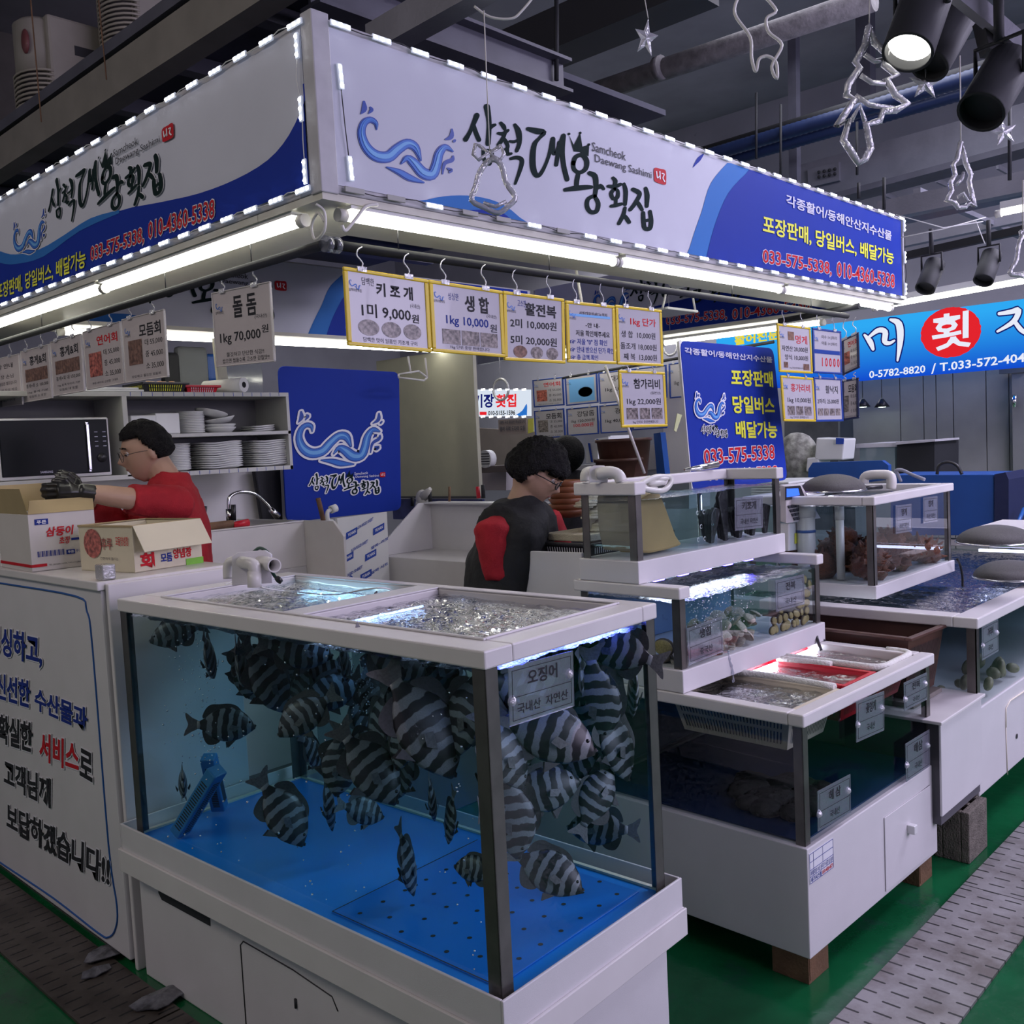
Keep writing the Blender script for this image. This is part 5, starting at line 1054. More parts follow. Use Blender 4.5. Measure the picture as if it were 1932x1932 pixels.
c1, T = carton('cardboard_box', 'white printed sauce carton the man reaches into, at the left edge', (1.245, 3.49, z), .225, .33, .20, -2, 'cardw', 'card', [[(0, 0, .2), (.225, 0, .2), (.25, .07, .245), (.03, .07, .245)], [(0, .33, .2), (.225, .33, .2), (.225, .37, .30), (0, .37, .30)], [(0, 0, .2), (0, .33, .2), (-.02, .33, .29), (-.02, 0, .29)]])
def ctext(par, T, tx, x0, x1, z0, z1, m, wt=.0, y=-.002, sh=0.0): b = MB(); letter(b, tx, T @ V((x0, y, z0)), T @ V((x1, y, z0)), T @ V((x0, y, z1)), wt, .0004, shear=sh); return b.build('print', m, par)
ctext(c1, T, '삼둥이', .055, .150, .118, .152, 'inkr', .03, sh=.2); ctext(c1, T, '초장', .095, .135, .088, .114, 'inkr', .02, sh=.2); ctext(c1, T, '푸른식품(주)', .150, .215, .052, .064, 'inkb', .0); ctext(c1, T, 'TEL.(032)861-6104, FAX.(032)864-6104', .055, .185, .016, .022, 'ink', .0)
b = MB()
for x0, x1, z0, z1 in ((.02, .065, .162, .182), (.138, .190, .098, .106), (.118, .147, .050, .066)): b.box((x0, -.0016, z0), (x1, -.0006, z1), T)
for i in range(20): b.box((.022 + i * .0046, -.0016, .050), (.022 + i * .0046 + (.0012 if i % 3 else .0028), -.0006, .070), T)
b.build('blue_print', 'inkb', c1)
b = MB(); b.box((.0, -.0016, .016), (.05, -.0006, .026), T); b.box((.195, -.0016, .016), (.225, -.0006, .026), T); b.box((-.0016, .0, .016), (-.0006, .33, .026), T); b.build('red_stripe', 'inkr', c1)
ctext(c1, T, '푸른', .026, .058, .165, .178, 'inkw', .02, -.003); ctext(c1, T, '푸른', .122, .143, .053, .063, 'inkw', .02, -.003)
c2, T = carton('cardboard_box', 'cream printed sauce carton standing open behind the counter corner', (1.41, 3.06, 1.243), .27, .30, .155, 10, 'cardc', 'cardc', [[(0, -.002, .155), (.27, -.002, .155), (.27, -.055, .07), (0, -.055, .07)]])
b = MB(); tray(b, -.002, -.002, .272, .302, .150, .157, .006, T); b.build('kraft_edge', 'card', c2)
b = MB(); b.lathe([(0, 0), (.05, 0)], (0, 0, 0), 16, T @ Matrix.Translation((-.003, .22, .095)) @ Matrix.Rotation(RD(-90), 4, 'Y')); b.build('meat_picture', 'photor', c2)
def lt3(tx, y0, y1, z0, z1, m, w_=.02): b = MB(); letter(b, tx, T @ V((-.003, y0, z0)), T @ V((-.003, y1, z0)), T @ V((-.003, y0, z1)), w_, .0006); b.build('print', m, c2)
lt3('후루', .17, .11, .075, .115, 'photor'); lt3('모듬양념장', .09, .02, .09, .12, 'inkr', .01); lt3('간편하게 즐기는', .18, .08, .04, .05, 'inkgrey', 0)
ctext(c2, T, '회', .02, .075, .010, .062, 'inkr', .04); ctext(c2, T, '모듬', .10, .145, .022, .052, 'inkb', .03); ctext(c2, T, '양념장', .15, .225, .028, .062, 'inkr', .03)
b = MB(); b.box((.20, -.002, .0), (.272, -.0008, .022), T); b.build('green_corner', mat('lime_print', (.20, .50, .05), .5), c2)
cup = thing('clear_cup', 'small clear plastic cup turned over on the counter corner', 'cup', (1.275, 2.985, 1.243)); b = MB(); b.box((1.262, 2.965, 1.244), (1.305, 3.02, 1.292)); b.build('cup_wall', clear('smoky_plastic', (.72, .72, .72), .2, .1, bump=.4, bscale=80, haze=((.5, .5, .5), .45)), cup, .004)
# plastic scraps on the drain cover
scr = mat('wet_plastic_scrap', (.13, .13, .15), .25, var=.6, scale=30)
for k, (px, py, n) in enumerate(((205, 1798, 8), (185, 1833, 5), (305, 1885, 9))):
    c = onZ(px, py, .014); b = MB(); R = random.Random(k); P = [c + V((R.uniform(.6, 1) * .011 * n * cos(a), R.uniform(.6, 1) * .007 * n * sin(a), R.uniform(0, .014))) for a in [2 * pi * i / 12 for i in range(12)]]
    b.add([c + V((0, 0, .018))] + P + [p - V((0, 0, .003)) for p in P], [(0, i + 1, (i + 1) % 12 + 1) for i in range(12)] + [(i + 1, (i + 1) % 12 + 1, (i + 1) % 12 + 13, i + 13) for i in range(12)])
    tag(b.build('plastic_scrap', scr), ('crumpled clear wrapper at the foot of the lettered counter', 'small wet wrapper scrap on the dark drain cover', 'crumpled printed wrapper beside the foot of the white tank stand')[k], 'wrapper')
# ================================================================== PRICE BOARDS
def board(name, label, pl, val, q, fm, pm, items, pics=(), rz=RZ, group=None, fw=.05, hooks=(.2, .75), cat='price board', hookz=True, tape=None):
    TL, TR, BL = [pl(x, y, val) for x, y in q]; Ux, Vy = TR - TL, BL - TL; n = Ux.cross(-Vy).normalized()
    if pl is onX and n.x > 0 or pl is onY and n.y > 0: n = -n
    P = lambda u, v, h=0.0: TL + Ux * u + Vy * v + n * h
    t = thing(name, label, cat, tuple(TL), group=group); fu = fw * .30 / Ux.length; fv = fw * .22 / Vy.length
    def slab(b, u0, v0, u1, v1, h0, h1):
        b.prism([P(u0, v0, h0), P(u1, v0, h0), P(u1, v1, h0), P(u0, v1, h0)], n * (h1 - h0))
    b = MB(); slab(b, .01, .01, .99, .99, 0, .003); b.build('backing', 'clearfr', t)
    b = MB(); slab(b, 0, 0, 1, fv, -.001, .008); slab(b, 0, 1 - fv, 1, 1, -.001, .008); slab(b, 0, fv, fu, 1 - fv, -.001, .008); slab(b, 1 - fu, fv, 1, 1 - fv, -.001, .008); b.build('frame', fm, t, .003)
    b = MB(); slab(b, fu, fv, 1 - fu, 1 - fv, .003, .0045); b.build('price_sheet', pm, t)
    inks = {}
    for tx, u0, u1, v0, v1, m, wt in items:
        b = inks.setdefault(m, MB()); letter(b, tx, P(u0, v1), P(u1, v1), P(u0, v0), wt, .0052)
    for m, b in inks.items(): b.build('lettering', m, t)
    for k, (u0, v0, u1, v1, m, rnd) in enumerate(pics):
        b = MB()
        if rnd: b.add([P((u0 + u1) / 2 + (u1 - u0) / 2 * cos(a), (v0 + v1) / 2 + (v1 - v0) / 2 * sin(a), .0055) for a in [2 * pi * i / 20 for i in range(20)]], [tuple(range(20))])
        else: b.add([P(u0, v0, .0055), P(u1, v0, .0055), P(u1, v1, .0055), P(u0, v1, .0055)], [(0, 1, 2, 3)])
        b.build('picture', m, t)
    b = MB()
    for s in WAVES[:2]:
        brush(b, [((x - 282) / 528 * .13 + .06, (y - 560) / 450 * .16 + .12, w_ / 528 * .10) for x, y, w_ in s], lambda u, v: P(u, v, .0056))
    b.build('wave_emblem', 'wv2', t)
    b = MB()
    if items:
        b = MB(); P0 = [P(.05, .30), P(.19, .30), P(.05, .26)]; letter(b, '삼척대왕횟집', *P0, .0, .0056); b.build('shop_name', 'ink', t)
    for u in hooks:
        a = P(u, .0, .002); top = rz if hookz else a.z + .03; e_ = V((a.x, a.y, top)); h = max(e_.z - a.z, .012); b = MB()
        sx = Ux.normalized() * min(.010, h * .2); b.tube(spline([tuple(p) for p in (a, a + V((0, 0, h * .25)) + sx, a + V((0, 0, h * .45)), a + V((0, 0, h * .6)) - sx, a + V((0, 0, h * .85)) - sx * .5, a + V((0, 0, h)) + sx)], k=3), .0022, 6)
        b.prism([a + sx * 1.6 - V((0, 0, .008)) + n * .006, a - sx * 1.6 - V((0, 0, .008)) + n * .006, a - sx * 1.6 + V((0, 0, .006)) + n * .006, a + sx * 1.6 + V((0, 0, .006)) + n * .006], n * .003); b.build('hook', 'acryl', t)
    return t
PY = YS + .045; ph = ('photo',)
yl = lambda nm, lb, q, it, pc=(), **k: board('price_board', lb, onY, PY, q, 'yellow', 'paper', it, pc, group=None, **k)
yl(1, 'yellow framed price board, largest, nearest the stall corner, three round pictures', ((645, 503), (805, 528), (654, 652)), [('키 조 개', .36, .80, .14, .32, 'ink', .03), ('(국내산)', .76, .88, .36, .43, 'inkgrey', 0), ('1미 9,000', .18, .76, .43, .62, 'ink', .015), ('원', .77, .86, .50, .62, 'ink', .02), ('담백한 맛이 일품인 키조개 구이', .18, .82, .87, .93, 'inkgrey', 0), ('담백한', .2, .34, .10, .2, 'inkgrey', 0)],
   [(.13, .64, .37, .85, 'photo', 1), (.40, .64, .63, .85, 'photo', 1), (.66, .64, .88, .85, 'photo', 1)])
yl(2, 'yellow framed price board with a blue price and three square pictures', ((807, 528), (945, 549), (814, 664)), [('생 합', .46, .80, .14, .38, 'ink', .03), ('(국내산)', .76, .9, .38, .44, 'inkgrey', 0), ('1kg 10,000', .20, .78, .46, .62, 'inkb', .015), ('원', .80, .9, .52, .64, 'inkgrey', .02), ('1kg 단위 중량 판매합니다', .24, .78, .88, .94, 'inkgrey', 0), ('싱싱한', .24, .38, .14, .24, 'inkb', 0)],
   [(.14, .66, .38, .87, 'photo', 0), (.40, .66, .64, .87, 'photo', 0), (.66, .66, .90, .87, 'photo', 0)])
yl(3, 'yellow framed price board with two black prices and small dish pictures', ((947, 549), (1062, 564), (950, 680)), [('활전복', .34, .86, .13, .32, 'ink', .03), ('2미 10,000원', .10, .86, .38, .52, 'ink', .015), ('5미 20,000원', .10, .86, .62, .76, 'ink', .015), ('고소한', .22, .36, .10, .2, 'inkb', 0)],
   [(.14, .77, .36, .95, 'photob', 1), (.42, .77, .62, .95, 'photo', 1), (.68, .77, .88, .95, 'photo', 1)])
yl(4, 'yellow framed notice board with blue lines about weighing, fourth from the corner', ((1065, 567), (1157, 577), (1069, 684)), [('-안 내-', .38, .68, .33, .41, 'ink', .02), ('저울 확인해주세요', .18, .88, .46, .56, 'ink', .015), ('☞ 저울 "0" 점 확인', .06, .82, .60, .70, 'inkb', .012), ('☞ 안내 받으신 단가 확인', .06, .96, .73, .83, 'inkb', .012), ('☞ 총 금액 확인', .06, .62, .86, .95, 'inkb', .012), ('삼척대왕회센타&횟집', .26, .84, .15, .24, 'inkgrey', .01)], [(.06, .20, .90, .24, 'wv3', 0)])
yl(5, 'yellow framed price list with a red heading, last of the upper row', ((1159, 575), (1246, 585), (1163, 688)), [('1kg 단가', .30, .86, .18, .34, 'inkr', .015), ('생 합  10,000원', .10, .84, .42, .54, 'ink', .008), ('돌조개 18,000원', .08, .86, .62, .74, 'ink', .008), ('째 복  13,000원', .14, .86, .80, .92, 'ink', .008)])
yl(6, 'yellow framed price board hanging alone in the lower row', ((1165, 698), (1252, 702), (1171, 807)), [('참가리비', .30, .88, .14, .32, 'ink', .02), ('(일본산)', .66, .88, .36, .42, 'ink', 0), ('1kg 22,000원', .14, .88, .48, .62, 'ink', .012), ('1kg 단위로 중량판매합니다', .24, .80, .88, .94, 'ink', 0)], [(.12, .66, .36, .86, 'photo', 0), (.40, .66, .62, .86, 'photo', 0), (.66, .66, .90, .86, 'photo', 0)], hookz=False)
yl(7, 'yellow framed price board at the far end of the rail, upper one', ((1464, 610), (1527, 618), (1469, 702)), [('멍게', .52, .88, .20, .38, 'inkr', .01), ('자연산 20,000원', .10, .88, .44, .56, 'ink', .01), ('양식 10,000원', .18, .88, .62, .74, 'ink', .01), ('1kg 중량판매합니다', .30, .72, .88, .92, 'inkgrey', 0)], [(.30, .14, .48, .32, 'photob', 0), (.14, .78, .26, .90, 'photob', 0), (.72, .80, .90, .93, 'photob', 0)])
yl(8, 'yellow framed price board at the far end of the rail, lower one', ((1471, 708), (1532, 713), (1477, 795)), [('홍가리비', .28, .88, .16, .34, 'inkr', .01), ('1kg 10,000원', .16, .88, .46, .60, 'ink', .01), ('1kg 단위로 판매합니다', .20, .78, .88, .94, 'inkgrey', 0)], [(.14, .66, .36, .86, 'photo', 0), (.40, .66, .62, .86, 'photo', 0), (.66, .66, .88, .86, 'photo', 0)], hookz=False)
board('price_board', 'blue framed board with the red figures 10000 at the far end of the rail', onY, PY, ((1531, 618), (1585, 625), (1533, 704)), 'bluefr', 'paper', [('여수 1+2마리', .30, .84, .14, .22, 'ink', 0), ('여름 1+2마리', .30, .84, .28, .36, 'ink', 0), ('1 0 0 0 0', .30, .92, .64, .84, 'inkr', .02)], [(.06, .47, .94, .56, 'bluefr', 0)])
board('price_board', 'blue framed octopus price board below the one with red figures', onY, PY, ((1533, 711), (1586, 714), (1537, 796)), 'bluefr', 'paper', [('활낙지', .40, .84, .18, .36, 'ink', .01), ('2마리: 25,000원', .10, .86, .48, .60, 'ink', .01)], [(.10, .70, .28, .86, 'photo', 0), (.31, .70, .49, .86, 'photo', 0), (.52, .70, .70, .86, 'photo', 0), (.73, .70, .90, .86, 'photo', 0)], hookz=False)
sal = [('연어회', .36, .90, .14, .30, 'inkr', .02), ('대 55,000', .52, .92, .38, .48, 'ink', 0), ('중 45,000', .52, .92, .56, .66, 'ink', 0), ('소 35,000', .52, .92, .74, .84, 'ink', 0), ('푸른 바다의 신선함 그대로', .16, .84, .89, .93, 'inkgrey', 0)]
mix = [('모듬회', .40, .90, .14, .34, 'ink', .02), ('대 55,000', .52, .92, .38, .48, 'ink', 0), ('중 45,000', .52, .92, .56, .66, 'ink', 0), ('소 35,000', .52, .92, .74, .84, 'ink', 0), ('싱싱하고 쫄깃한 모듬회', .16, .84, .90, .94, 'inkgrey', 0)]
board('price_board', 'navy edged salmon price board seen aslant at the far rail corner', onX, 5.05, ((1588, 642), (1621, 626), (1590, 709)), 'navyfr', 'paperp', sal, [(.12, .40, .46, .74, 'photor', 0)])
board('price_board', 'navy edged mixed platter price board seen aslant, below the salmon one', onX, 5.05, ((1588, 718), (1621, 712), (1589, 794)), 'navyfr', 'paperp', mix, [(.12, .40, .42, .80, 'photo', 0)], hookz=False)
LX = XS + .055
pk = lambda lb, q, it, pc=(), **k: board('price_card', lb, onX, LX, q, 'clearfr', 'paperp', it, pc, fw=.018, cat='price card', **k)
pk('clear framed price card hanging alone on the left rail, 70,000', ((402, 553), (512, 531), (411, 693)), [('돌 돔', .36, .76, .10, .38, 'ink', .02), ('(국내산)', .72, .92, .38, .44, 'inkgrey', 0), ('1kg 70,000', .10, .80, .56, .72, 'ink', .012), ('원', .82, .93, .52, .62, 'ink', .01), ('쫄깃하고 단단한 식감!!', .2, .84, .82, .88, 'ink', 0), ('씹으면 씹을수록 고소한 감칠맛!!', .12, .92, .90, .96, 'ink', 0)])
pk('clear framed card for a mixed platter, right end of the left row', ((232, 603), (312, 583), (240, 723)), mix, [(.12, .36, .45, .74, 'photob', 0)])
pk('clear framed card with a red salmon heading, second from the right in the left row', ((158, 626), (229, 606), (167, 736)), sal, [(.12, .40, .46, .80, 'photor', 0)])
pk('clear framed crab set card, third from the right in the left row', ((97, 645), (155, 629), (104, 748)), [('홍게&회', .30, .88, .14, .32, 'ink', .02), ('홍게+회 대 150,000', .12, .90, .66, .74, 'ink', 0), ('1kg 홍게 두마리 기본', .16, .88, .80, .85, 'inkgrey', 0), ('모듬회 대 포함', .2, .8, .88, .93, 'inkgrey', 0)], [(.12, .38, .90, .62, 'photob', 0)])
pk('clear framed crab set card, fourth from the right in the left row', ((41, 663), (94, 649), (48, 760)), [('홍게&회', .30, .88, .14, .32, 'ink', .02), ('홍게+회 소 100,000', .12, .90, .66, .74, 'ink', 0), ('1kg 홍게 기본', .16, .88, .80, .85, 'inkgrey', 0), ('모듬회 소 포함', .2, .8, .88, .93, 'inkgrey', 0)], [(.12, .38, .90, .62, 'photob', 0)])
pk('clear framed card of small notes cut by the left photo edge', ((-25, 682), (38, 667), (-18, 772)), [('포장 안내', .2, .8, .14, .24, 'ink', .01), ('포장 손님', .30, .80, .36, .44, 'ink', 0), ('회와 곁들임은 셀프입니다', .16, .88, .50, .57, 'ink', 0), ('아이스팩 무료 제공', .16, .88, .64, .70, 'inkgrey', 0), ('감사합니다', .2, .8, .84, .90, 'inkgrey', 0)])
bk = lambda lb, q, it, pc=(), **k: board('price_board', lb, onX, 5.6, q, 'bluefr', 'paper', it, pc, fw=.045, hookz=False, **k)
bk('blue framed salmon board at the back, upper row left', ((1005, 717), (1063, 711), (1008, 769)), sal, [(.12, .40, .46, .80, 'photor', 0)])
bk('blue framed board at the back with a fish photograph', ((1066, 711), (1127, 703), (1069, 766)), [('강담돔', .50, .88, .18, .30, 'wv1', .02), ('자연산 활어', .18, .46, .2, .28, 'inkb', .0)], [(.12, .12, .90, .9, 'wv3', 0), (.40, .42, .84, .76, 'photo', 1)])
bk('blue framed board at the back, upper row third, half hidden', ((1129, 703), (1190, 696), (1132, 762)), [('대게', .40, .70, .14, .34, 'ink', .01), ('1kg 5,000', .20, .85, .52, .66, 'ink', .01)])
bk('blue framed board at the back, upper row fourth beside the yellow board', ((1192, 696), (1258, 688), (1194, 756)), [('광어', .40, .70, .14, .34, 'ink', .01), ('1kg 45,000', .20, .85, .52, .66, 'ink', .01)])
bk('blue framed board at the back, upper row right end by the standing sign', ((1262, 686), (1310, 680), (1264, 752)), [('우럭', .40, .70, .14, .34, 'ink', .01), ('1kg 40,000', .20, .85, .52, .66, 'ink', .01)])
bk('blue framed mixed platter board at the back, lower row left', ((1008, 775), (1065, 770), (1011, 828)), mix, [(.12, .36, .45, .78, 'photo', 0)])
bk('blue framed board at the back with a struck price in red', ((1069, 771), (1129, 765), (1071, 823)), [('강담돔', .34, .88, .14, .34, 'ink', .01), ('1kg 120,000원', .14, .88, .42, .56, 'ink', .01), ('100,000원', .22, .84, .56, .72, 'inkr', .015)])
bk('blue framed board at the back, lower row third, half hidden', ((1131, 765), (1190, 760), (1134, 818)), [('광어', .50, .86, .14, .34, 'ink', .01), ('1kg 40,000', .18, .85, .52, .66, 'ink', .01)])
bk('blue framed board at the back, lower row beside the yellow board', ((1192, 760), (1258, 754), (1194, 812)), [('참돔', .50, .86, .14, .34, 'ink', .01), ('1kg 50,000', .18, .85, .52, .66, 'ink', .01)])
# ================================================================== BLUE BOARDS WITH THE WAVE EMBLEM
def rrect(pl, val, q, r=.12, n=5):
    """rounded rectangle outline from four pixel corners TL,TR,BR,BL"""
    P = [pl(x, y, val) for x, y in q]; o = []
    for i in range(4):
        a, c, d = P[i - 1], P[i], P[(i + 1) % 4]; u = (a - c); w_ = (d - c); u = u.normalized() * min(r, u.length / 2); w_ = w_.normalized() * min(r, w_.length / 2)
        for k in range(n + 1): t_ = k / n; o.append((c + u) * (1 - t_) ** 2 + c * 2 * t_ * (1 - t_) + (c + w_) * t_ ** 2)
    return o
def place_art(val, x0, x1, py, a0, a1, ay, out=.004):
    A0 = onY(580 + a0 / 2.927, ay / 2.927, YS); A1 = onY(580 + a1 / 2.927, ay / 2.927, YS); B0, B1 = onY(x0, py, val), onY(x1, py, val); k = (B1.x - B0.x) / (A1.x - A0.x)
    return lambda x, y, lift=0.0: (lambda p: V((B0.x + p.x * k, val - out * (1 + lift * .6), B0.z + p.z * k)))(onY(580 + x / 2.927, y / 2.927, YS) - A0)
mb = thing('emblem_board', 'blue board with white edged wave emblem and shop name leaning behind the sink', 'board', tuple(onY(640, 980, 4.8)))
b = MB(); b.prism(rrect(onY, 4.8, ((525, 690), (753, 702), (757, 962), (541, 986)), .05), (0, .012, 0)); b.build('panel', 'navy', mb, .002); M['navyb'] = M['navy']
waves(mb, place_art(4.8, 560, 722, 842, 282, 810, 790), 14)
fm_ = place_art(4.8, 583, 716, 925, 868, 1892, 870); b = MB()
for s in CALL: brush(b, s, lambda x, y: fm_(x, y, .004 * len(b.v) / 60), 22)
b.build('lettering_outline', 'inkw', mb); calligraphy(mb, fm_); subtext(mb, fm_, 'inkw')
SSY = 2.33
ss = thing('standing_sign', 'blue standing sign with yellow lettering behind the top tank', 'sign', tuple(onY(1395, 890, SSY)))
b = MB(); b.prism(rrect(onY, SSY, ((1283, 642), (1459, 657), (1486, 905), (1308, 930)), .045), (0, .014, 0)); b.build('panel', 'navy', ss, .002)
b = MB(); b.prism([onY(1281, 644, SSY + .002), onY(1286, 641, SSY + .002), onY(1311, 930, SSY + .002), onY(1306, 932, SSY + .002)], (0, .012, 0)); b.build('white_edge', 'white', ss)
plate_text(ss, onY, SSY, [('각종활어/동해안산지수산물', 'inkl', ((1291, 668), (1456, 685), (1290, 655)), .022, None), ('포장판매', 'inky', ((1379, 728), (1458, 731), (1377, 696)), .03, None), ('당일버스', 'inky', ((1382, 780), (1461, 782), (1380, 746)), .03, None), ('배달가능', 'inky', ((1388, 827), (1466, 827), (1386, 794)), .03, None), ('033-575-5338', 'inkr', ((1328, 878), (1461, 866), (1326, 848)), .012, (.05, 'inkw')), ('010-4360-5338', 'inkr', ((1334, 907), (1466, 895), (1333, 888)), .012, (.05, 'inkw'))])
waves(ss, place_art(SSY, 1310, 1367, 775, 282, 810, 790), 18)
fs_ = place_art(SSY, 1322, 1371, 818, 868, 1892, 870); b = MB()
for s in CALL: brush(b, s, lambda x, y: fs_(x, y, .004 * len(b.v) / 60), 22)
b.build('lettering_outline', 'inkw', ss); calligraphy(ss, fs_)
for sx in (.04, .62): b = MB(); p = onY(1310 + sx * 250, 900, SSY + .02); b.tube([V((p.x, SSY + .025, 0)), V((p.x, SSY + .025, 1.5))], .012, 8); b.build('leg', 'chrome', ss)
# ================================================================== KITCHEN SIDE
b = MB(); b.box((1.25, 4.98, 0), (3.28, 5.03, 1.62)); struct('wall_back', b, 'pvc')
b = MB(); q0, q1, q2 = onX(757, 925, 4.5), onX(905, 930, 4.5), onX(905, 665, 4.5); b.box((4.5, q1.y, 1.27), (4.53, q0.y + .2, 2.26)); struct('wall_front', b, 'cream')
b = MB(); b.box((4.49, q1.y, 1.255), (4.535, q0.y + .2, 1.27)); struct('trim_50', b, mat('dark_panel_edge', (.08, .08, .09), .5))
# open shelf unit
sh = thing('shelf_unit', 'open speckled shelf unit above the sink holding plates and the microwave', 'shelf', (1.4, 4.5, 1.53)); SY, SY2 = 4.5, 4.82
def sx_(px, py=800): return onY(px, py, SY).x
zt_, zm, zb_ = onY(400, 748, SY).z, onY(400, 820, SY).z, onY(400, 890, SY).z; xa, xb, xc = 1.35, onY(238, 800, SY).x, onY(548, 800, SY).x
for nm, a, c in (('top_board', (xa, zt_), (xc, zt_ + .022)), ('bottom_board', (xa, zb_ - .012), (xc, zb_ + .010)), ('shelf_board', (xb, zm - .008), (xc, zm + .010)), ('divider', (xb - .012, zb_), (xb + .012, zt_)), ('end_board', (xc - .018, zb_ - .012), (xc, zt_))):
    b = MB(); b.box((a[0], SY, a[1]), (c[0], SY2, c[1])); b.build(nm, 'shelf', sh, .001)
b = MB(); b.box((xa, SY2 - .006, zb_), (xc, SY2, zt_)); b.build('back_panel', mat('grey_shelf_back', (.16, .16, .17), .6), sh)
b = MB()
for i in range(16):
    for zz in (zt_ + .011, zb_ - .001): b.box((xb + .03 + i * .055, SY - .001, zz - .010), (xb + .0325 + i * .055, SY, zz + .010))
b.build('blue_film_marks', 'wv1', sh)
mw = thing('microwave_oven', 'black and white microwave oven on the left part of the shelf', 'microwave', tuple(onY(100, 893, SY)))
x0, x1 = onY(-4, 850, SY).x, onY(211, 850, SY).x; z0, z1 = zb_ + .012, onY(100, 788, SY).z
b = MB(); b.box((x0, SY + .012, z0), (x1, SY2 - .03, z1)); b.build('casing', 'white', mw, .008)
b = MB(); b.box((x0 + .012, SY + .004, z0 + .016), (x1 - .012, SY + .014, z1 - .010)); b.build('front_glass', mat('black_oven_glass', (.008, .010, .012), .3, spec=.12), mw, .003)
b = MB(); b.box((x1 - .115, SY - .006, z0 + .03), (x1 - .10, SY + .004, z1 - .03)); b.box((x1 - .115, SY - .001, z0 + .02), (x1 - .10, SY + .006, z1 - .02)); b.build('door_handle', 'chrome', mw, .003)
b = MB(); b.lathe([(.022, 0), (.020, .010), (0, .011)], (0, 0, 0), 20, Matrix.Translation((x1 - .048, SY + .004, z0 + .085)) @ Matrix.Rotation(RD(90), 4, 'X')); b.build('dial', 'black', mw)
b = MB()
for i in range(2):
    for j in range(4): b.box((x1 - .075 + i * .038, SY + .0025, z1 - .07 - j * .022), (x1 - .060 + i * .038, SY + .0035, z1 - .067 - j * .022))
letter(b, 'SAMSUNG', (x0 + .17, SY + .003, z0 + .026), (x0 + .225, SY + .003, z0 + .026), (x0 + .17, SY + .003, z0 + .036), .03, .0006); b.build('printed_marks', 'inkl', mw)
# plates as individuals
def plate(name, cat, rw, rd, h, wavy=0.0, square=False):
    t = thing(name, 'x', cat); W[t.name] = Matrix(); b = MB(); n = 28; prof = [(.0, .003), (.62, .003), (.70, .005), (1.0, h), (1.0, h - .004), (.68, 0), (0, 0)]; vs = []
    for r, zz in prof:
        for k in range(n):
            a = 2 * pi * k / n; sq = (1 / max(abs(cos(a)), abs(sin(a)))) if square else 1; x, y = r * rw * cos(a) * (min(sq, 1.28)), r * rd * sin(a) * min(sq, 1.28)
            vs.append(V((x, y, zz + wavy * sin(x * 26) * (r > .9))))
    b.add(vs, [(i * n + k, i * n + (k + 1) % n, (i + 1) * n + (k + 1) % n, (i + 1) * n + k) for i in range(len(prof) - 1) for k in range(n)], True); b.build('dish_body', 'whiteplate', t); return t
def stack(proto, px, py, n, step, label, group, dy=.14, tilt=0, first=False):
    p = onY(px, py, SY); z0 = p.z
    for i in range(n):
        o = proto if (i == 0 and first) else copy_tree(proto); o.location = (p.x * (SY + dy) / SY * 1.0 - (p.x * (SY + dy) / SY - p.x) * .0, SY + dy, z0 + i * step); o.rotation_euler = (0, RD(random.uniform(-1, 1) + tilt), random.uniform(-.03, .03)); o['label'] = label; o['group'] = group
zB, zM = zb_ + .012, zm + .011
def pyz(px, zz): # pixel y of height zz at the shelf front
    return 0
def stk(proto, px, zz, n, step, label, group, first=False, tilt=0, dy=.14):
    x = onY(px, 850, SY + dy).x
    for i in range(n):
        o = proto if (i == 0 and first) else copy_tree(proto); o.location = (x + random.uniform(-.002, .002), SY + dy, zz + i * step); o.rotation_euler = (0, RD(random.uniform(-.6, .6) + tilt), random.uniform(-.03, .03)); o['label'] = label; o['group'] = group
rect = plate('wavy_plate', 'plate', .115, .11, .014, .0035, True); rnd = plate('round_plate', 'plate', .068, .068, .012); dish = plate('deep_plate', 'plate', .085, .085, .03)
stk(rnd, 333, zB, 16, .0085, 'white round plate in the stack on the lower shelf behind the man', 'round plates stacked on the lower shelf', True)
stk(rect, 404, zB, 12, .0115, 'wavy white rectangular plate in the left of two lower shelf stacks', 'left stack of wavy plates', True)
stk(rect, 497, zB, 12, .0115, 'wavy white rectangular plate in the right of two lower shelf stacks', 'right stack of wavy plates')
stk(rnd, 364, zM, 13, .0085, 'white round plate in the stack on the upper shelf', 'round plates stacked on the upper shelf')
stk(dish, 417, zM, 2, .016, 'deep white plate on the upper shelf beside the round stack', 'deep plates on the upper shelf', True)
o = copy_tree(dish, (onY(414, 800, SY + .14).x, SY + .14, zM + .052), (0, RD(-9), 0), 'deep white plate tilted on top of the upper shelf plates'); o = copy_tree(dish, (onY(400, 800, SY + .14).x, SY + .15, zM + .085), (0, RD(14), 0), 'uppermost deep plate, tipped against the round stack')
stk(plate('wavy_plate', 'plate', .07, .07, .012, .003, True), 490, zM, 3, .011, 'small wavy white plate at the right of the upper shelf', 'small wavy plates on the upper shelf', True)
for k, (px0, px1, h) in enumerate(((247, 296, .095), (294, 340, .105))):
    b = MB(); b.box((onY(px0, 800, SY + .05).x, SY + .05, zM), (onY(px1, 800, SY + .05).x, SY + .24, zM + h)); tag(b.build('foam_tray_stack', 'whiteplate', None, .006), ('white square tray block at the left of the upper shelf', 'white tray block between the square trays and the round plates')[k], 'tray')
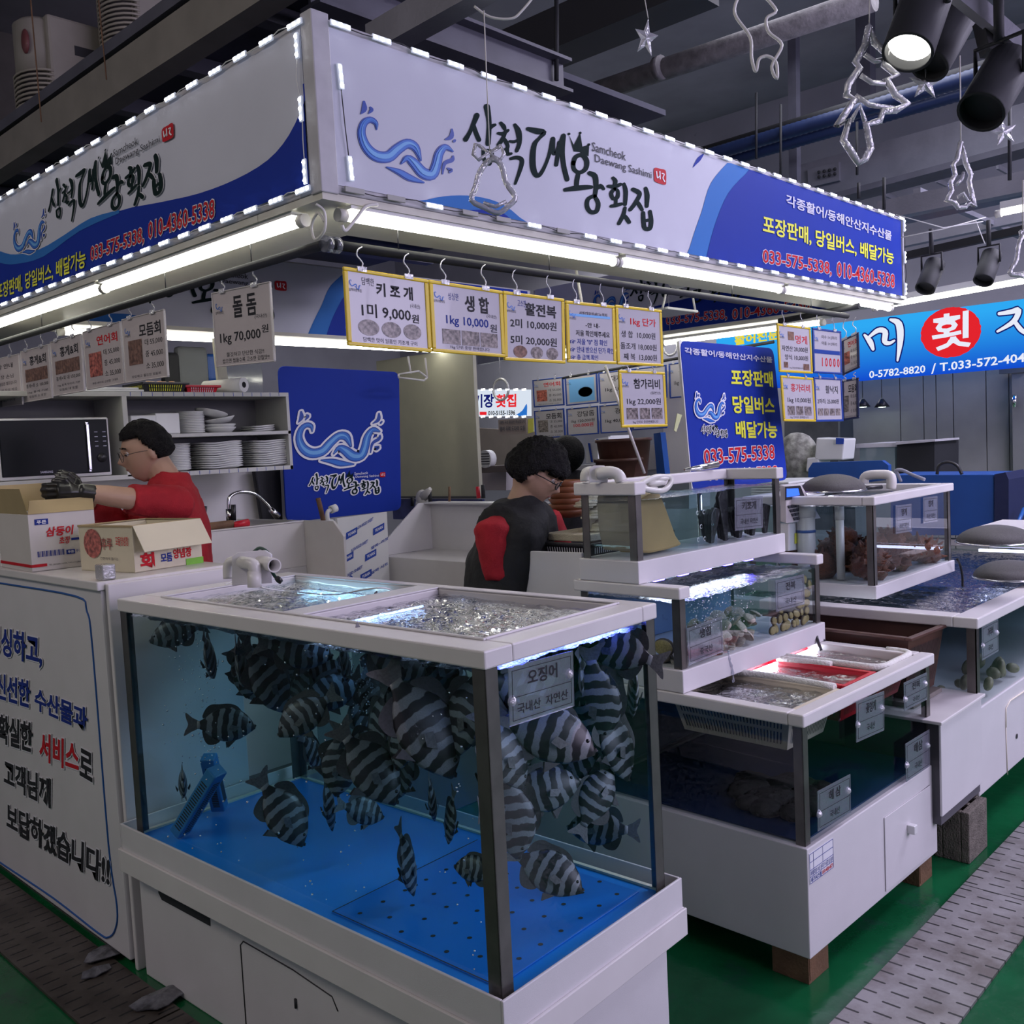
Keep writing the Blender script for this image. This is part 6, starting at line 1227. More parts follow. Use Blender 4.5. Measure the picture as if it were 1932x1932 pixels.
# things on top of the shelf
zT = zt_ + .024
def onshelf(px): return onY(px, 742, SY + .1).x
T = Matrix()
basket('plastic_basket', 'black openwork basket with orange packets on the shelf top', T, onshelf(262), SY + .04, onshelf(342), SY + .24, zT, zT + .045, 'black', .012, hole='inky')
b = MB()
for i in range(5): b.ball((onshelf(285 + i * 11), SY + .12 + .02 * (i % 2), zT + .050), .018, 8, 6, (1.3, 1, .6))
tag(b.build('sauce_packets', mat('orange_packets', (.75, .30, .03), .4)), 'orange packets heaped in the black basket', 'packets')['kind'] = 'stuff'
basket('plastic_basket', 'red openwork basket on the shelf top', T, onshelf(345), SY + .06, onshelf(405), SY + .22, zT, zT + .034, 'red', .010, hole='inkw')
rl = thing('film_roll', 'white roll of wrapping film lying on the shelf top', 'roll', (onshelf(430), SY + .10, zT)); b = MB(); a, c = V((onshelf(448), SY + .03, zT + .040)), V((onshelf(420), SY + .27, zT + .040)); b.pipe([a, c], .038, .022, 20); b.build('film_body', 'white', rl); b = MB(); b.pipe([a + (a - c).normalized() * .001, c], .016, .003, 16); b.build('core', 'blackm', rl)
b = MB(); b.box((onshelf(445), SY + .22, zT), (onshelf(520), SY + .235, zT + .22)); tag(b.build('clear_box_panel', clear('smoked_clear_panel', (.75, .77, .78), .1, .05, haze=((.5, .52, .55), .3))), 'clear plastic panel standing on the right end of the shelf top', 'panel')
b = MB(); b.prism([V((onshelf(432), SY + .2, zT + .05)), V((onshelf(452), SY + .2, zT + .05)), V((onshelf(446), SY + .2, zT + .30)), V((onshelf(429), SY + .2, zT + .30))], (0, .02, 0)); tag(b.build('white_post', 'cream'), 'pale post behind the film roll under the single price card', 'post')
for k in range(2): b = MB(); b.box((onshelf(130 - 10 * k), SY + .02 + .01 * k, zT + .011 * k), (onshelf(258 - 8 * k), SY + .25 + .01 * k, zT + .010 + .010 * k)); tag(b.build('serving_tray', 'whiteplate', None, .002), ('lower flat white tray on the shelf top under the price cards', 'upper flat white tray on the shelf top under the price cards')[k], 'tray')
# clutter seen above the shelf
for k, (x0, y0, x1, y1, m, lb) in enumerate(((312, 665, 340, 735, 'blackm', 'dark hanging cloth seen above the shelf'), (340, 655, 392, 738, mat('grey_cloth', (.17, .18, .19), .8), 'grey hanging apron seen above the shelf'), (394, 668, 430, 720, 'bluecab', 'blue bin seen above the shelf behind the price card'))):
    a, c = onY(x0, y1, 5.4), onY(x1, y0, 5.4); b = MB(); b.box((a.x, 5.4, a.z), (c.x, 5.46, c.z)); tag(b.build(('hanging_cloth', 'hanging_cloth', 'storage_bin')[k], m, None, .02), lb, ('cloth', 'cloth', 'bin')[k])
# sink unit
sk = thing('sink_unit', 'white sink cabinet with a gooseneck tap behind the man in red', 'sink', (2.5, 4.3, 0)); SZ = 1.255
b = MB(); b.box((1.75, 4.28, 0), (2.9, 4.95, 1.02)); b.build('cabinet', 'pvc', sk, .004)
b = MB(); b.box((1.75, 4.28, 1.02), (2.9, 4.295, SZ)); b.box((1.75, 4.28, SZ - .006), (2.93, 4.34, SZ + .003)); b.build('front_board', 'pvc2', sk, .002)
b = MB(); P = [onX(x, y, 2.9) for x, y in ((575, 983), (628, 983), (648, 1012), (650, 1100))]; P = [V((2.9, 4.95, P[0].z)), P[1], P[2], V((2.9, P[3].y, .2)), V((2.9, 4.95, .2))]; b.prism(P, (.014, 0, 0)); b.build('side_board', 'pvc2', sk, .002)
b = MB(); b.box((1.8, 4.34, 1.18), (2.88, 4.9, 1.20)); b.build('worktop', 'steel', sk)
tap = thing('gooseneck_tap', 'chrome gooseneck tap with a spray head over the sink', 'tap', tuple(onY(433, 978, 4.42)))
b = MB(); b.tube(spline([tuple(onY(x, y, 4.42)) for x, y in ((433, 985), (431, 950), (436, 935), (455, 928), (480, 932), (497, 945), (512, 962))], k=5), .009, 10); b.build('neck', 'chrome', tap); b = MB(); b.tube([onY(433, 985, 4.42), onY(432, 960, 4.42)], .016, 12); b.tube([onY(510, 960, 4.42), onY(524, 975, 4.42)], [.014, .020], 12); b.build('spray_head', 'chrome', tap)
for k, (x0, y0, x1, y1, lb) in enumerate(((383, 984, 386, 955, 'black knife handle left of the tap'), (441, 982, 440, 952, 'black knife handle right behind the tap'))): b = MB(); b.tube([onY(x0, y0, 4.40), onY(x1, y1, 4.40)], .013, 8); tag(b.build('knife_handle', 'black'), lb, 'knife')
b = MB(); b.tube([onY(440, 990, 4.33), onY(468, 986, 4.33)], [.014, .020], 10); tag(b.build('red_handle', 'red'), 'red plastic handle lying on the sink rim', 'handle')
b = MB(); b.tube([onY(370, 996, 4.34), onY(440, 988, 4.34)], .020, 10); tag(b.build('wooden_board', 'wood', None, .004), 'brown wooden board edge lying on the sink rim', 'board')
b = MB(); b.box((2.0, 4.86, 1.28), (2.9, 4.90, 1.52)); b.box((2.0, 4.84, 1.40), (2.1, 4.86, 1.5)); 
b = MB(); P = [onY(x, y, 4.9) for x, y in ((480, 885), (530, 885), (535, 990), (497, 990))]; b.prism(P, (0, .04, 0)); tag(b.build('dark_cloth', 'blackm', None, .01), 'dark tangle of cables and cloth between the shelf and the blue board', 'cloth')
# film-wrapped board
fb_ = thing('wrapped_sheet', 'white board in printed protective film standing beside the sink', 'board', tuple(onY(690, 1090, 4.35))); b = MB(); P = [onY(x, y, 4.35) for x, y in ((636, 978), (730, 966), (736, 1120), (648, 1125))]; b.prism(P, (0, .02, 0)); b.build('panel', 'white', fb_)
for k, (px, py) in enumerate(((663, 1006), (714, 998), (699, 1047), (690, 1085), (656, 1052))):
    b = MB(); b.add([onY(px + dx, py + dy - dx * .55, 4.348) for dx, dy in ((-10, 7), (11, 7), (11, -6), (-10, -6))], [(0, 1, 2, 3)]); b.build('blue_logo_patch', 'wv1', fb_)
    b = MB(); q = [onY(px + dx, py + dy - dx * .55, 4.348) for dx, dy in ((-7, 3), (8, 3), (-7, -3))]; letter(b, 'YUHAN', *q, .03, .001); b.build('logo_print', 'inkw', fb_)
b = MB()
for px, py, tx in ((688, 988, 'ALFA-RIGID SHEET'), (678, 1030, 'ALFA RIGID SHEET'), (716, 1025, '알파~리짓'), (668, 1078, 'RIGID SHEET'), (716, 1072, '알파 시트'), (650, 1095, 'ALFA')):
    q = [onY(px + dx, py + dy - dx * .6, 4.347) for dx, dy in ((-16, 3), (16, 3), (-16, -3))]; letter(b, tx, *q, .02, .001)
b.build('film_print', 'wv1', fb_)
b = MB(); b.tube(spline([tuple(onY(x, y, 4.5)) for x, y in ((600, 940), (605, 960), (610, 982))], k=4), .014, 8); tag(b.build('wooden_stick', 'wood'), 'dark wooden stick leaning on the blue emblem board', 'stick')
b = MB(); b.pipe([onY(634, 958, 4.4), onY(624, 962, 4.4)], .022, .004); b.tube(spline([tuple(onY(x, y, 4.4)) for x, y in ((626, 962), (618, 966), (619, 982), (628, 984))], k=4), .012, 8); tag(b.build('white_pipe_end', 'white'), 'white pipe end poking out in front of the blue board', 'pipe')
# second basin
sk = thing('sink_unit', 'white cutting basin with high back and sides, left of the man in the black vest', 'sink', tuple(onX(800, 1090, 3.7)))
b = MB(); b.box((3.55, 3.72, .95), (3.95, 4.46, .985)); b.box((3.54, 3.72, .72), (3.56, 4.46, .985)); b.build('basin_floor', 'pvc2', sk, .003)
b = MB(); b.prism([V((3.55, 4.46, .985)), V((3.95, 4.46, .985)), V((3.95, 4.46, 1.27)), V((3.86, 4.46, 1.275)), V((3.55, 4.46, 1.05))], (0, .012, 0)); b.build('side_board', 'pvc', sk, .002)
b = MB(); b.box((3.95, 3.55, .3), (3.965, 4.47, 1.27)); b.box((3.90, 3.55, 1.265), (4.03, 4.47, 1.275)); b.build('back_board', 'pvc', sk, .002)
b = MB(); b.box((3.58, 3.72, 0), (3.95, 4.46, .72)); b.build('cabinet', mat('shadowed_cabinet', (.30, .29, .30), .6), sk); b = MB(); b.box((3.566, 3.80, .60), (3.578, 4.36, .84)); b.build('opening', 'dark', sk)  # cabinet under the basin greyed, its shade put into the colour
b = MB(); b.ball(onX(797, 940, 4.0), .055, 12, 8, (.8, .8, 1.0)); b.tube([onX(797, 940, 4.0), onX(806, 928, 3.98), onX(812, 922, 3.98)], [.04, .02, .012], 8); b.tube([onX(797, 944, 4.0), onX(790, 962, 4.0)], [.04, .03], 8); tag(b.build('cotton_glove', mat('white_cotton', (.62, .60, .55), .9, bump=.4, bscale=200)), 'white cotton glove hung over a handle above the basin', 'glove')
for k, (x0, y0, x1, y1, m, lb) in enumerate(((778, 955, 778, 938, 'blackm', 'black tool handle left of the hanging cotton glove'), (812, 950, 810, 924, 'blackm', 'black tool handle right of the hanging cotton glove'), (848, 955, 848, 918, 'wood', 'wooden tool handle standing on the basin edge'), (903, 940, 901, 918, 'red', 'red tool handle beside the man in the black vest'), (912, 940, 911, 915, 'blackm', 'black curved tool handle beside the red one'))):
    b = MB(); b.tube([onX(x0, y0, 4.0), onX(x1, y1, 4.0)], .012 if k != 2 else .008, 8); tag(b.build('tool_handle', m), lb, 'tool')
b = MB(); b.box((4.5, 4.56, 1.1), (4.52, 5.5, 1.25)); struct('trim_51', b, mat('blue_tinted_splashback', (.06, .07, .20), .3, var=.5))
# slanted white screen beside the man
b = MB(); P = [onX(x, y, 2.56) for x, y in ((905, 1120), (957, 1045), (968, 1039), (1098, 1043))]; P = [V((2.56, P[0].y + .25, .7))] + [V((2.56, P[0].y + .25, P[0].z - .25)), P[1], P[2], V((2.56, 2.12, P[3].z)), V((2.56, 2.12, .7))]; b.prism(P, (.014, 0, 0)); sp_ = thing('side_screen', 'white slant topped screen in front of the man in the black vest', 'screen', (2.56, 2.3, .7)); b.build('panel', 'pvc', sp_, .003)
b = MB(); b.box((2.57, 2.12, 1.14), (3.3, 2.60, 1.155)); b.box((2.6, 2.14, 0), (3.3, 2.58, 1.14)); wt_ = thing('work_counter', 'white work counter in front of the man in the black vest', 'counter', (2.9, 2.35, 0)); b.build('carcass', 'pvc', wt_)
T = Matrix.Translation((2.66, 2.16, 1.157)); 
basket('plastic_basket', 'black openwork basket in front of the man in the black vest', T, .0, .0, .50, .36, .0, .075, 'black', .015, hole='inkw', lip=.014)
b = MB(); R = random.Random(2)
gm = mat('cream_cotton', (.62, .56, .42), .9, bump=.5, bscale=150)
for i in range(14): b = MB(); b.ball((2.80 + .02 * (i % 5) + R.uniform(0, .02), 2.24 + .03 * (i // 5), 1.27 + .009 * i), .045, 10, 5, (1.2, .9, .22)); tag(b.build('cotton_glove', gm), 'folded cream cotton glove in the pile over the black basket', 'glove', 'folded gloves over the black basket')
b = MB(); b.box((2.70, 2.20, 1.235), (2.96, 2.42, 1.262)); tag(b.build('cloth_bag', gm, None, .004), 'cream wrapper under the folded gloves in the black basket', 'bag')
gb = thing('glove_box', 'white box with red dotted edge and black print in the black basket', 'box', (3.05, 2.20, 1.24)); b = MB(); b.box((2.88, 2.17, 1.18), (3.15, 2.36, 1.345)); b.build('box_body', 'cardw', gb, .002)
b = MB()
for i in range(12): b.ball((2.879, 2.18, 1.19 + i * .012), .004, 6, 4)
b.build('red_dots', 'inkr', gb)
c = at(1072, 975, 4.0)
for i in range(6): b = MB(); b.lathe([(.0, 0), (.06, 0), (.082, .03), (.078, .032), (.056, .004), (0, .004)], (c.x, c.y, c.z + i * .024), 24); tag(b.build('wooden_bowl', M.setdefault('bowl', None) or mat('orange_brown_bowl', (.24, .09, .04), .45, var=.2)), 'orange brown bowl in the stack behind the man in the black vest', 'bowl', 'bowls stacked behind the man in the black vest')
# scale with blue display
sc = thing('weighing_scale', 'electronic price scale with a blue display beside the top tank', 'scale', tuple(onX(1515, 1025, 3.62)))
SXx = 3.62; b = MB(); P = [onY(x, y, 2.05) for x, y in ((1483, 918), (1513, 916), (1549, 978), (1484, 988))]; b.prism(P, (.0, .03, .01)); b.build('keypad_panel', 'clearfr', sc, .003)
b = MB(); b.prism([onY(x, y, 2.045) for x, y in ((1483, 918), (1510, 916), (1519, 938), (1483, 944))], (0, .004, 0)); b.build('display_bezel', 'black', sc)
b = MB(); b.prism([onY(x, y, 2.042) for x, y in ((1485, 922), (1489, 922), (1493, 937), (1485, 938))], (0, .002, 0)); b.prism([onY(x, y, 2.042) for x, y in ((1490, 922), (1506, 921), (1509, 934), (1493, 937))], (0, .002, 0)); b.build('lit_display', emat('lit_blue_display', (.05, .16, 1.0), 1.6), sc)
b = MB()
for i in range(5):
    for j in range(4): p = (1487 + i * 6.2 + j * 3.4, 954 + j * 7.5 - i * 1.1); b.prism([onY(p[0] + dx, p[1] + dy, 2.044) for dx, dy in ((0, 0), (5, -.8), (7.4, 4.6), (2.4, 5.4))], (0, .003, 0))
b.build('keys', 'inkgrey', sc); b = MB(); b.prism([onY(x, y, 2.046) for x, y in ((1516, 951), (1531, 949), (1541, 963), (1524, 966))], (0, .004, 0)); b.build('logo_patch', 'wv1', sc)
b = MB(); P = [onY(x, y, 2.07) for x, y in ((1488, 988), (1512, 986), (1512, 1036), (1488, 1040))]; b.prism(P, (0, .05, 0)); b.build('body', 'white', sc, .004); b = MB(); b.prism([onY(x, y, 2.066) for x, y in ((1500, 1006), (1512, 1005), (1512, 1024), (1500, 1026))], (0, .002, 0)); b.build('sticker', 'inky', sc)
# foam lids stacked behind the scale
for k in range(7):
    p = onY(1488, 945 - k * 5.2, 2.75); q = onY(1540 + 5 * (k % 3), 940 - k * 5.4, 2.75); b = MB(); b.box((p.x, 2.75, p.z), (q.x + .12, 3.0, p.z + .014)); o = tag(b.build('foam_board', 'whiteplate', None, .004), 'white foam board in the stack behind the price scale', 'foam board', 'foam boards stacked behind the scale')
# ================================================================== PEOPLE
Zv = V((0, 0, 1))
def loft(b, secs, n=20):
    """secs: (centre, side halfvector, front halfvector)"""
    vs = [c + s * cos(2 * pi * k / n) + g * sin(2 * pi * k / n) for c, s, g in secs for k in range(n)]
    b.add(vs, [(i * n + k, i * n + (k + 1) % n, (i + 1) * n + (k + 1) % n, (i + 1) * n + k) for i in range(len(secs) - 1) for k in range(n)] + [tuple(range(n)), tuple(range((len(secs) - 1) * n, len(secs) * n))], True)
def fuse(o, vox, smooth=2, wr=0.0, wscale=.08):
    m = o.modifiers.new('fuse', 'REMESH'); m.mode = 'VOXEL'; m.voxel_size = vox; m.use_smooth_shade = True
    m = o.modifiers.new('soften', 'SMOOTH'); m.iterations = smooth; m.factor = .5
    if wr:
        t = bpy.data.textures.new('folds', 'CLOUDS'); t.noise_scale = wscale; m = o.modifiers.new('folds', 'DISPLACE'); m.texture = t; m.strength = wr; m.texture_coords = 'GLOBAL'
    return o
def frame(fwd, pitch, roll=0.0):
    F = V((fwd.x, fwd.y, 0)).normalized(); S = F.cross(Zv); R_ = Matrix((S, F, Zv)).transposed()
    return R_ @ Matrix.Rotation(RD(-pitch), 3, 'X') @ Matrix.Rotation(RD(roll), 3, 'Y')
def g2(a, b_): return math.exp(-a * a - b_ * b_)
def headpt(n, k=1.0):
    x, y, z = .076 * n.x, .094 * n.y, .116 * n.z
    if z < -.01:
        t = min(1, (-.01 - z) / .10); x *= 1 - .28 * t * t; y = y * (1 - .05 * t) + (.012 * t if n.y > 0 else .045 * t)
    if n.y > 0:
        y *= 1 - .10 * abs(n.x) ** 2
        y += .024 * g2(x / .012, (z + .020) / .014) + .013 * g2(x / .010, (z - .002) / .024) + .007 * g2(x / .020, (z + .052) / .009) + .008 * g2(x / .022, (z + .088) / .016)
        y -= .009 * g2((abs(x) - .030) / .016, (z - .012) / .012); y += .005 * g2((abs(x) - .028) / .02, (z - .034) / .010)
    return V((x, y, z))
def headmesh(b, c, R_, n=44, m=40):
    vs = []
    for i in range(m + 1):
        a = -pi / 2 + pi * i / m
        for k in range(n): t = 2 * pi * k / n; vs.append(c + R_ @ headpt(V((cos(a) * cos(t), cos(a) * sin(t), sin(a)))))
    b.add(vs, [(i * n + k, i * n + (k + 1) % n, (i + 1) * n + (k + 1) % n, (i + 1) * n + k) for i in range(m) for k in range(n)], True)
    for s in (-1, 1):
        b.ball((0, 0, 0), 1, 12, 8, (.010, .020, .032)); k = 12 * 7 + 2
        b.v[-k:] = [c + R_ @ (Matrix.Rotation(RD(-12 * s), 3, 'Z') @ p + V((s * .078, -.012, -.004))) for p in b.v[-k:]]
def hair(par, c, R_, m, vol=.016, fringe=.050, back=-.045, puff=.5, seed=1):
    b = MB(); n, q = 64, 44; vs = []; keep = {}
    for i in range(q + 1):
        a = -pi / 2 + pi * i / q
        for k in range(n):
            t = 2 * pi * k / n; d = V((cos(a) * cos(t), cos(a) * sin(t), sin(a))); p = headpt(d)
            ed = fringe if d.y > .35 else (back + (fringe - back) * max(0, (d.y + .35) / .70) ** 1.1)
            ns = noise.noise(d * 5 + V((seed, 0, 0))) * .5 + .5 * noise.noise(V((d.x * 14, d.y * 14, d.z * 5 + seed)))
            lim = ed + .012 * noise.noise(V((t * 5, seed, 0))); keep[i * n + k] = p.z > lim
            th = vol * (1 + puff * ns) * min(1, max(.12, (p.z - lim) / .03 + .2)); vs.append(c + R_ @ (p + d * (th + .002)))
    fs = [f for f in [(i * n + k, i * n + (k + 1) % n, (i + 1) * n + (k + 1) % n, (i + 1) * n + k) for i in range(q) for k in range(n)] if all(keep[j] for j in f)]
    b.add(vs, fs, True); o = b.build('hair', m, par); s = o.modifiers.new('thickness', 'SOLIDIFY'); s.thickness = .008; s.offset = -1; return o
M['skin'] = mat('skin', (.47, .29, .20), .5, var=.06, scale=14); M['hairm'] = mat('black_hair', (.007, .0065, .007), .6, var=.4, scale=60, bump=1.0, bscale=150, spec=.2)
M['shirt'] = mat('crimson_shirt', (.40, .012, .022), .85, var=.10, scale=20, bump=.3, bscale=200); M['vest'] = mat('black_padded_vest', (.016, .017, .018), .85, var=.2, bump=.25, bscale=60)
M['trous'] = mat('dark_trousers', (.02, .02, .028), .8); M['glove'] = mat('black_rubber_glove', (.02, .019, .018), .28, var=.3); M['lip'] = mat('lip', (.33, .13, .11), .5, var=0); M['rim'] = mat('dark_spectacle_frame', (.03, .03, .03), .3, .3, var=0); M['lens'] = clear('spectacle_lens', (.93, .95, .96), .12, .02)
def face(par, c, R_, rimr=.0012, round_=True):
    for s in (-1, 1):
        b = MB(); b.ball(c + R_ @ V((s * .030, .074, .011)), .0105, 10, 8); e = b.build('eye', mat('eye_white', (.6, .58, .56), .3, var=0), par)
        b = MB(); b.ball(c + R_ @ V((s * .030, .0815, .008)), .0055, 8, 6); b.build('iris', 'eye', e)
        b = MB(); b.tube([c + R_ @ V((s * .015, .089, .034)), c + R_ @ V((s * .030, .089, .038)), c + R_ @ V((s * .047, .078, .033))], [.0025, .0032, .002], 6); b.build('eyebrow', 'hairm', par)
        b = MB(); b.tube([c + R_ @ V((s * .017, .086, .0165)), c + R_ @ V((s * .030, .088, .0185)), c + R_ @ V((s * .044, .080, .015))], .0022, 6); b.build('eyelid', 'skin', par)
    b = MB(); b.tube([c + R_ @ V((-.022, .078, -.052)), c + R_ @ V((-.008, .090, -.050)), c + R_ @ V((.008, .090, -.050)), c + R_ @ V((.022, .078, -.052))], [.002, .0048, .0048, .002], 8); b.build('mouth', 'lip', par)
    g = MB(); gl = MB()
    for s in (-1, 1):
        cc = V((s * .032, .104, .004)); P = [c + R_ @ (cc + V((.023 * cos(a), -.006 * abs(cos(a)) * (1 if s * cos(a) > 0 else 0), (.021 if round_ else .015) * sin(a)))) for a in [2 * pi * i / 24 for i in range(25)]]
        g.tube(P, rimr, 6, False); gl.add(P[:-1], [tuple(range(24))]); g.tube([c + R_ @ V((s * .055, .097, .008)), c + R_ @ V((s * .080, .05, .010)), c + R_ @ V((s * .082, -.01, .006))], rimr, 6)
    g.tube([c + R_ @ V((-.010, .105, .006)), c + R_ @ V((0, .108, .009)), c + R_ @ V((.010, .105, .006))], rimr, 6); o = g.build('glasses', 'rim', par); gl.build('lens', 'lens', o)
def hand(b, w0, w1, curl, side):
    """palm from wrist w0 towards w1 with five separate curled fingers; side = thumb side vector"""
    d = (w1 - w0).normalized(); s = (side - d * side.dot(d)).normalized(); nrm = d.cross(s)
    b.tube([w0 - d * .02, w0, w0 + d * .03, w0 + d * .075], [.026, .026, .034, .034], 10)
    for k, (o_, L_, r) in enumerate(((.030, .072, .0085), (.011, .080, .009), (-.009, .075, .0088), (-.028, .060, .0075))):
        p = w0 + d * .07 + s * o_; c1 = RD(curl * .35); q = p + (d * cos(c1) + nrm * sin(c1)) * L_ * .45; c2 = RD(curl); q2 = q + (d * cos(c2) + nrm * sin(c2)) * L_ * .32; c3 = RD(curl * 1.5); q3 = q2 + (d * cos(c3) + nrm * sin(c3)) * L_ * .25
        b.tube([p - d * .02, p, q, q2, q3], [r * 1.2, r * 1.15, r * 1.05, r, r * .8], 8)
    p = w0 + d * .02 + s * .028; b.tube([p - s * .01, p + d * .025 + s * .018, p + d * .05 + s * .022 + nrm * .012, p + d * .068 + s * .012 + nrm * .022], [.012, .012, .0105, .008], 8)
def man(label, N, F, lean, hc, hR, near, far, hand_near, hand_far, vest=False, hairk={}, glk={}, glove=True, sleeves=(.93, .93)):
    """N neck base; F facing; lean: horizontal offset of pelvis; near/far: shoulder, elbow, wrist points"""
    F = V((F.x, F.y, 0)).normalized(); S = F.cross(Zv); t = thing('person', label, 'person', (N.x + lean.x, N.y + lean.y, 0)); hipz = .93
    def c(z_): k = (N.z - z_) / (N.z - hipz); return V((N.x, N.y, z_)) + lean * (k ** .9 if k > 0 else 0)
    T = N.z; tors = lambda g: [(c(T + .01), S * (.07 + g), F * (.065 + g)), (c(T - .03), S * (.15 + g), F * (.085 + g)), (c(T - .08), S * (.19 + g), F * (.10 + g)), (c(T - .18), S * (.185 + g), F * (.125 + g)), (c(T - .34), S * (.165 + g), F * (.118 + g)), (c(T - .46), S * (.165 + g), F * (.115 + g)), (c(hipz), S * (.175 + g), F * (.12 + g)), (c(hipz - .10), S * (.165 + g), F * (.115 + g))]
    b = MB(); loft(b, tors(0)); b.tube([N - Zv * .03 - F * .01, N + (hc - N) * .55 - F * .005, hc - hR @ V((0, .02, .03))], [.062, .056, .055], 14); headmesh(b, hc, hR)
    for P in (near, far): b.tube([P[0] + (c(T - .10) - P[0]) * .25, P[0], P[0].lerp(P[1], .5), P[1], P[1].lerp(P[2], .4), P[2]], [.05, .056, .05, .042, .040, .028], 14)
    hp = c(hipz - .06); feet = []
    for s in (-1, 1):
        k = hp + S * .09 * s; kn = V((k.x, k.y, .50)) + F * .03; an = V((k.x, k.y, .09)); b.tube([k, kn, an + Zv * .18, an], [.09, .062, .055, .04], 14); b.tube([an - F * .05 - Zv * .04, an + F * .05 - Zv * .05, an + F * .17 - Zv * .06], [.045, .045, .03], 12); feet.append(an)
    if not glove:
        for P, hd in ((near, hand_near), (far, hand_far)): hand(b, P[2], hd, 45, Zv)
    fuse(b.build('body', 'skin', t), .0065, 1)
    b = MB(); loft(b, tors(.016)[:-1]); b.tube([N - Zv * .02, N + Zv * .045 - F * .012], [.083, .072], 14)
    for P, sl in ((near, sleeves[0]), (far, sleeves[1])):
        b.tube([P[0] + (c(T - .10) - P[0]) * (.2 if not vest else .25), P[0], P[0].lerp(P[1], .5), P[0].lerp(P[1], min(sl, 1))] + ([P[1].lerp(P[2], .75)] if sl >= 1 else []), [.066, .073, .066, .058] + ([.048] if sl >= 1 else []), 14, True)
    fuse(b.build('shirt', 'shirt', t), .011, 2, .018, .07)
    if vest:
        b = MB(); loft(b, tors(.036)[:-1])
        for P in (near, far): b.tube([c(T - .07), P[0] + (c(T - .08) - P[0]) * .22], [.125, .098], 14)
        b.tube([N - Zv * .03, N + Zv * .05 - F * .015], [.108, .09], 14); fuse(b.build('vest', 'vest', t), .013, 3, .022, .10)
    b = MB(); loft(b, [(c(hipz + .02), S * .185, F * .135), (c(hipz - .12), S * .18, F * .13)])
    for s in (-1, 1): k = hp + S * .09 * s; b.tube([k, V((k.x, k.y, .5)) + F * .03, V((k.x, k.y, .11))], [.11, .085, .07], 14)
    fuse(b.build('trousers', 'trous', t), .014, 1)
    for an in feet: b = MB(); b.tube([an - F * .07 - Zv * .04, an + F * .06 - Zv * .042, an + F * .20 - Zv * .055], [.05, .052, .034], 12); b.build('boot', 'blackm', t)
    if glove:
        for P, hd in ((near, hand_near), (far, hand_far)):
            b = MB(); d = (P[2] - P[1]).normalized(); b.tube([P[2] - d * .05, P[2]], [.036, .032], 12); hand(b, P[2], hd, 55, Zv); fuse(b.build('glove', 'glove', t), .0045, 1)
    hair(t, hc, hR, 'hairm', **hairk); face(t, hc, hR, **glk); return t
# man in red reaching into the carton
F1 = -r_ + f_ * (-.18); N1 = at(320, 910, 3.95); hR = frame(-r_ - f_ * .55, 12, 0); hc = at(276, 853, 3.93)
m1 = man('person in a crimson shirt, round glasses and black rubber gloves reaching into the carton', N1, F1, V((0, 0, 0)) - V((F1.x, F1.y, 0)).normalized() * .02, hc, hR,
    [at(338, 950, 3.79), at(238, 940, 3.62), at(150, 928, 3.52)], [at(300, 955, 4.12), at(228, 990, 3.95), at(150, 935, 3.72)], at(105, 930, 3.48), at(128, 898, 3.62), hairk=dict(vol=.018, fringe=.058, back=-.038, puff=.5, seed=3), sleeves=(.93, 1.0))
b = MB(); P = at(280, 962, 3.74)
b.tube([P + V((.012 * cos(a), -.004, .016 * sin(a))) for a in [2 * pi * i / 10 for i in range(11)]], .0025, 6, False); b.build('apron_buckle', 'chrome', m1)
# man in the black vest looking down
F2 = r_ * .95 + f_ * .15; N2 = at(978, 962, 3.70); hR = frame(r_ * .95 - f_ * .18, 32, 0); hc = at(1010, 893, 3.68)
man('person in a black padded vest over a crimson sleeved shirt, glasses, head bent', N2, F2, -V((F2.x, F2.y, 0)).normalized() * .10, hc, hR,
    [at(930, 1000, 3.54), at(942, 1092, 3.56), at(1020, 1112, 3.64)], [at(1030, 985, 3.90), at(1060, 1060, 3.85), at(1085, 1065, 3.72)], at(1070, 1105, 3.66), at(1110, 1040, 3.62), vest=True, sleeves=(.98, 1.0), hairk=dict(vol=.030, fringe=.022, back=-.050, puff=.5, seed=9), glk=dict(rimr=.0022, round_=False), glove=False)
# seated person far behind
F3 = -r_ * .6 - f_ * .4; N3 = at(1082, 893, 6.4); t3 = thing('person', 'person in black with dark hair tied up, far behind the man in the vest', 'person', (N3.x, N3.y, 0)); F3 = V((F3.x, F3.y, 0)).normalized(); S3 = F3.cross(Zv)
b = MB(); loft(b, [(V((N3.x, N3.y, z_)), S3 * w_, F3 * d_) for z_, w_, d_ in ((N3.z + .02, .06, .06), (N3.z - .05, .17, .09), (N3.z - .2, .19, .12), (N3.z - .5, .18, .13), (.5, .19, .14), (0.0, .15, .12))])
fuse(b.build('clothes', 'trous', t3), .02); b = MB(); headmesh(b, at(1068, 862, 6.4), frame(F3, 20), 24, 20); b.build('head', 'skin', t3)
b = MB(); b.ball(at(1070, 856, 6.36), .118, 16, 12, (1, 1, 1.05)); b.ball(at(1081, 843, 6.45), .055, 10, 8); b.build('hair', 'hairm', t3)
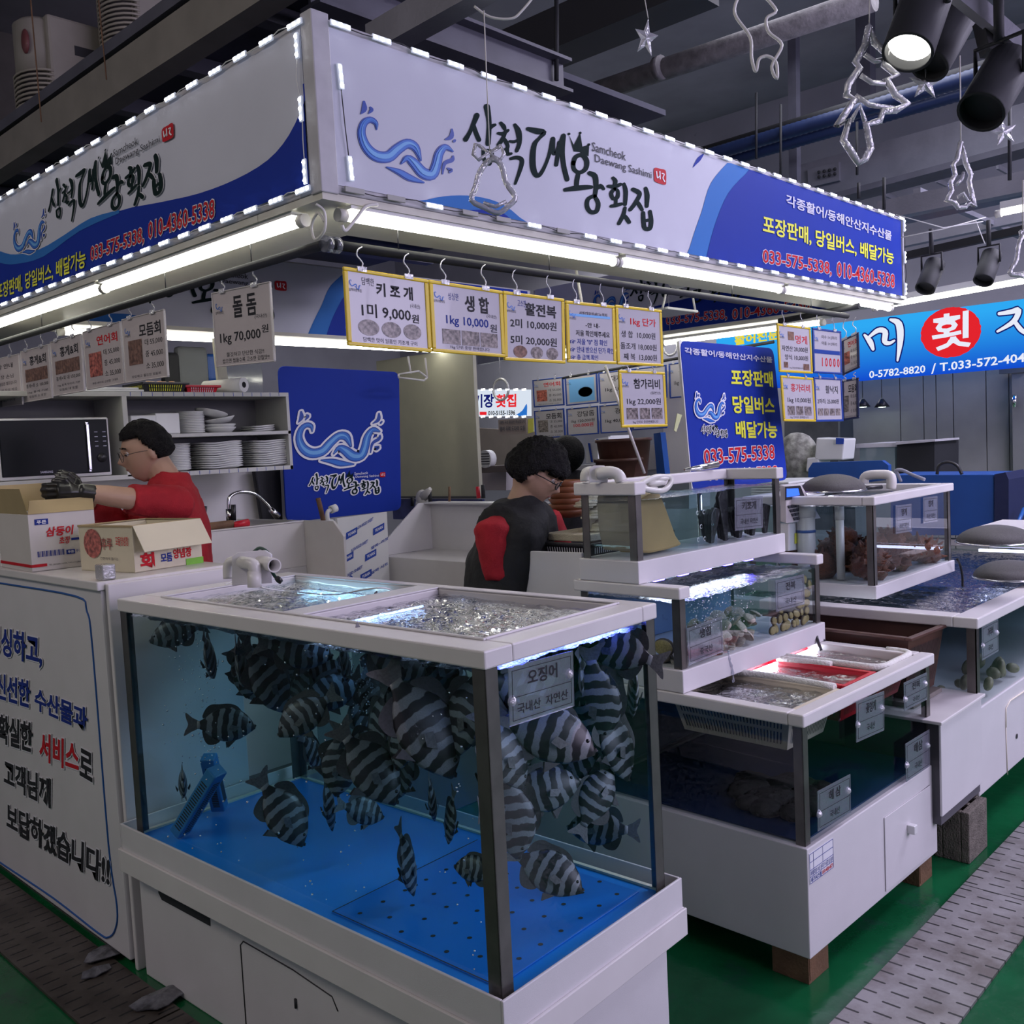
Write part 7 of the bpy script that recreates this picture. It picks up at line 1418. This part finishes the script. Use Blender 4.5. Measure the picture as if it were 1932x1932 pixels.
# ================================================================== FAR BACKGROUND
def slab(name, label, cat, m, pl, val, q, th, group=None, bevel=0, names=None):
    P = [pl(x, y, val) for x, y in q]; d = V((th, 0, 0)) if pl is onX else V((0, th, 0)); b = MB(); b.prism(P, d); return tag(b.build(name, m, None, bevel), label, cat, group)
lsX = 8.0; sg = thing('lit_shop_sign', 'bright blue lit shop sign with a red disc at the right', 'sign', tuple(onX(1700, 720, lsX)))
P = [onX(x, y, lsX) for x, y in ((1350, 657), (1700, 599), (1990, 549), (1990, 684), (1640, 716), (1350, 742))]
def emgrad(name, c0, c1, z0, z1, s):
    m, nt, N, L, b_ = nodes(name); N.remove(b_); tc = N.new('ShaderNodeTexCoord'); sp = N.new('ShaderNodeSeparateXYZ'); L.new(tc.outputs['Object'], sp.inputs[0]); mr = N.new('ShaderNodeMapRange'); mr.inputs[1].default_value = z0; mr.inputs[2].default_value = z1; L.new(sp.outputs['Z'], mr.inputs[0])
    r = N.new('ShaderNodeValToRGB'); r.color_ramp.elements[0].color = (*c0, 1); r.color_ramp.elements[1].color = (*c1, 1); L.new(mr.outputs[0], r.inputs[0]); e = N.new('ShaderNodeEmission'); e.inputs[1].default_value = s; L.new(r.outputs[0], e.inputs[0]); L.new(e.outputs[0], N['Material Output'].inputs[0]); return m
zb0 = onX(1640, 716, lsX).z; zt0 = onX(1640, 606, lsX).z; ya, yb = onX(1990, 600, lsX).y, onX(1350, 600, lsX).y
b = MB(); b.box((lsX, ya, zb0), (lsX + .15, yb, zt0 + .02)); b.build('light_box', emgrad('lit_blue_print', (.005, .045, .62), (.03, .42, .95), 0, zt0 - zb0, .95), sg)
litw = emat('lit_white_print', (.85, .88, 1), .95); litr = emat('lit_red_print', (.85, .02, .03), .9); litn = emat('lit_navy_print', (.01, .015, .20), .7)
b = MB(); c_ = onX(1793, 627, lsX - .004); ry = (onX(1735, 627, lsX).y - onX(1850, 627, lsX).y) / 2; rz_ = (onX(1793, 578, lsX).z - onX(1793, 674, lsX).z) / 2; R = random.Random(1)
b.add([c_ + V((0, ry * cos(a) * (1 + R.uniform(-.03, .01)), rz_ * sin(a) * (1 + R.uniform(-.03, .01)))) for a in [2 * pi * i / 60 for i in range(60)]], [tuple(range(60))]); b.build('red_disc', litr, sg)
MI = [[(1138, 1668, 6), (1165, 1700, 14), (1180, 1738, 8)], [(1160, 1678, 6), (1205, 1645, 12), (1240, 1652, 14), (1238, 1700, 13), (1262, 1708, 9), (1286, 1696, 5)], [(1268, 1592, 7), (1308, 1612, 17), (1316, 1690, 15), (1302, 1795, 5)], [(1808, 1562, 8), (1870, 1552, 12), (1905, 1545, 14), (1880, 1600, 12), (1800, 1650, 6)], [(1885, 1600, 10), (1915, 1640, 12), (1950, 1665, 8)]]
for g_, m_, o_ in ((7, litn, .006), (0, litw, .009)):
    b = MB()
    for s in MI: brush(b, s, lambda x, y: onX(1200 + x / 2.639, y / 2.639, lsX - o_), g_)
    b.build('lettering', m_, sg)
b = MB(); letter(b, '횟', *[onX(x, y, lsX - .008) for x, y in ((1758, 664), (1832, 654), (1758, 596))], .02, .001)
for q, tx in ((((1640, 714), (1746, 703), (1640, 700)), '0-5782-8820'), (((1757, 706), (1766, 703), (1757, 688)), '/'), (((1773, 701), (1948, 681), (1773, 685)), 'T.033-572-4044')): letter(b, tx, *[onX(x, y, lsX - .008) for x, y in q], .02, .001)
b.build('white_print', litw, sg)
b = MB(); letter(b, '활어전문', *[onX(x, y, lsX - .008) for x, y in ((1386, 652), (1470, 640), (1386, 634))], .04, .001); b.build('yellow_print', emat('lit_yellow_print', (.9, .75, .05), .9), sg)
# second far sign
fs = thing('lit_shop_sign', 'small white lit sign with red and blue lettering far behind the vest man', 'sign', tuple(onX(950, 785, 10)))
b = MB(); P = [onX(x, y, 10) for x, y in ((890, 735), (993, 735), (994, 785), (890, 786))]; b.prism(P, (.1, 0, 0)); b.build('light_box', emat('lit_white_panel', (.80, .88, 1), .85), fs)
b = MB(); P = [onX(x, y, 9.99) for x, y in spline([(970, 785), (985, 775), (994, 762), (994, 785)], False, 3)]; b.add(P, [tuple(range(len(P)))]); b.build('blue_swoosh', emat('lit_mid_blue', (.03, .2, .7), .8), fs)
for tx, q, m_ in (('기장', ((893, 770), (932, 769), (893, 744)), litn), ('횟집', ((935, 769), (974, 768), (935, 744)), litr), ('010-5155-1596', ((921, 784), (972, 783), (921, 775)), emat('lit_black_print', (.02, .02, .02), 1))): b = MB(); letter(b, tx, *[onX(x, y, 9.985) for x, y in q], .03, .001); b.build('lettering', m_, fs)
b = MB(); P = [onX(x, y, 9.985) for x, y in ((905, 777), (918, 777), (918, 783), (905, 783))]; b.add(P, [(0, 1, 2, 3)]); b.build('red_mark', litr, fs)
for yy, k in ((735, 0), (786, 1)):
    t = thing('led_string', ('row of white LEDs along the top of the far white sign', 'row of white LEDs along the foot of the far white sign')[k], 'light string', tuple(onX(910, yy, 9.97)))
    for i in range(7): b = MB(); p = onX(896 + i * 15.5, yy, 9.96); b.box((p.x - .01, p.y - .035, p.z - .012), (p.x, p.y + .035, p.z + .012)); b.build('led_module', 'led', t)
nb = slab('notice_board', 'brown and cream hanging notice board under the far white sign', 'notice board', mat('cream_brown_notice', (.25, .20, .17), .6), onX, 9.0, ((940, 792), (993, 789), (994, 818), (941, 821)), .03)
b = MB(); letter(b, '100% 국산 횟감만 취급합니다', *[onX(x, y, 8.99) for x, y in ((943, 800), (991, 798), (943, 794))], .02, .001); letter(b, '광어 우럭 도다리 모듬', *[onX(x, y, 8.99) for x, y in ((943, 814), (991, 812), (943, 805))], .02, .001); b.build('lettering', 'inkgrey', nb)
slab('yellow_notice', 'yellow notice hanging beside the brown notice board', 'notice', mat('yellow_notice', (.55, .52, .08), .6), onX, 9.0, ((996, 790), (1006, 789), (1006, 815), (996, 818)), .01)
b = MB(); P = [onX(x, y, 9.5) for x, y in ((880, 806), (1070, 818), (1070, 905), (880, 905))]; b.prism(P, (.05, 0, 0)); struct('trim_52', b, mat('beige_far_wall', (.24, .20, .17), .8))
slab('far_shelf', 'grey shelf counter behind the left shoulder of the vest man', 'shelf', mat('grey_brown_shelf', (.17, .14, .13), .6), onX, 6.5, ((880, 882), (965, 877), (965, 890), (880, 894)), .4)
slab('storage_crate', 'white and red boxes under the far grey shelf', 'crate', 'paperp', onX, 6.9, ((905, 893), (955, 890), (955, 925), (905, 925)), .3)
c_ = onX(918, 866, 6.5); t = thing('desk_fan', 'small white and black round fan on the far grey shelf', 'fan', tuple(c_)); b = MB(); b.tube([c_ - V((.03, 0, 0)), c_ + V((.05, 0, 0))], .085, 20); b.build('fan_body', 'white', t); b = MB()
for i in range(5): b.box((c_.x - .035, c_.y - .07, c_.z - .05 + i * .024), (c_.x - .031, c_.y + .07, c_.z - .042 + i * .024))
b.build('grille_bars', 'black', t)
slab('back_counter', 'long pale counter top behind the vest man', 'counter', 'pvc', onX, 6.2, ((1085, 878), (1250, 868), (1250, 882), (1085, 894)), .3); slab('back_counter', 'grey cabinet front below the far pale counter top', 'counter', mat('grey_far_cabinet', (.25, .26, .28), .6), onX, 6.25, ((1085, 892), (1300, 880), (1300, 960), (1085, 960)), .3)
b = MB(); P = [onX(x, y, 8.4) for x, y in ((1055, 800), (1300, 780), (1300, 905), (1055, 905))]; b.prism(P, (.05, 0, 0)); struct('trim_53', b, mat('grey_white_far_wall', (.32, .33, .36), .7, var=.2, scale=3))
for k, (x0, y0, x1, y1) in enumerate(((1106, 832, 1128, 872), (1122, 824, 1148, 870), (1140, 822, 1152, 845))):
    o = slab('foam_box', ('white foam box with blue tape, left of the barrels', 'white foam box with blue tape standing on end by the barrels', 'small white foam box above the others by the barrels')[k], 'foam box', 'whiteplate', onX, 6.0 + k * .1, ((x0, y0 + 4), (x1, y0), (x1, y1), (x0, y1 + 2)), .25); b = MB(); P = [onX(x, y, 5.99 + k * .1) for x, y in ((x0 + 3, y0 + 4), (x0 + 7, y0 + 4), (x0 + 13, y1), (x0 + 9, y1))]; b.add(P, [(0, 1, 2, 3)]); b.build('blue_tape', 'wv1', o)
for k, (px, py, r, h) in enumerate(((1178, 872, .17, .26), (1172, 900, .16, .20))):
    c_ = at(px, py, 6.1); b = MB(); b.lathe([(r * .8, -h / 2), (r, h / 2), (r * 1.06, h / 2), (r * 1.06, h / 2 + .02), (r * .9, h / 2 + .02), (r * .75, -h / 2)], c_, 28); tag(b.build('brown_tub', 'brownpl'), ('upper dark brown plastic tub behind the yellow board', 'lower dark brown plastic tub behind the top tank')[k], 'tub')
slab('blue_tarp', 'dark blue tarp over the brown tubs', 'tarp', mat('dark_blue_tarp', (.02, .04, .12), .5), onX, 5.9, ((1145, 835), (1205, 832), (1190, 858), (1160, 862)), .03)
slab('blue_post', 'blue painted post left of the blue standing sign', 'post', 'bluecab', onX, 5.4, ((1233, 818), (1246, 816), (1256, 905), (1240, 905)), .06)
slab('white_post', 'thick white post between the blue post and the standing sign', 'post', 'pvc', onX, 5.7, ((1246, 700), (1290, 695), (1306, 905), (1256, 905)), .1)
slab('paper_notice', 'white sheet with faint lines taped beside the blue post', 'notice', 'paper', onX, 5.5, ((1204, 842), (1236, 838), (1240, 885), (1206, 888)), .01)
slab('yellow_tag', 'pale yellow tag taped to the edge of the standing sign', 'tag', mat('pale_yellow_tag', (.55, .58, .30), .7), onY, SSY - .02, ((1278, 780), (1287, 783), (1276, 815), (1272, 812)), .003)
b = MB(); b.tube([onY(1142, 690, 2.5), onY(1216, 893, 2.45)], .0065, 8); tag(b.build('white_rod', 'pipe'), 'thin white rod slanting down behind the yellow boards', 'rod')
b = MB(); b.tube([onY(1082, 478, YS + .35), onY(1098, 575, YS + .3)], .0065, 8); tag(b.build('white_rod', 'pipe'), 'upper end of a white rod leaning on the lamp under the right sign', 'rod')
# right hand background
b = MB(); P = [onX(x, y, 10.2) for x, y in ((1480, 690), (1640, 715), (1640, 1000), (1480, 1000))]; b.prism(P, (.05, 0, 0)); struct('trim_54', b, mat('dim_recess_wall', (.10, .10, .11), .8, var=.4, scale=3))
b = MB(); P = [onX(x, y, 8.9) for x, y in ((1585, 720), (1612, 722), (1612, 960), (1585, 960))]; b.prism(P, (.08, 0, 0)); struct('trim_55', b, mat('grey_recess_jamb', (.17, .18, .19), .7))
slab('black_monitor', 'black screen box hanging under the lit blue sign', 'screen', 'blackm', onX, 8.6, ((1622, 716), (1672, 712), (1670, 756), (1622, 754)), .2)
for k, (px, py) in enumerate(((1628, 768), (1664, 768))):
    c_ = onX(px, py, 8.3); t = thing('pendant_lamp', ('small black pendant lamp under the lit sign, left one', 'small black pendant lamp under the lit sign, right one')[k], 'lamp', tuple(c_)); b = MB(); b.lathe([(.015, .07), (.03, .05), (.065, .0), (.06, .0), (.02, .05)], c_, 20); b.tube([c_ + V((0, 0, .06)), c_ + V((0, 0, .25))], .004, 6); b.build('lamp_shade', 'black', t); b = MB(); b.ball(c_ + V((0, 0, .012)), .045, 12, 6, (1, 1, .4)); b.build('bulb', emat('lit_green_white_bulb', (.8, 1, .85), 5), t)
slab('blue_counter', 'royal blue counter back board with clipped corners behind the sea squirt tank', 'counter', 'bluecab', onX, 6.4, ((1525, 885), (1533, 873), (1664, 869), (1676, 878), (1676, 905), (1525, 925)), .05)
slab('blue_cabinet', 'large royal blue cabinet behind the sea squirt tank, right one', 'cabinet', 'bluecab', onX, 6.2, ((1680, 896), (1875, 895), (1876, 1010), (1680, 1010)), .4, bevel=.004)
slab('blue_cabinet', 'dark blue shadowed cabinet end beside the royal blue cabinet', 'cabinet', mat('shaded_cabinet_end', (.006, .012, .06), .5), onX, 6.19, ((1876, 895), (1897, 891), (1903, 905), (1903, 1003), (1876, 1006)), .35)  # same blue cabinet, its end's shade put into a darker colour
t = thing('fish_tank', 'small empty glass tank with a grey rim on the far blue counter', 'aquarium', tuple(onX(1650, 885, 7.2))); a_, c_ = onX(1688, 868, 7.2), onX(1622, 845, 7.2)
b = MB(); b.box((7.2, a_.y, a_.z - .08), (7.7, c_.y, c_.z)); b.build('glass_box', clear('pale_teal_tank_glass', (.6, .72, .74), .1, .05, haze=((.4, .5, .5), .4)), t); b = MB(); b.box((7.18, a_.y - .02, c_.z), (7.72, c_.y + .02, c_.z + .03)); b.build('top_rim', 'signfr', t)
slab('black_tank', 'black sided tank beside the small far glass tank', 'aquarium', 'blackm', onX, 7.2, ((1692, 838), (1763, 834), (1763, 900), (1692, 905)), .5); slab('grey_board', 'pale grey rim board on the black sided tank', 'board', 'signfr', onX, 7.15, ((1690, 834), (1764, 829), (1764, 833), (1690, 839)), .5)
for k, (q, lb) in enumerate(((((1540, 826), (1594, 828), (1590, 868), (1536, 868)), 'white foam box lid leaning behind the blue counter, upper one'), (((1522, 864), (1545, 862), (1545, 890), (1520, 890)), 'white foam box at the left end of the far blue counter'))): slab('foam_box', lb, 'foam box', 'whiteplate', onX, 6.9, q, .2, bevel=.01)
slab('blue_label_patch', 'blue printed patch on the far foam box lid', 'label', 'wv1', onX, 6.88, ((1577, 826), (1592, 827), (1591, 838), (1577, 838)), .005)
c_ = onX(1505, 862, 7.0); b = MB(); b.ball(c_, .17, 14, 10, (.5, 1, 1.15)); b.v = [v + V((0, 0, 1)) * .02 * noise.noise(v * 9) for v in b.v]; tag(b.build('woven_sack', mat('dirty_white_sack', (.30, .30, .27), .9, var=.5, scale=20, bump=.6, bscale=30)), 'dirty white sack behind the standing sign', 'sack')
slab('dark_pillar', 'grey pillar behind the white and grey foam boxes', 'pillar', mat('grey_pillar', (.2, .21, .22), .7), onX, 9.4, ((1581, 760), (1606, 760), (1606, 900), (1581, 900)), .1)
b = MB(); b.tube(spline([tuple(onX(x, y, 8.8)) for x, y in ((1512, 760), (1560, 770), (1600, 762), (1680, 750))], k=5), .02, 8); tag(b.build('black_cable', 'blackm'), 'black cable bundle crossing the dim recess', 'cable')
slab('green_post', 'thick black hose and post in the dim recess', 'post', 'blackm', onX, 8.7, ((1612, 800), (1640, 800), (1640, 870), (1612, 872)), .1)
slab('wall_vent', 'grey louvred vent above the grey steel door', 'vent', mat('vent_louvres', (.12, .12, .12), .5), onX, 8.4, ((1885, 690), (1935, 686), (1935, 702), (1885, 706)), .05)
b = MB(); b.tube([onY(1932, 960, 1.75), onY(1915, 1000, 1.75)], .012, 8); tag(b.build('blue_hose', 'blue'), 'blue hose end at the right photo edge above the sieve', 'hose')
# upper left: air conditioners on the deck
aco = mat('aged_white_casing', (.36, .33, .28), .5, var=.06); acl = mat('aged_louvre', (.42, .38, .31), .5)
for k, (px, Hh, lb) in enumerate(((97, 1.05, 'white air conditioner with red oval badge and louvred corner on the deck, left one'), (268, 1.9, 'tall white air conditioner with louvred corner on the deck, right one'))):
    o = at(px, 150, 6.0); X0, Y0 = o.x, o.y; t = thing('air_conditioner', lb, 'air conditioner', (X0 + .3, Y0 + .2, 3.37)); b = MB(); b.box((X0, Y0, 3.37), (X0 + .60, Y0 + .40, 3.37 + Hh)); b.build('casing', aco, t, .02)
    b = MB()
    for i in range(int((Hh - .35) / .028)): b.tube([V((X0 + .02 - .15 * sin(a), Y0 + .20 - .20 * cos(a), 3.40 + i * .028)) for a in [pi * q / 10 for q in range(11)]], .008, 6)
    b.build('louvre', acl, t); b = MB(); b.lathe([(.14, 0), (.14, Hh - .34)], (0, 0, 0), 16, Matrix.Translation((X0 + .03, Y0 + .20, 3.38))); b.build('grille_back', mat('dark_grille', (.09, .08, .08), .6), t)
    b = MB(); b.lathe([(.0, Hh), (.12, Hh), (.155, Hh - .03), (.155, Hh - .34), (.10, Hh - .345)], (0, 0, 0), 20, Matrix.Translation((X0 + .03, Y0 + .20, 3.37))); b.build('head_cover', aco, t)
    if k == 0: b = MB(); b.ball((X0 - .10, Y0 + .10, 3.37 + Hh - .17), .05, 14, 8, (.4, .9, 1.5)); b.build('oval_badge', mat('dull_red_badge', (.20, .06, .06), .4), t)
    b = MB(); b.box((X0 + .16, Y0 - .003, 3.37 + Hh - .22), (X0 + .38, Y0 - .0005, 3.37 + Hh - .16)); b.build('hand_slot', 'dark', t)
for k, (x0, y0, x1, y1) in enumerate(((57, -10, 78, 230), (185, -10, 201, 150), (353, -10, 360, 48))):
    b = MB(); b.tube([at(x0, y0, 3.9), at(x1, y1, 3.9)], .0028, 6); tag(b.build('hanging_wire', 'wood'), ('thin wire in front of the left air conditioner', 'thin wire between the two air conditioners', 'thin wire right of the right air conditioner')[k], 'wire')
b = MB(); b.box((4.45, 7.4, 3.37), (4.5, 9.5, 5.6)); struct('trim_56', b, mat('brown_grey_upper_wall', (.17, .15, .14), .8, var=.1)); b = MB(); b.box((2.0, 9.5, 3.37), (4.5, 9.6, 5.6)); struct('trim_57', b, mat('brown_grey_upper_wall', (.20, .18, .17), .8, var=.1))
# ================================================================== HANGING ORNAMENTS AND SPOTLIGHTS
def orn(name, label, cat, d, loops, r, top, extra=()):
    t = thing(name, label, cat, tuple(at(*loops[0][0], d)))
    for k, L_ in enumerate(loops): b = MB(); P = [at(x, y, d) for x, y in L_]; b.tube(P + ([P[0], P[1]] if k not in extra else []), r if k == 0 else r * .7, 8, k in extra); b.build('outline' if k == 0 else 'inner_bar', 'acryl', t)
    b = MB(); b.tube([at(*top[0], d), at(*top[1], d)], .0013 * d / 1.9, 5); b.build('string', 'pipe', t); return t
orn('bell_ornament', 'clear plastic bell ornament with a bow in front of the right sign', 'ornament', 1.75, [spline([(922, 303), (905, 325), (898, 350), (890, 378), (915, 392), (940, 402), (960, 388), (972, 372), (955, 345), (948, 318), (938, 303)], True, 3), [(897, 272), (893, 292), (903, 302), (922, 288), (905, 275)], [(925, 288), (945, 275), (951, 290), (944, 302), (930, 295)], [(912, 383), (935, 390), (955, 380)]], .0052, ((913, 20), (924, 285)), (3,))
orn('tree_ornament', 'large clear plastic tree ornament, top right beside the spotlights', 'ornament', 2.2, [[(1640, 50), (1632, 85), (1614, 118), (1622, 128), (1600, 160), (1597, 180), (1612, 188), (1579, 238), (1602, 225), (1591, 265), (1608, 290), (1620, 308), (1632, 300), (1643, 280), (1634, 235), (1660, 228), (1666, 210), (1690, 208), (1712, 196), (1690, 180), (1672, 150), (1692, 142), (1668, 122), (1672, 100), (1650, 80)], [(1632, 103), (1650, 116), (1672, 112)], [(1624, 142), (1645, 156), (1670, 158)], [(1614, 180), (1640, 198), (1688, 205)], [(1606, 228), (1622, 200), (1632, 230)]], .0085, ((1641, -10), (1640, 52)), (1, 2, 3, 4))
orn('tree_ornament', 'small clear plastic tree ornament hanging in front of the end of the right sign', 'ornament', 2.6, [[(1813, 268), (1806, 300), (1798, 312), (1802, 330), (1793, 345), (1796, 360), (1786, 378), (1800, 382), (1808, 392), (1822, 390), (1830, 382), (1839, 390), (1832, 360), (1828, 342), (1832, 330), (1822, 308), (1818, 290)], [(1803, 350), (1815, 338), (1818, 325)], [(1806, 372), (1818, 365), (1826, 380)]], .007, ((1811, 105), (1813, 270)), (1, 2))
orn('bell_ornament', 'clear plastic ornament cut by the right photo edge below the tree', 'ornament', 2.4, [spline([(1932, 440), (1922, 460), (1918, 490), (1905, 515), (1925, 520), (1960, 530)], False, 3), spline([(1925, 437), (1932, 448), (1945, 440)], True, 3)], .006, ((1930, 340), (1930, 438)), (0,))
def star(label, cx, cy, R_, rot, d, top):
    t = thing('star_ornament', label, 'ornament', tuple(at(cx, cy, d))); b = MB(); P = [(cx + (R_ if i % 2 == 0 else R_ * .42) * sin(RD(rot) + pi * i / 5) * (.62 if rot > 5 and rot < 15 else 1), cy - (R_ if i % 2 == 0 else R_ * .42) * cos(RD(rot) + pi * i / 5)) for i in range(10)]
    c0, c1 = at(cx, cy, d - .012), at(cx, cy, d + .012); vs = [at(x, y, d) for x, y in P]; b.add(vs + [c0, c1], [(i, (i + 1) % 10, 10) for i in range(10)] + [((i + 1) % 10, i, 11) for i in range(10)]); b.build('star_body', 'acryl', t)
    b = MB(); b.tube([at(*top, d), at(P[0][0], P[0][1], d)], .0015, 5); b.build('string', 'pipe', t)
star('clear star ornament over the middle of the right sign', 1219, 72, 38, 10, 2.6, (1215, -10)); star('clear star ornament beside the large tree ornament', 1746, 157, 34, 2, 2.5, (1757, 20)); star('clear star ornament at the right photo edge under the spotlights', 1893, 249, 28, -12, 2.7, (1893, 195))
b = MB(); b.tube(spline([tuple(at(x, y, 2.6)) for x, y in ((1395, -10), (1386, 25), (1415, 70), (1418, 110), (1426, 135), (1432, 112), (1448, 106), (1464, 118), (1466, 148), (1456, 125), (1475, 85), (1450, 60), (1446, 35), (1464, 20), (1440, -10))], k=5), .0045, 7); tag(b.build('looped_cable', 'pipe'), 'ivory cable hanging in a loose loop from the ceiling, top right', 'cable')
b = MB(); b.tube(spline([tuple(at(x, y, 2.3)) for x, y in ((895, 12), (925, 32), (965, 35), (985, 20), (1010, -10))], k=5), .003, 6); tag(b.build('looped_cable', 'pipe'), 'thin white cable sagging above the bell ornament string', 'cable')
def spot(label, a, c, r, d, lit, big=True):
    A_, C_ = at(*a, d), at(*c, d - .05); t = thing('spotlight', label, 'spotlight', tuple(A_)); D_ = (C_ - A_); ax = D_.normalized(); b = MB(); b.pipe([A_, A_ + D_ * .97, C_], r, .006, 26); b.tube([A_, A_ + ax * .012], r * .985, 26); b.build('lamp_housing', 'blackm', t)
    b = MB(); b.tube([C_ - ax * .035, C_ - ax * .03], r * .93, 24); b.build('reflector', emat('lit_spot_reflector', (1, .98, .90), 5) if lit else 'dark', t)
    b = MB(); m_ = A_.lerp(C_, .35); sd = ax.cross(Zv).normalized() * (r + .006); b.tube([m_ + sd, m_ + sd + Zv * .09, m_ - sd + Zv * .09, m_ - sd], .006, 8); b.tube([m_ + Zv * .09, m_ + Zv * .22], .012, 8); b.build('yoke', 'blackm', t); return t
spot('big black spotlight with a lit white face, nearest at the top right', (1752, -15), (1712, 100), .056, 2.2, True)
spot('big black spotlight behind the lit one, facing away', (1822, 5), (1752, 125), .050, 2.5, False)
spot('big black spotlight right of the star ornament', (1905, 120), (1850, 212), .055, 2.3, False)
spot('small dark spotlight over the lit blue sign, left one', (1765, 497), (1745, 545), .05, 5.0, False); spot('small dark spotlight over the lit blue sign, right one', (1872, 480), (1855, 530), .05, 5.0, False)
b = MB(); b.prism([at(1800, -10, 2.3), at(1850, -10, 2.3), at(1960, 85, 2.3), at(1960, 120, 2.3)], f_ * .03); tag(b.build('lamp_track', 'steeld'), 'black lamp track crossing the top right corner', 'track')
b = MB(); b.prism([at(1853, 30, 2.32), at(1895, 35, 2.32), at(1895, 92, 2.32), at(1868, 92, 2.32)], f_ * .05); tag(b.build('track_adapter', 'blackm'), 'black track adapter box above the right spotlight', 'adapter')
for k, (pts, lb) in enumerate(((((1690, 405), (1780, 430), (1855, 418)), 'thin wire sagging from the sign end to the battens'), ((( 1700, 448), (1780, 432), (1860, 410)), 'second thin wire crossing toward the battens'), (((1840, 415), (1850, 440), (1858, 460)), 'thin wire holding the small right spotlight'))):
    b = MB(); b.tube([at(x, y, 4.4) for x, y in pts], .0025, 5); tag(b.build('thin_wire', 'white'), lb, 'wire')
sp_ = thing('ceiling_speaker', 'white bulkhead fitting on a small frame above the yellow boards', 'fitting', tuple(onY(1285, 585, 2.6))); b = MB(); p, q = onY(1260, 582, 2.6), onY(1318, 590, 2.6); b.box((p.x, 2.6, q.z), (q.x, 2.8, p.z + .01)); b.build('plate', 'white', sp_, .004); b = MB(); b.ball(onY(1280, 535, 2.65), .045, 14, 8, (1.3, 1, .5)); b.build('dome', 'white', sp_)
b = MB(); b.tube([onY(1258, 545, 2.62), onY(1250, 582, 2.62)], .006, 6); b.tube([onY(1305, 548, 2.62), onY(1312, 588, 2.62)], .006, 6); b.build('bracket', 'white', sp_)
wr_ = thing('wire_rack', 'small white wire rack hanging right of the emblem board', 'rack', tuple(onY(790, 718, 4.6))); b = MB(); P = [onY(x, y, 4.6) for x, y in ((752, 712), (800, 718), (806, 712), (790, 700), (752, 706))]
for i in range(5): b.tube([P[i], P[(i + 1) % 5]], .006, 6)
b.tube([onY(770, 672, 4.6), onY(775, 705, 4.6)], .006, 6); b.tube([onY(802, 675, 4.6), onY(806, 712, 4.6)], .006, 6); b.build('rack_frame', 'pipe', wr_)
for k, (px, py) in enumerate(((945, 735), (1265, 655))):
    b = MB(); c_ = onX(px, py, 5.0 if k == 0 else 5.5); r = .075 if k == 0 else .055; b.tube([c_ + V((0, r * cos(a), r * sin(a))) for a in [2 * pi * i / 24 for i in range(25)]], .009, 8, False); b.tube([c_ + V((0, 0, r)), c_ + V((0, 0, r + .3))], .002, 5); tag(b.build('ring_ornament', 'acryl'), ('round clear ornament in front of the far white sign', 'round clear ornament beside the top of the standing sign')[k], 'ornament')
for o, cu in OLD: bpy.data.objects.remove(o); bpy.data.curves.remove(cu)
bpy.data.scenes.remove(TS)
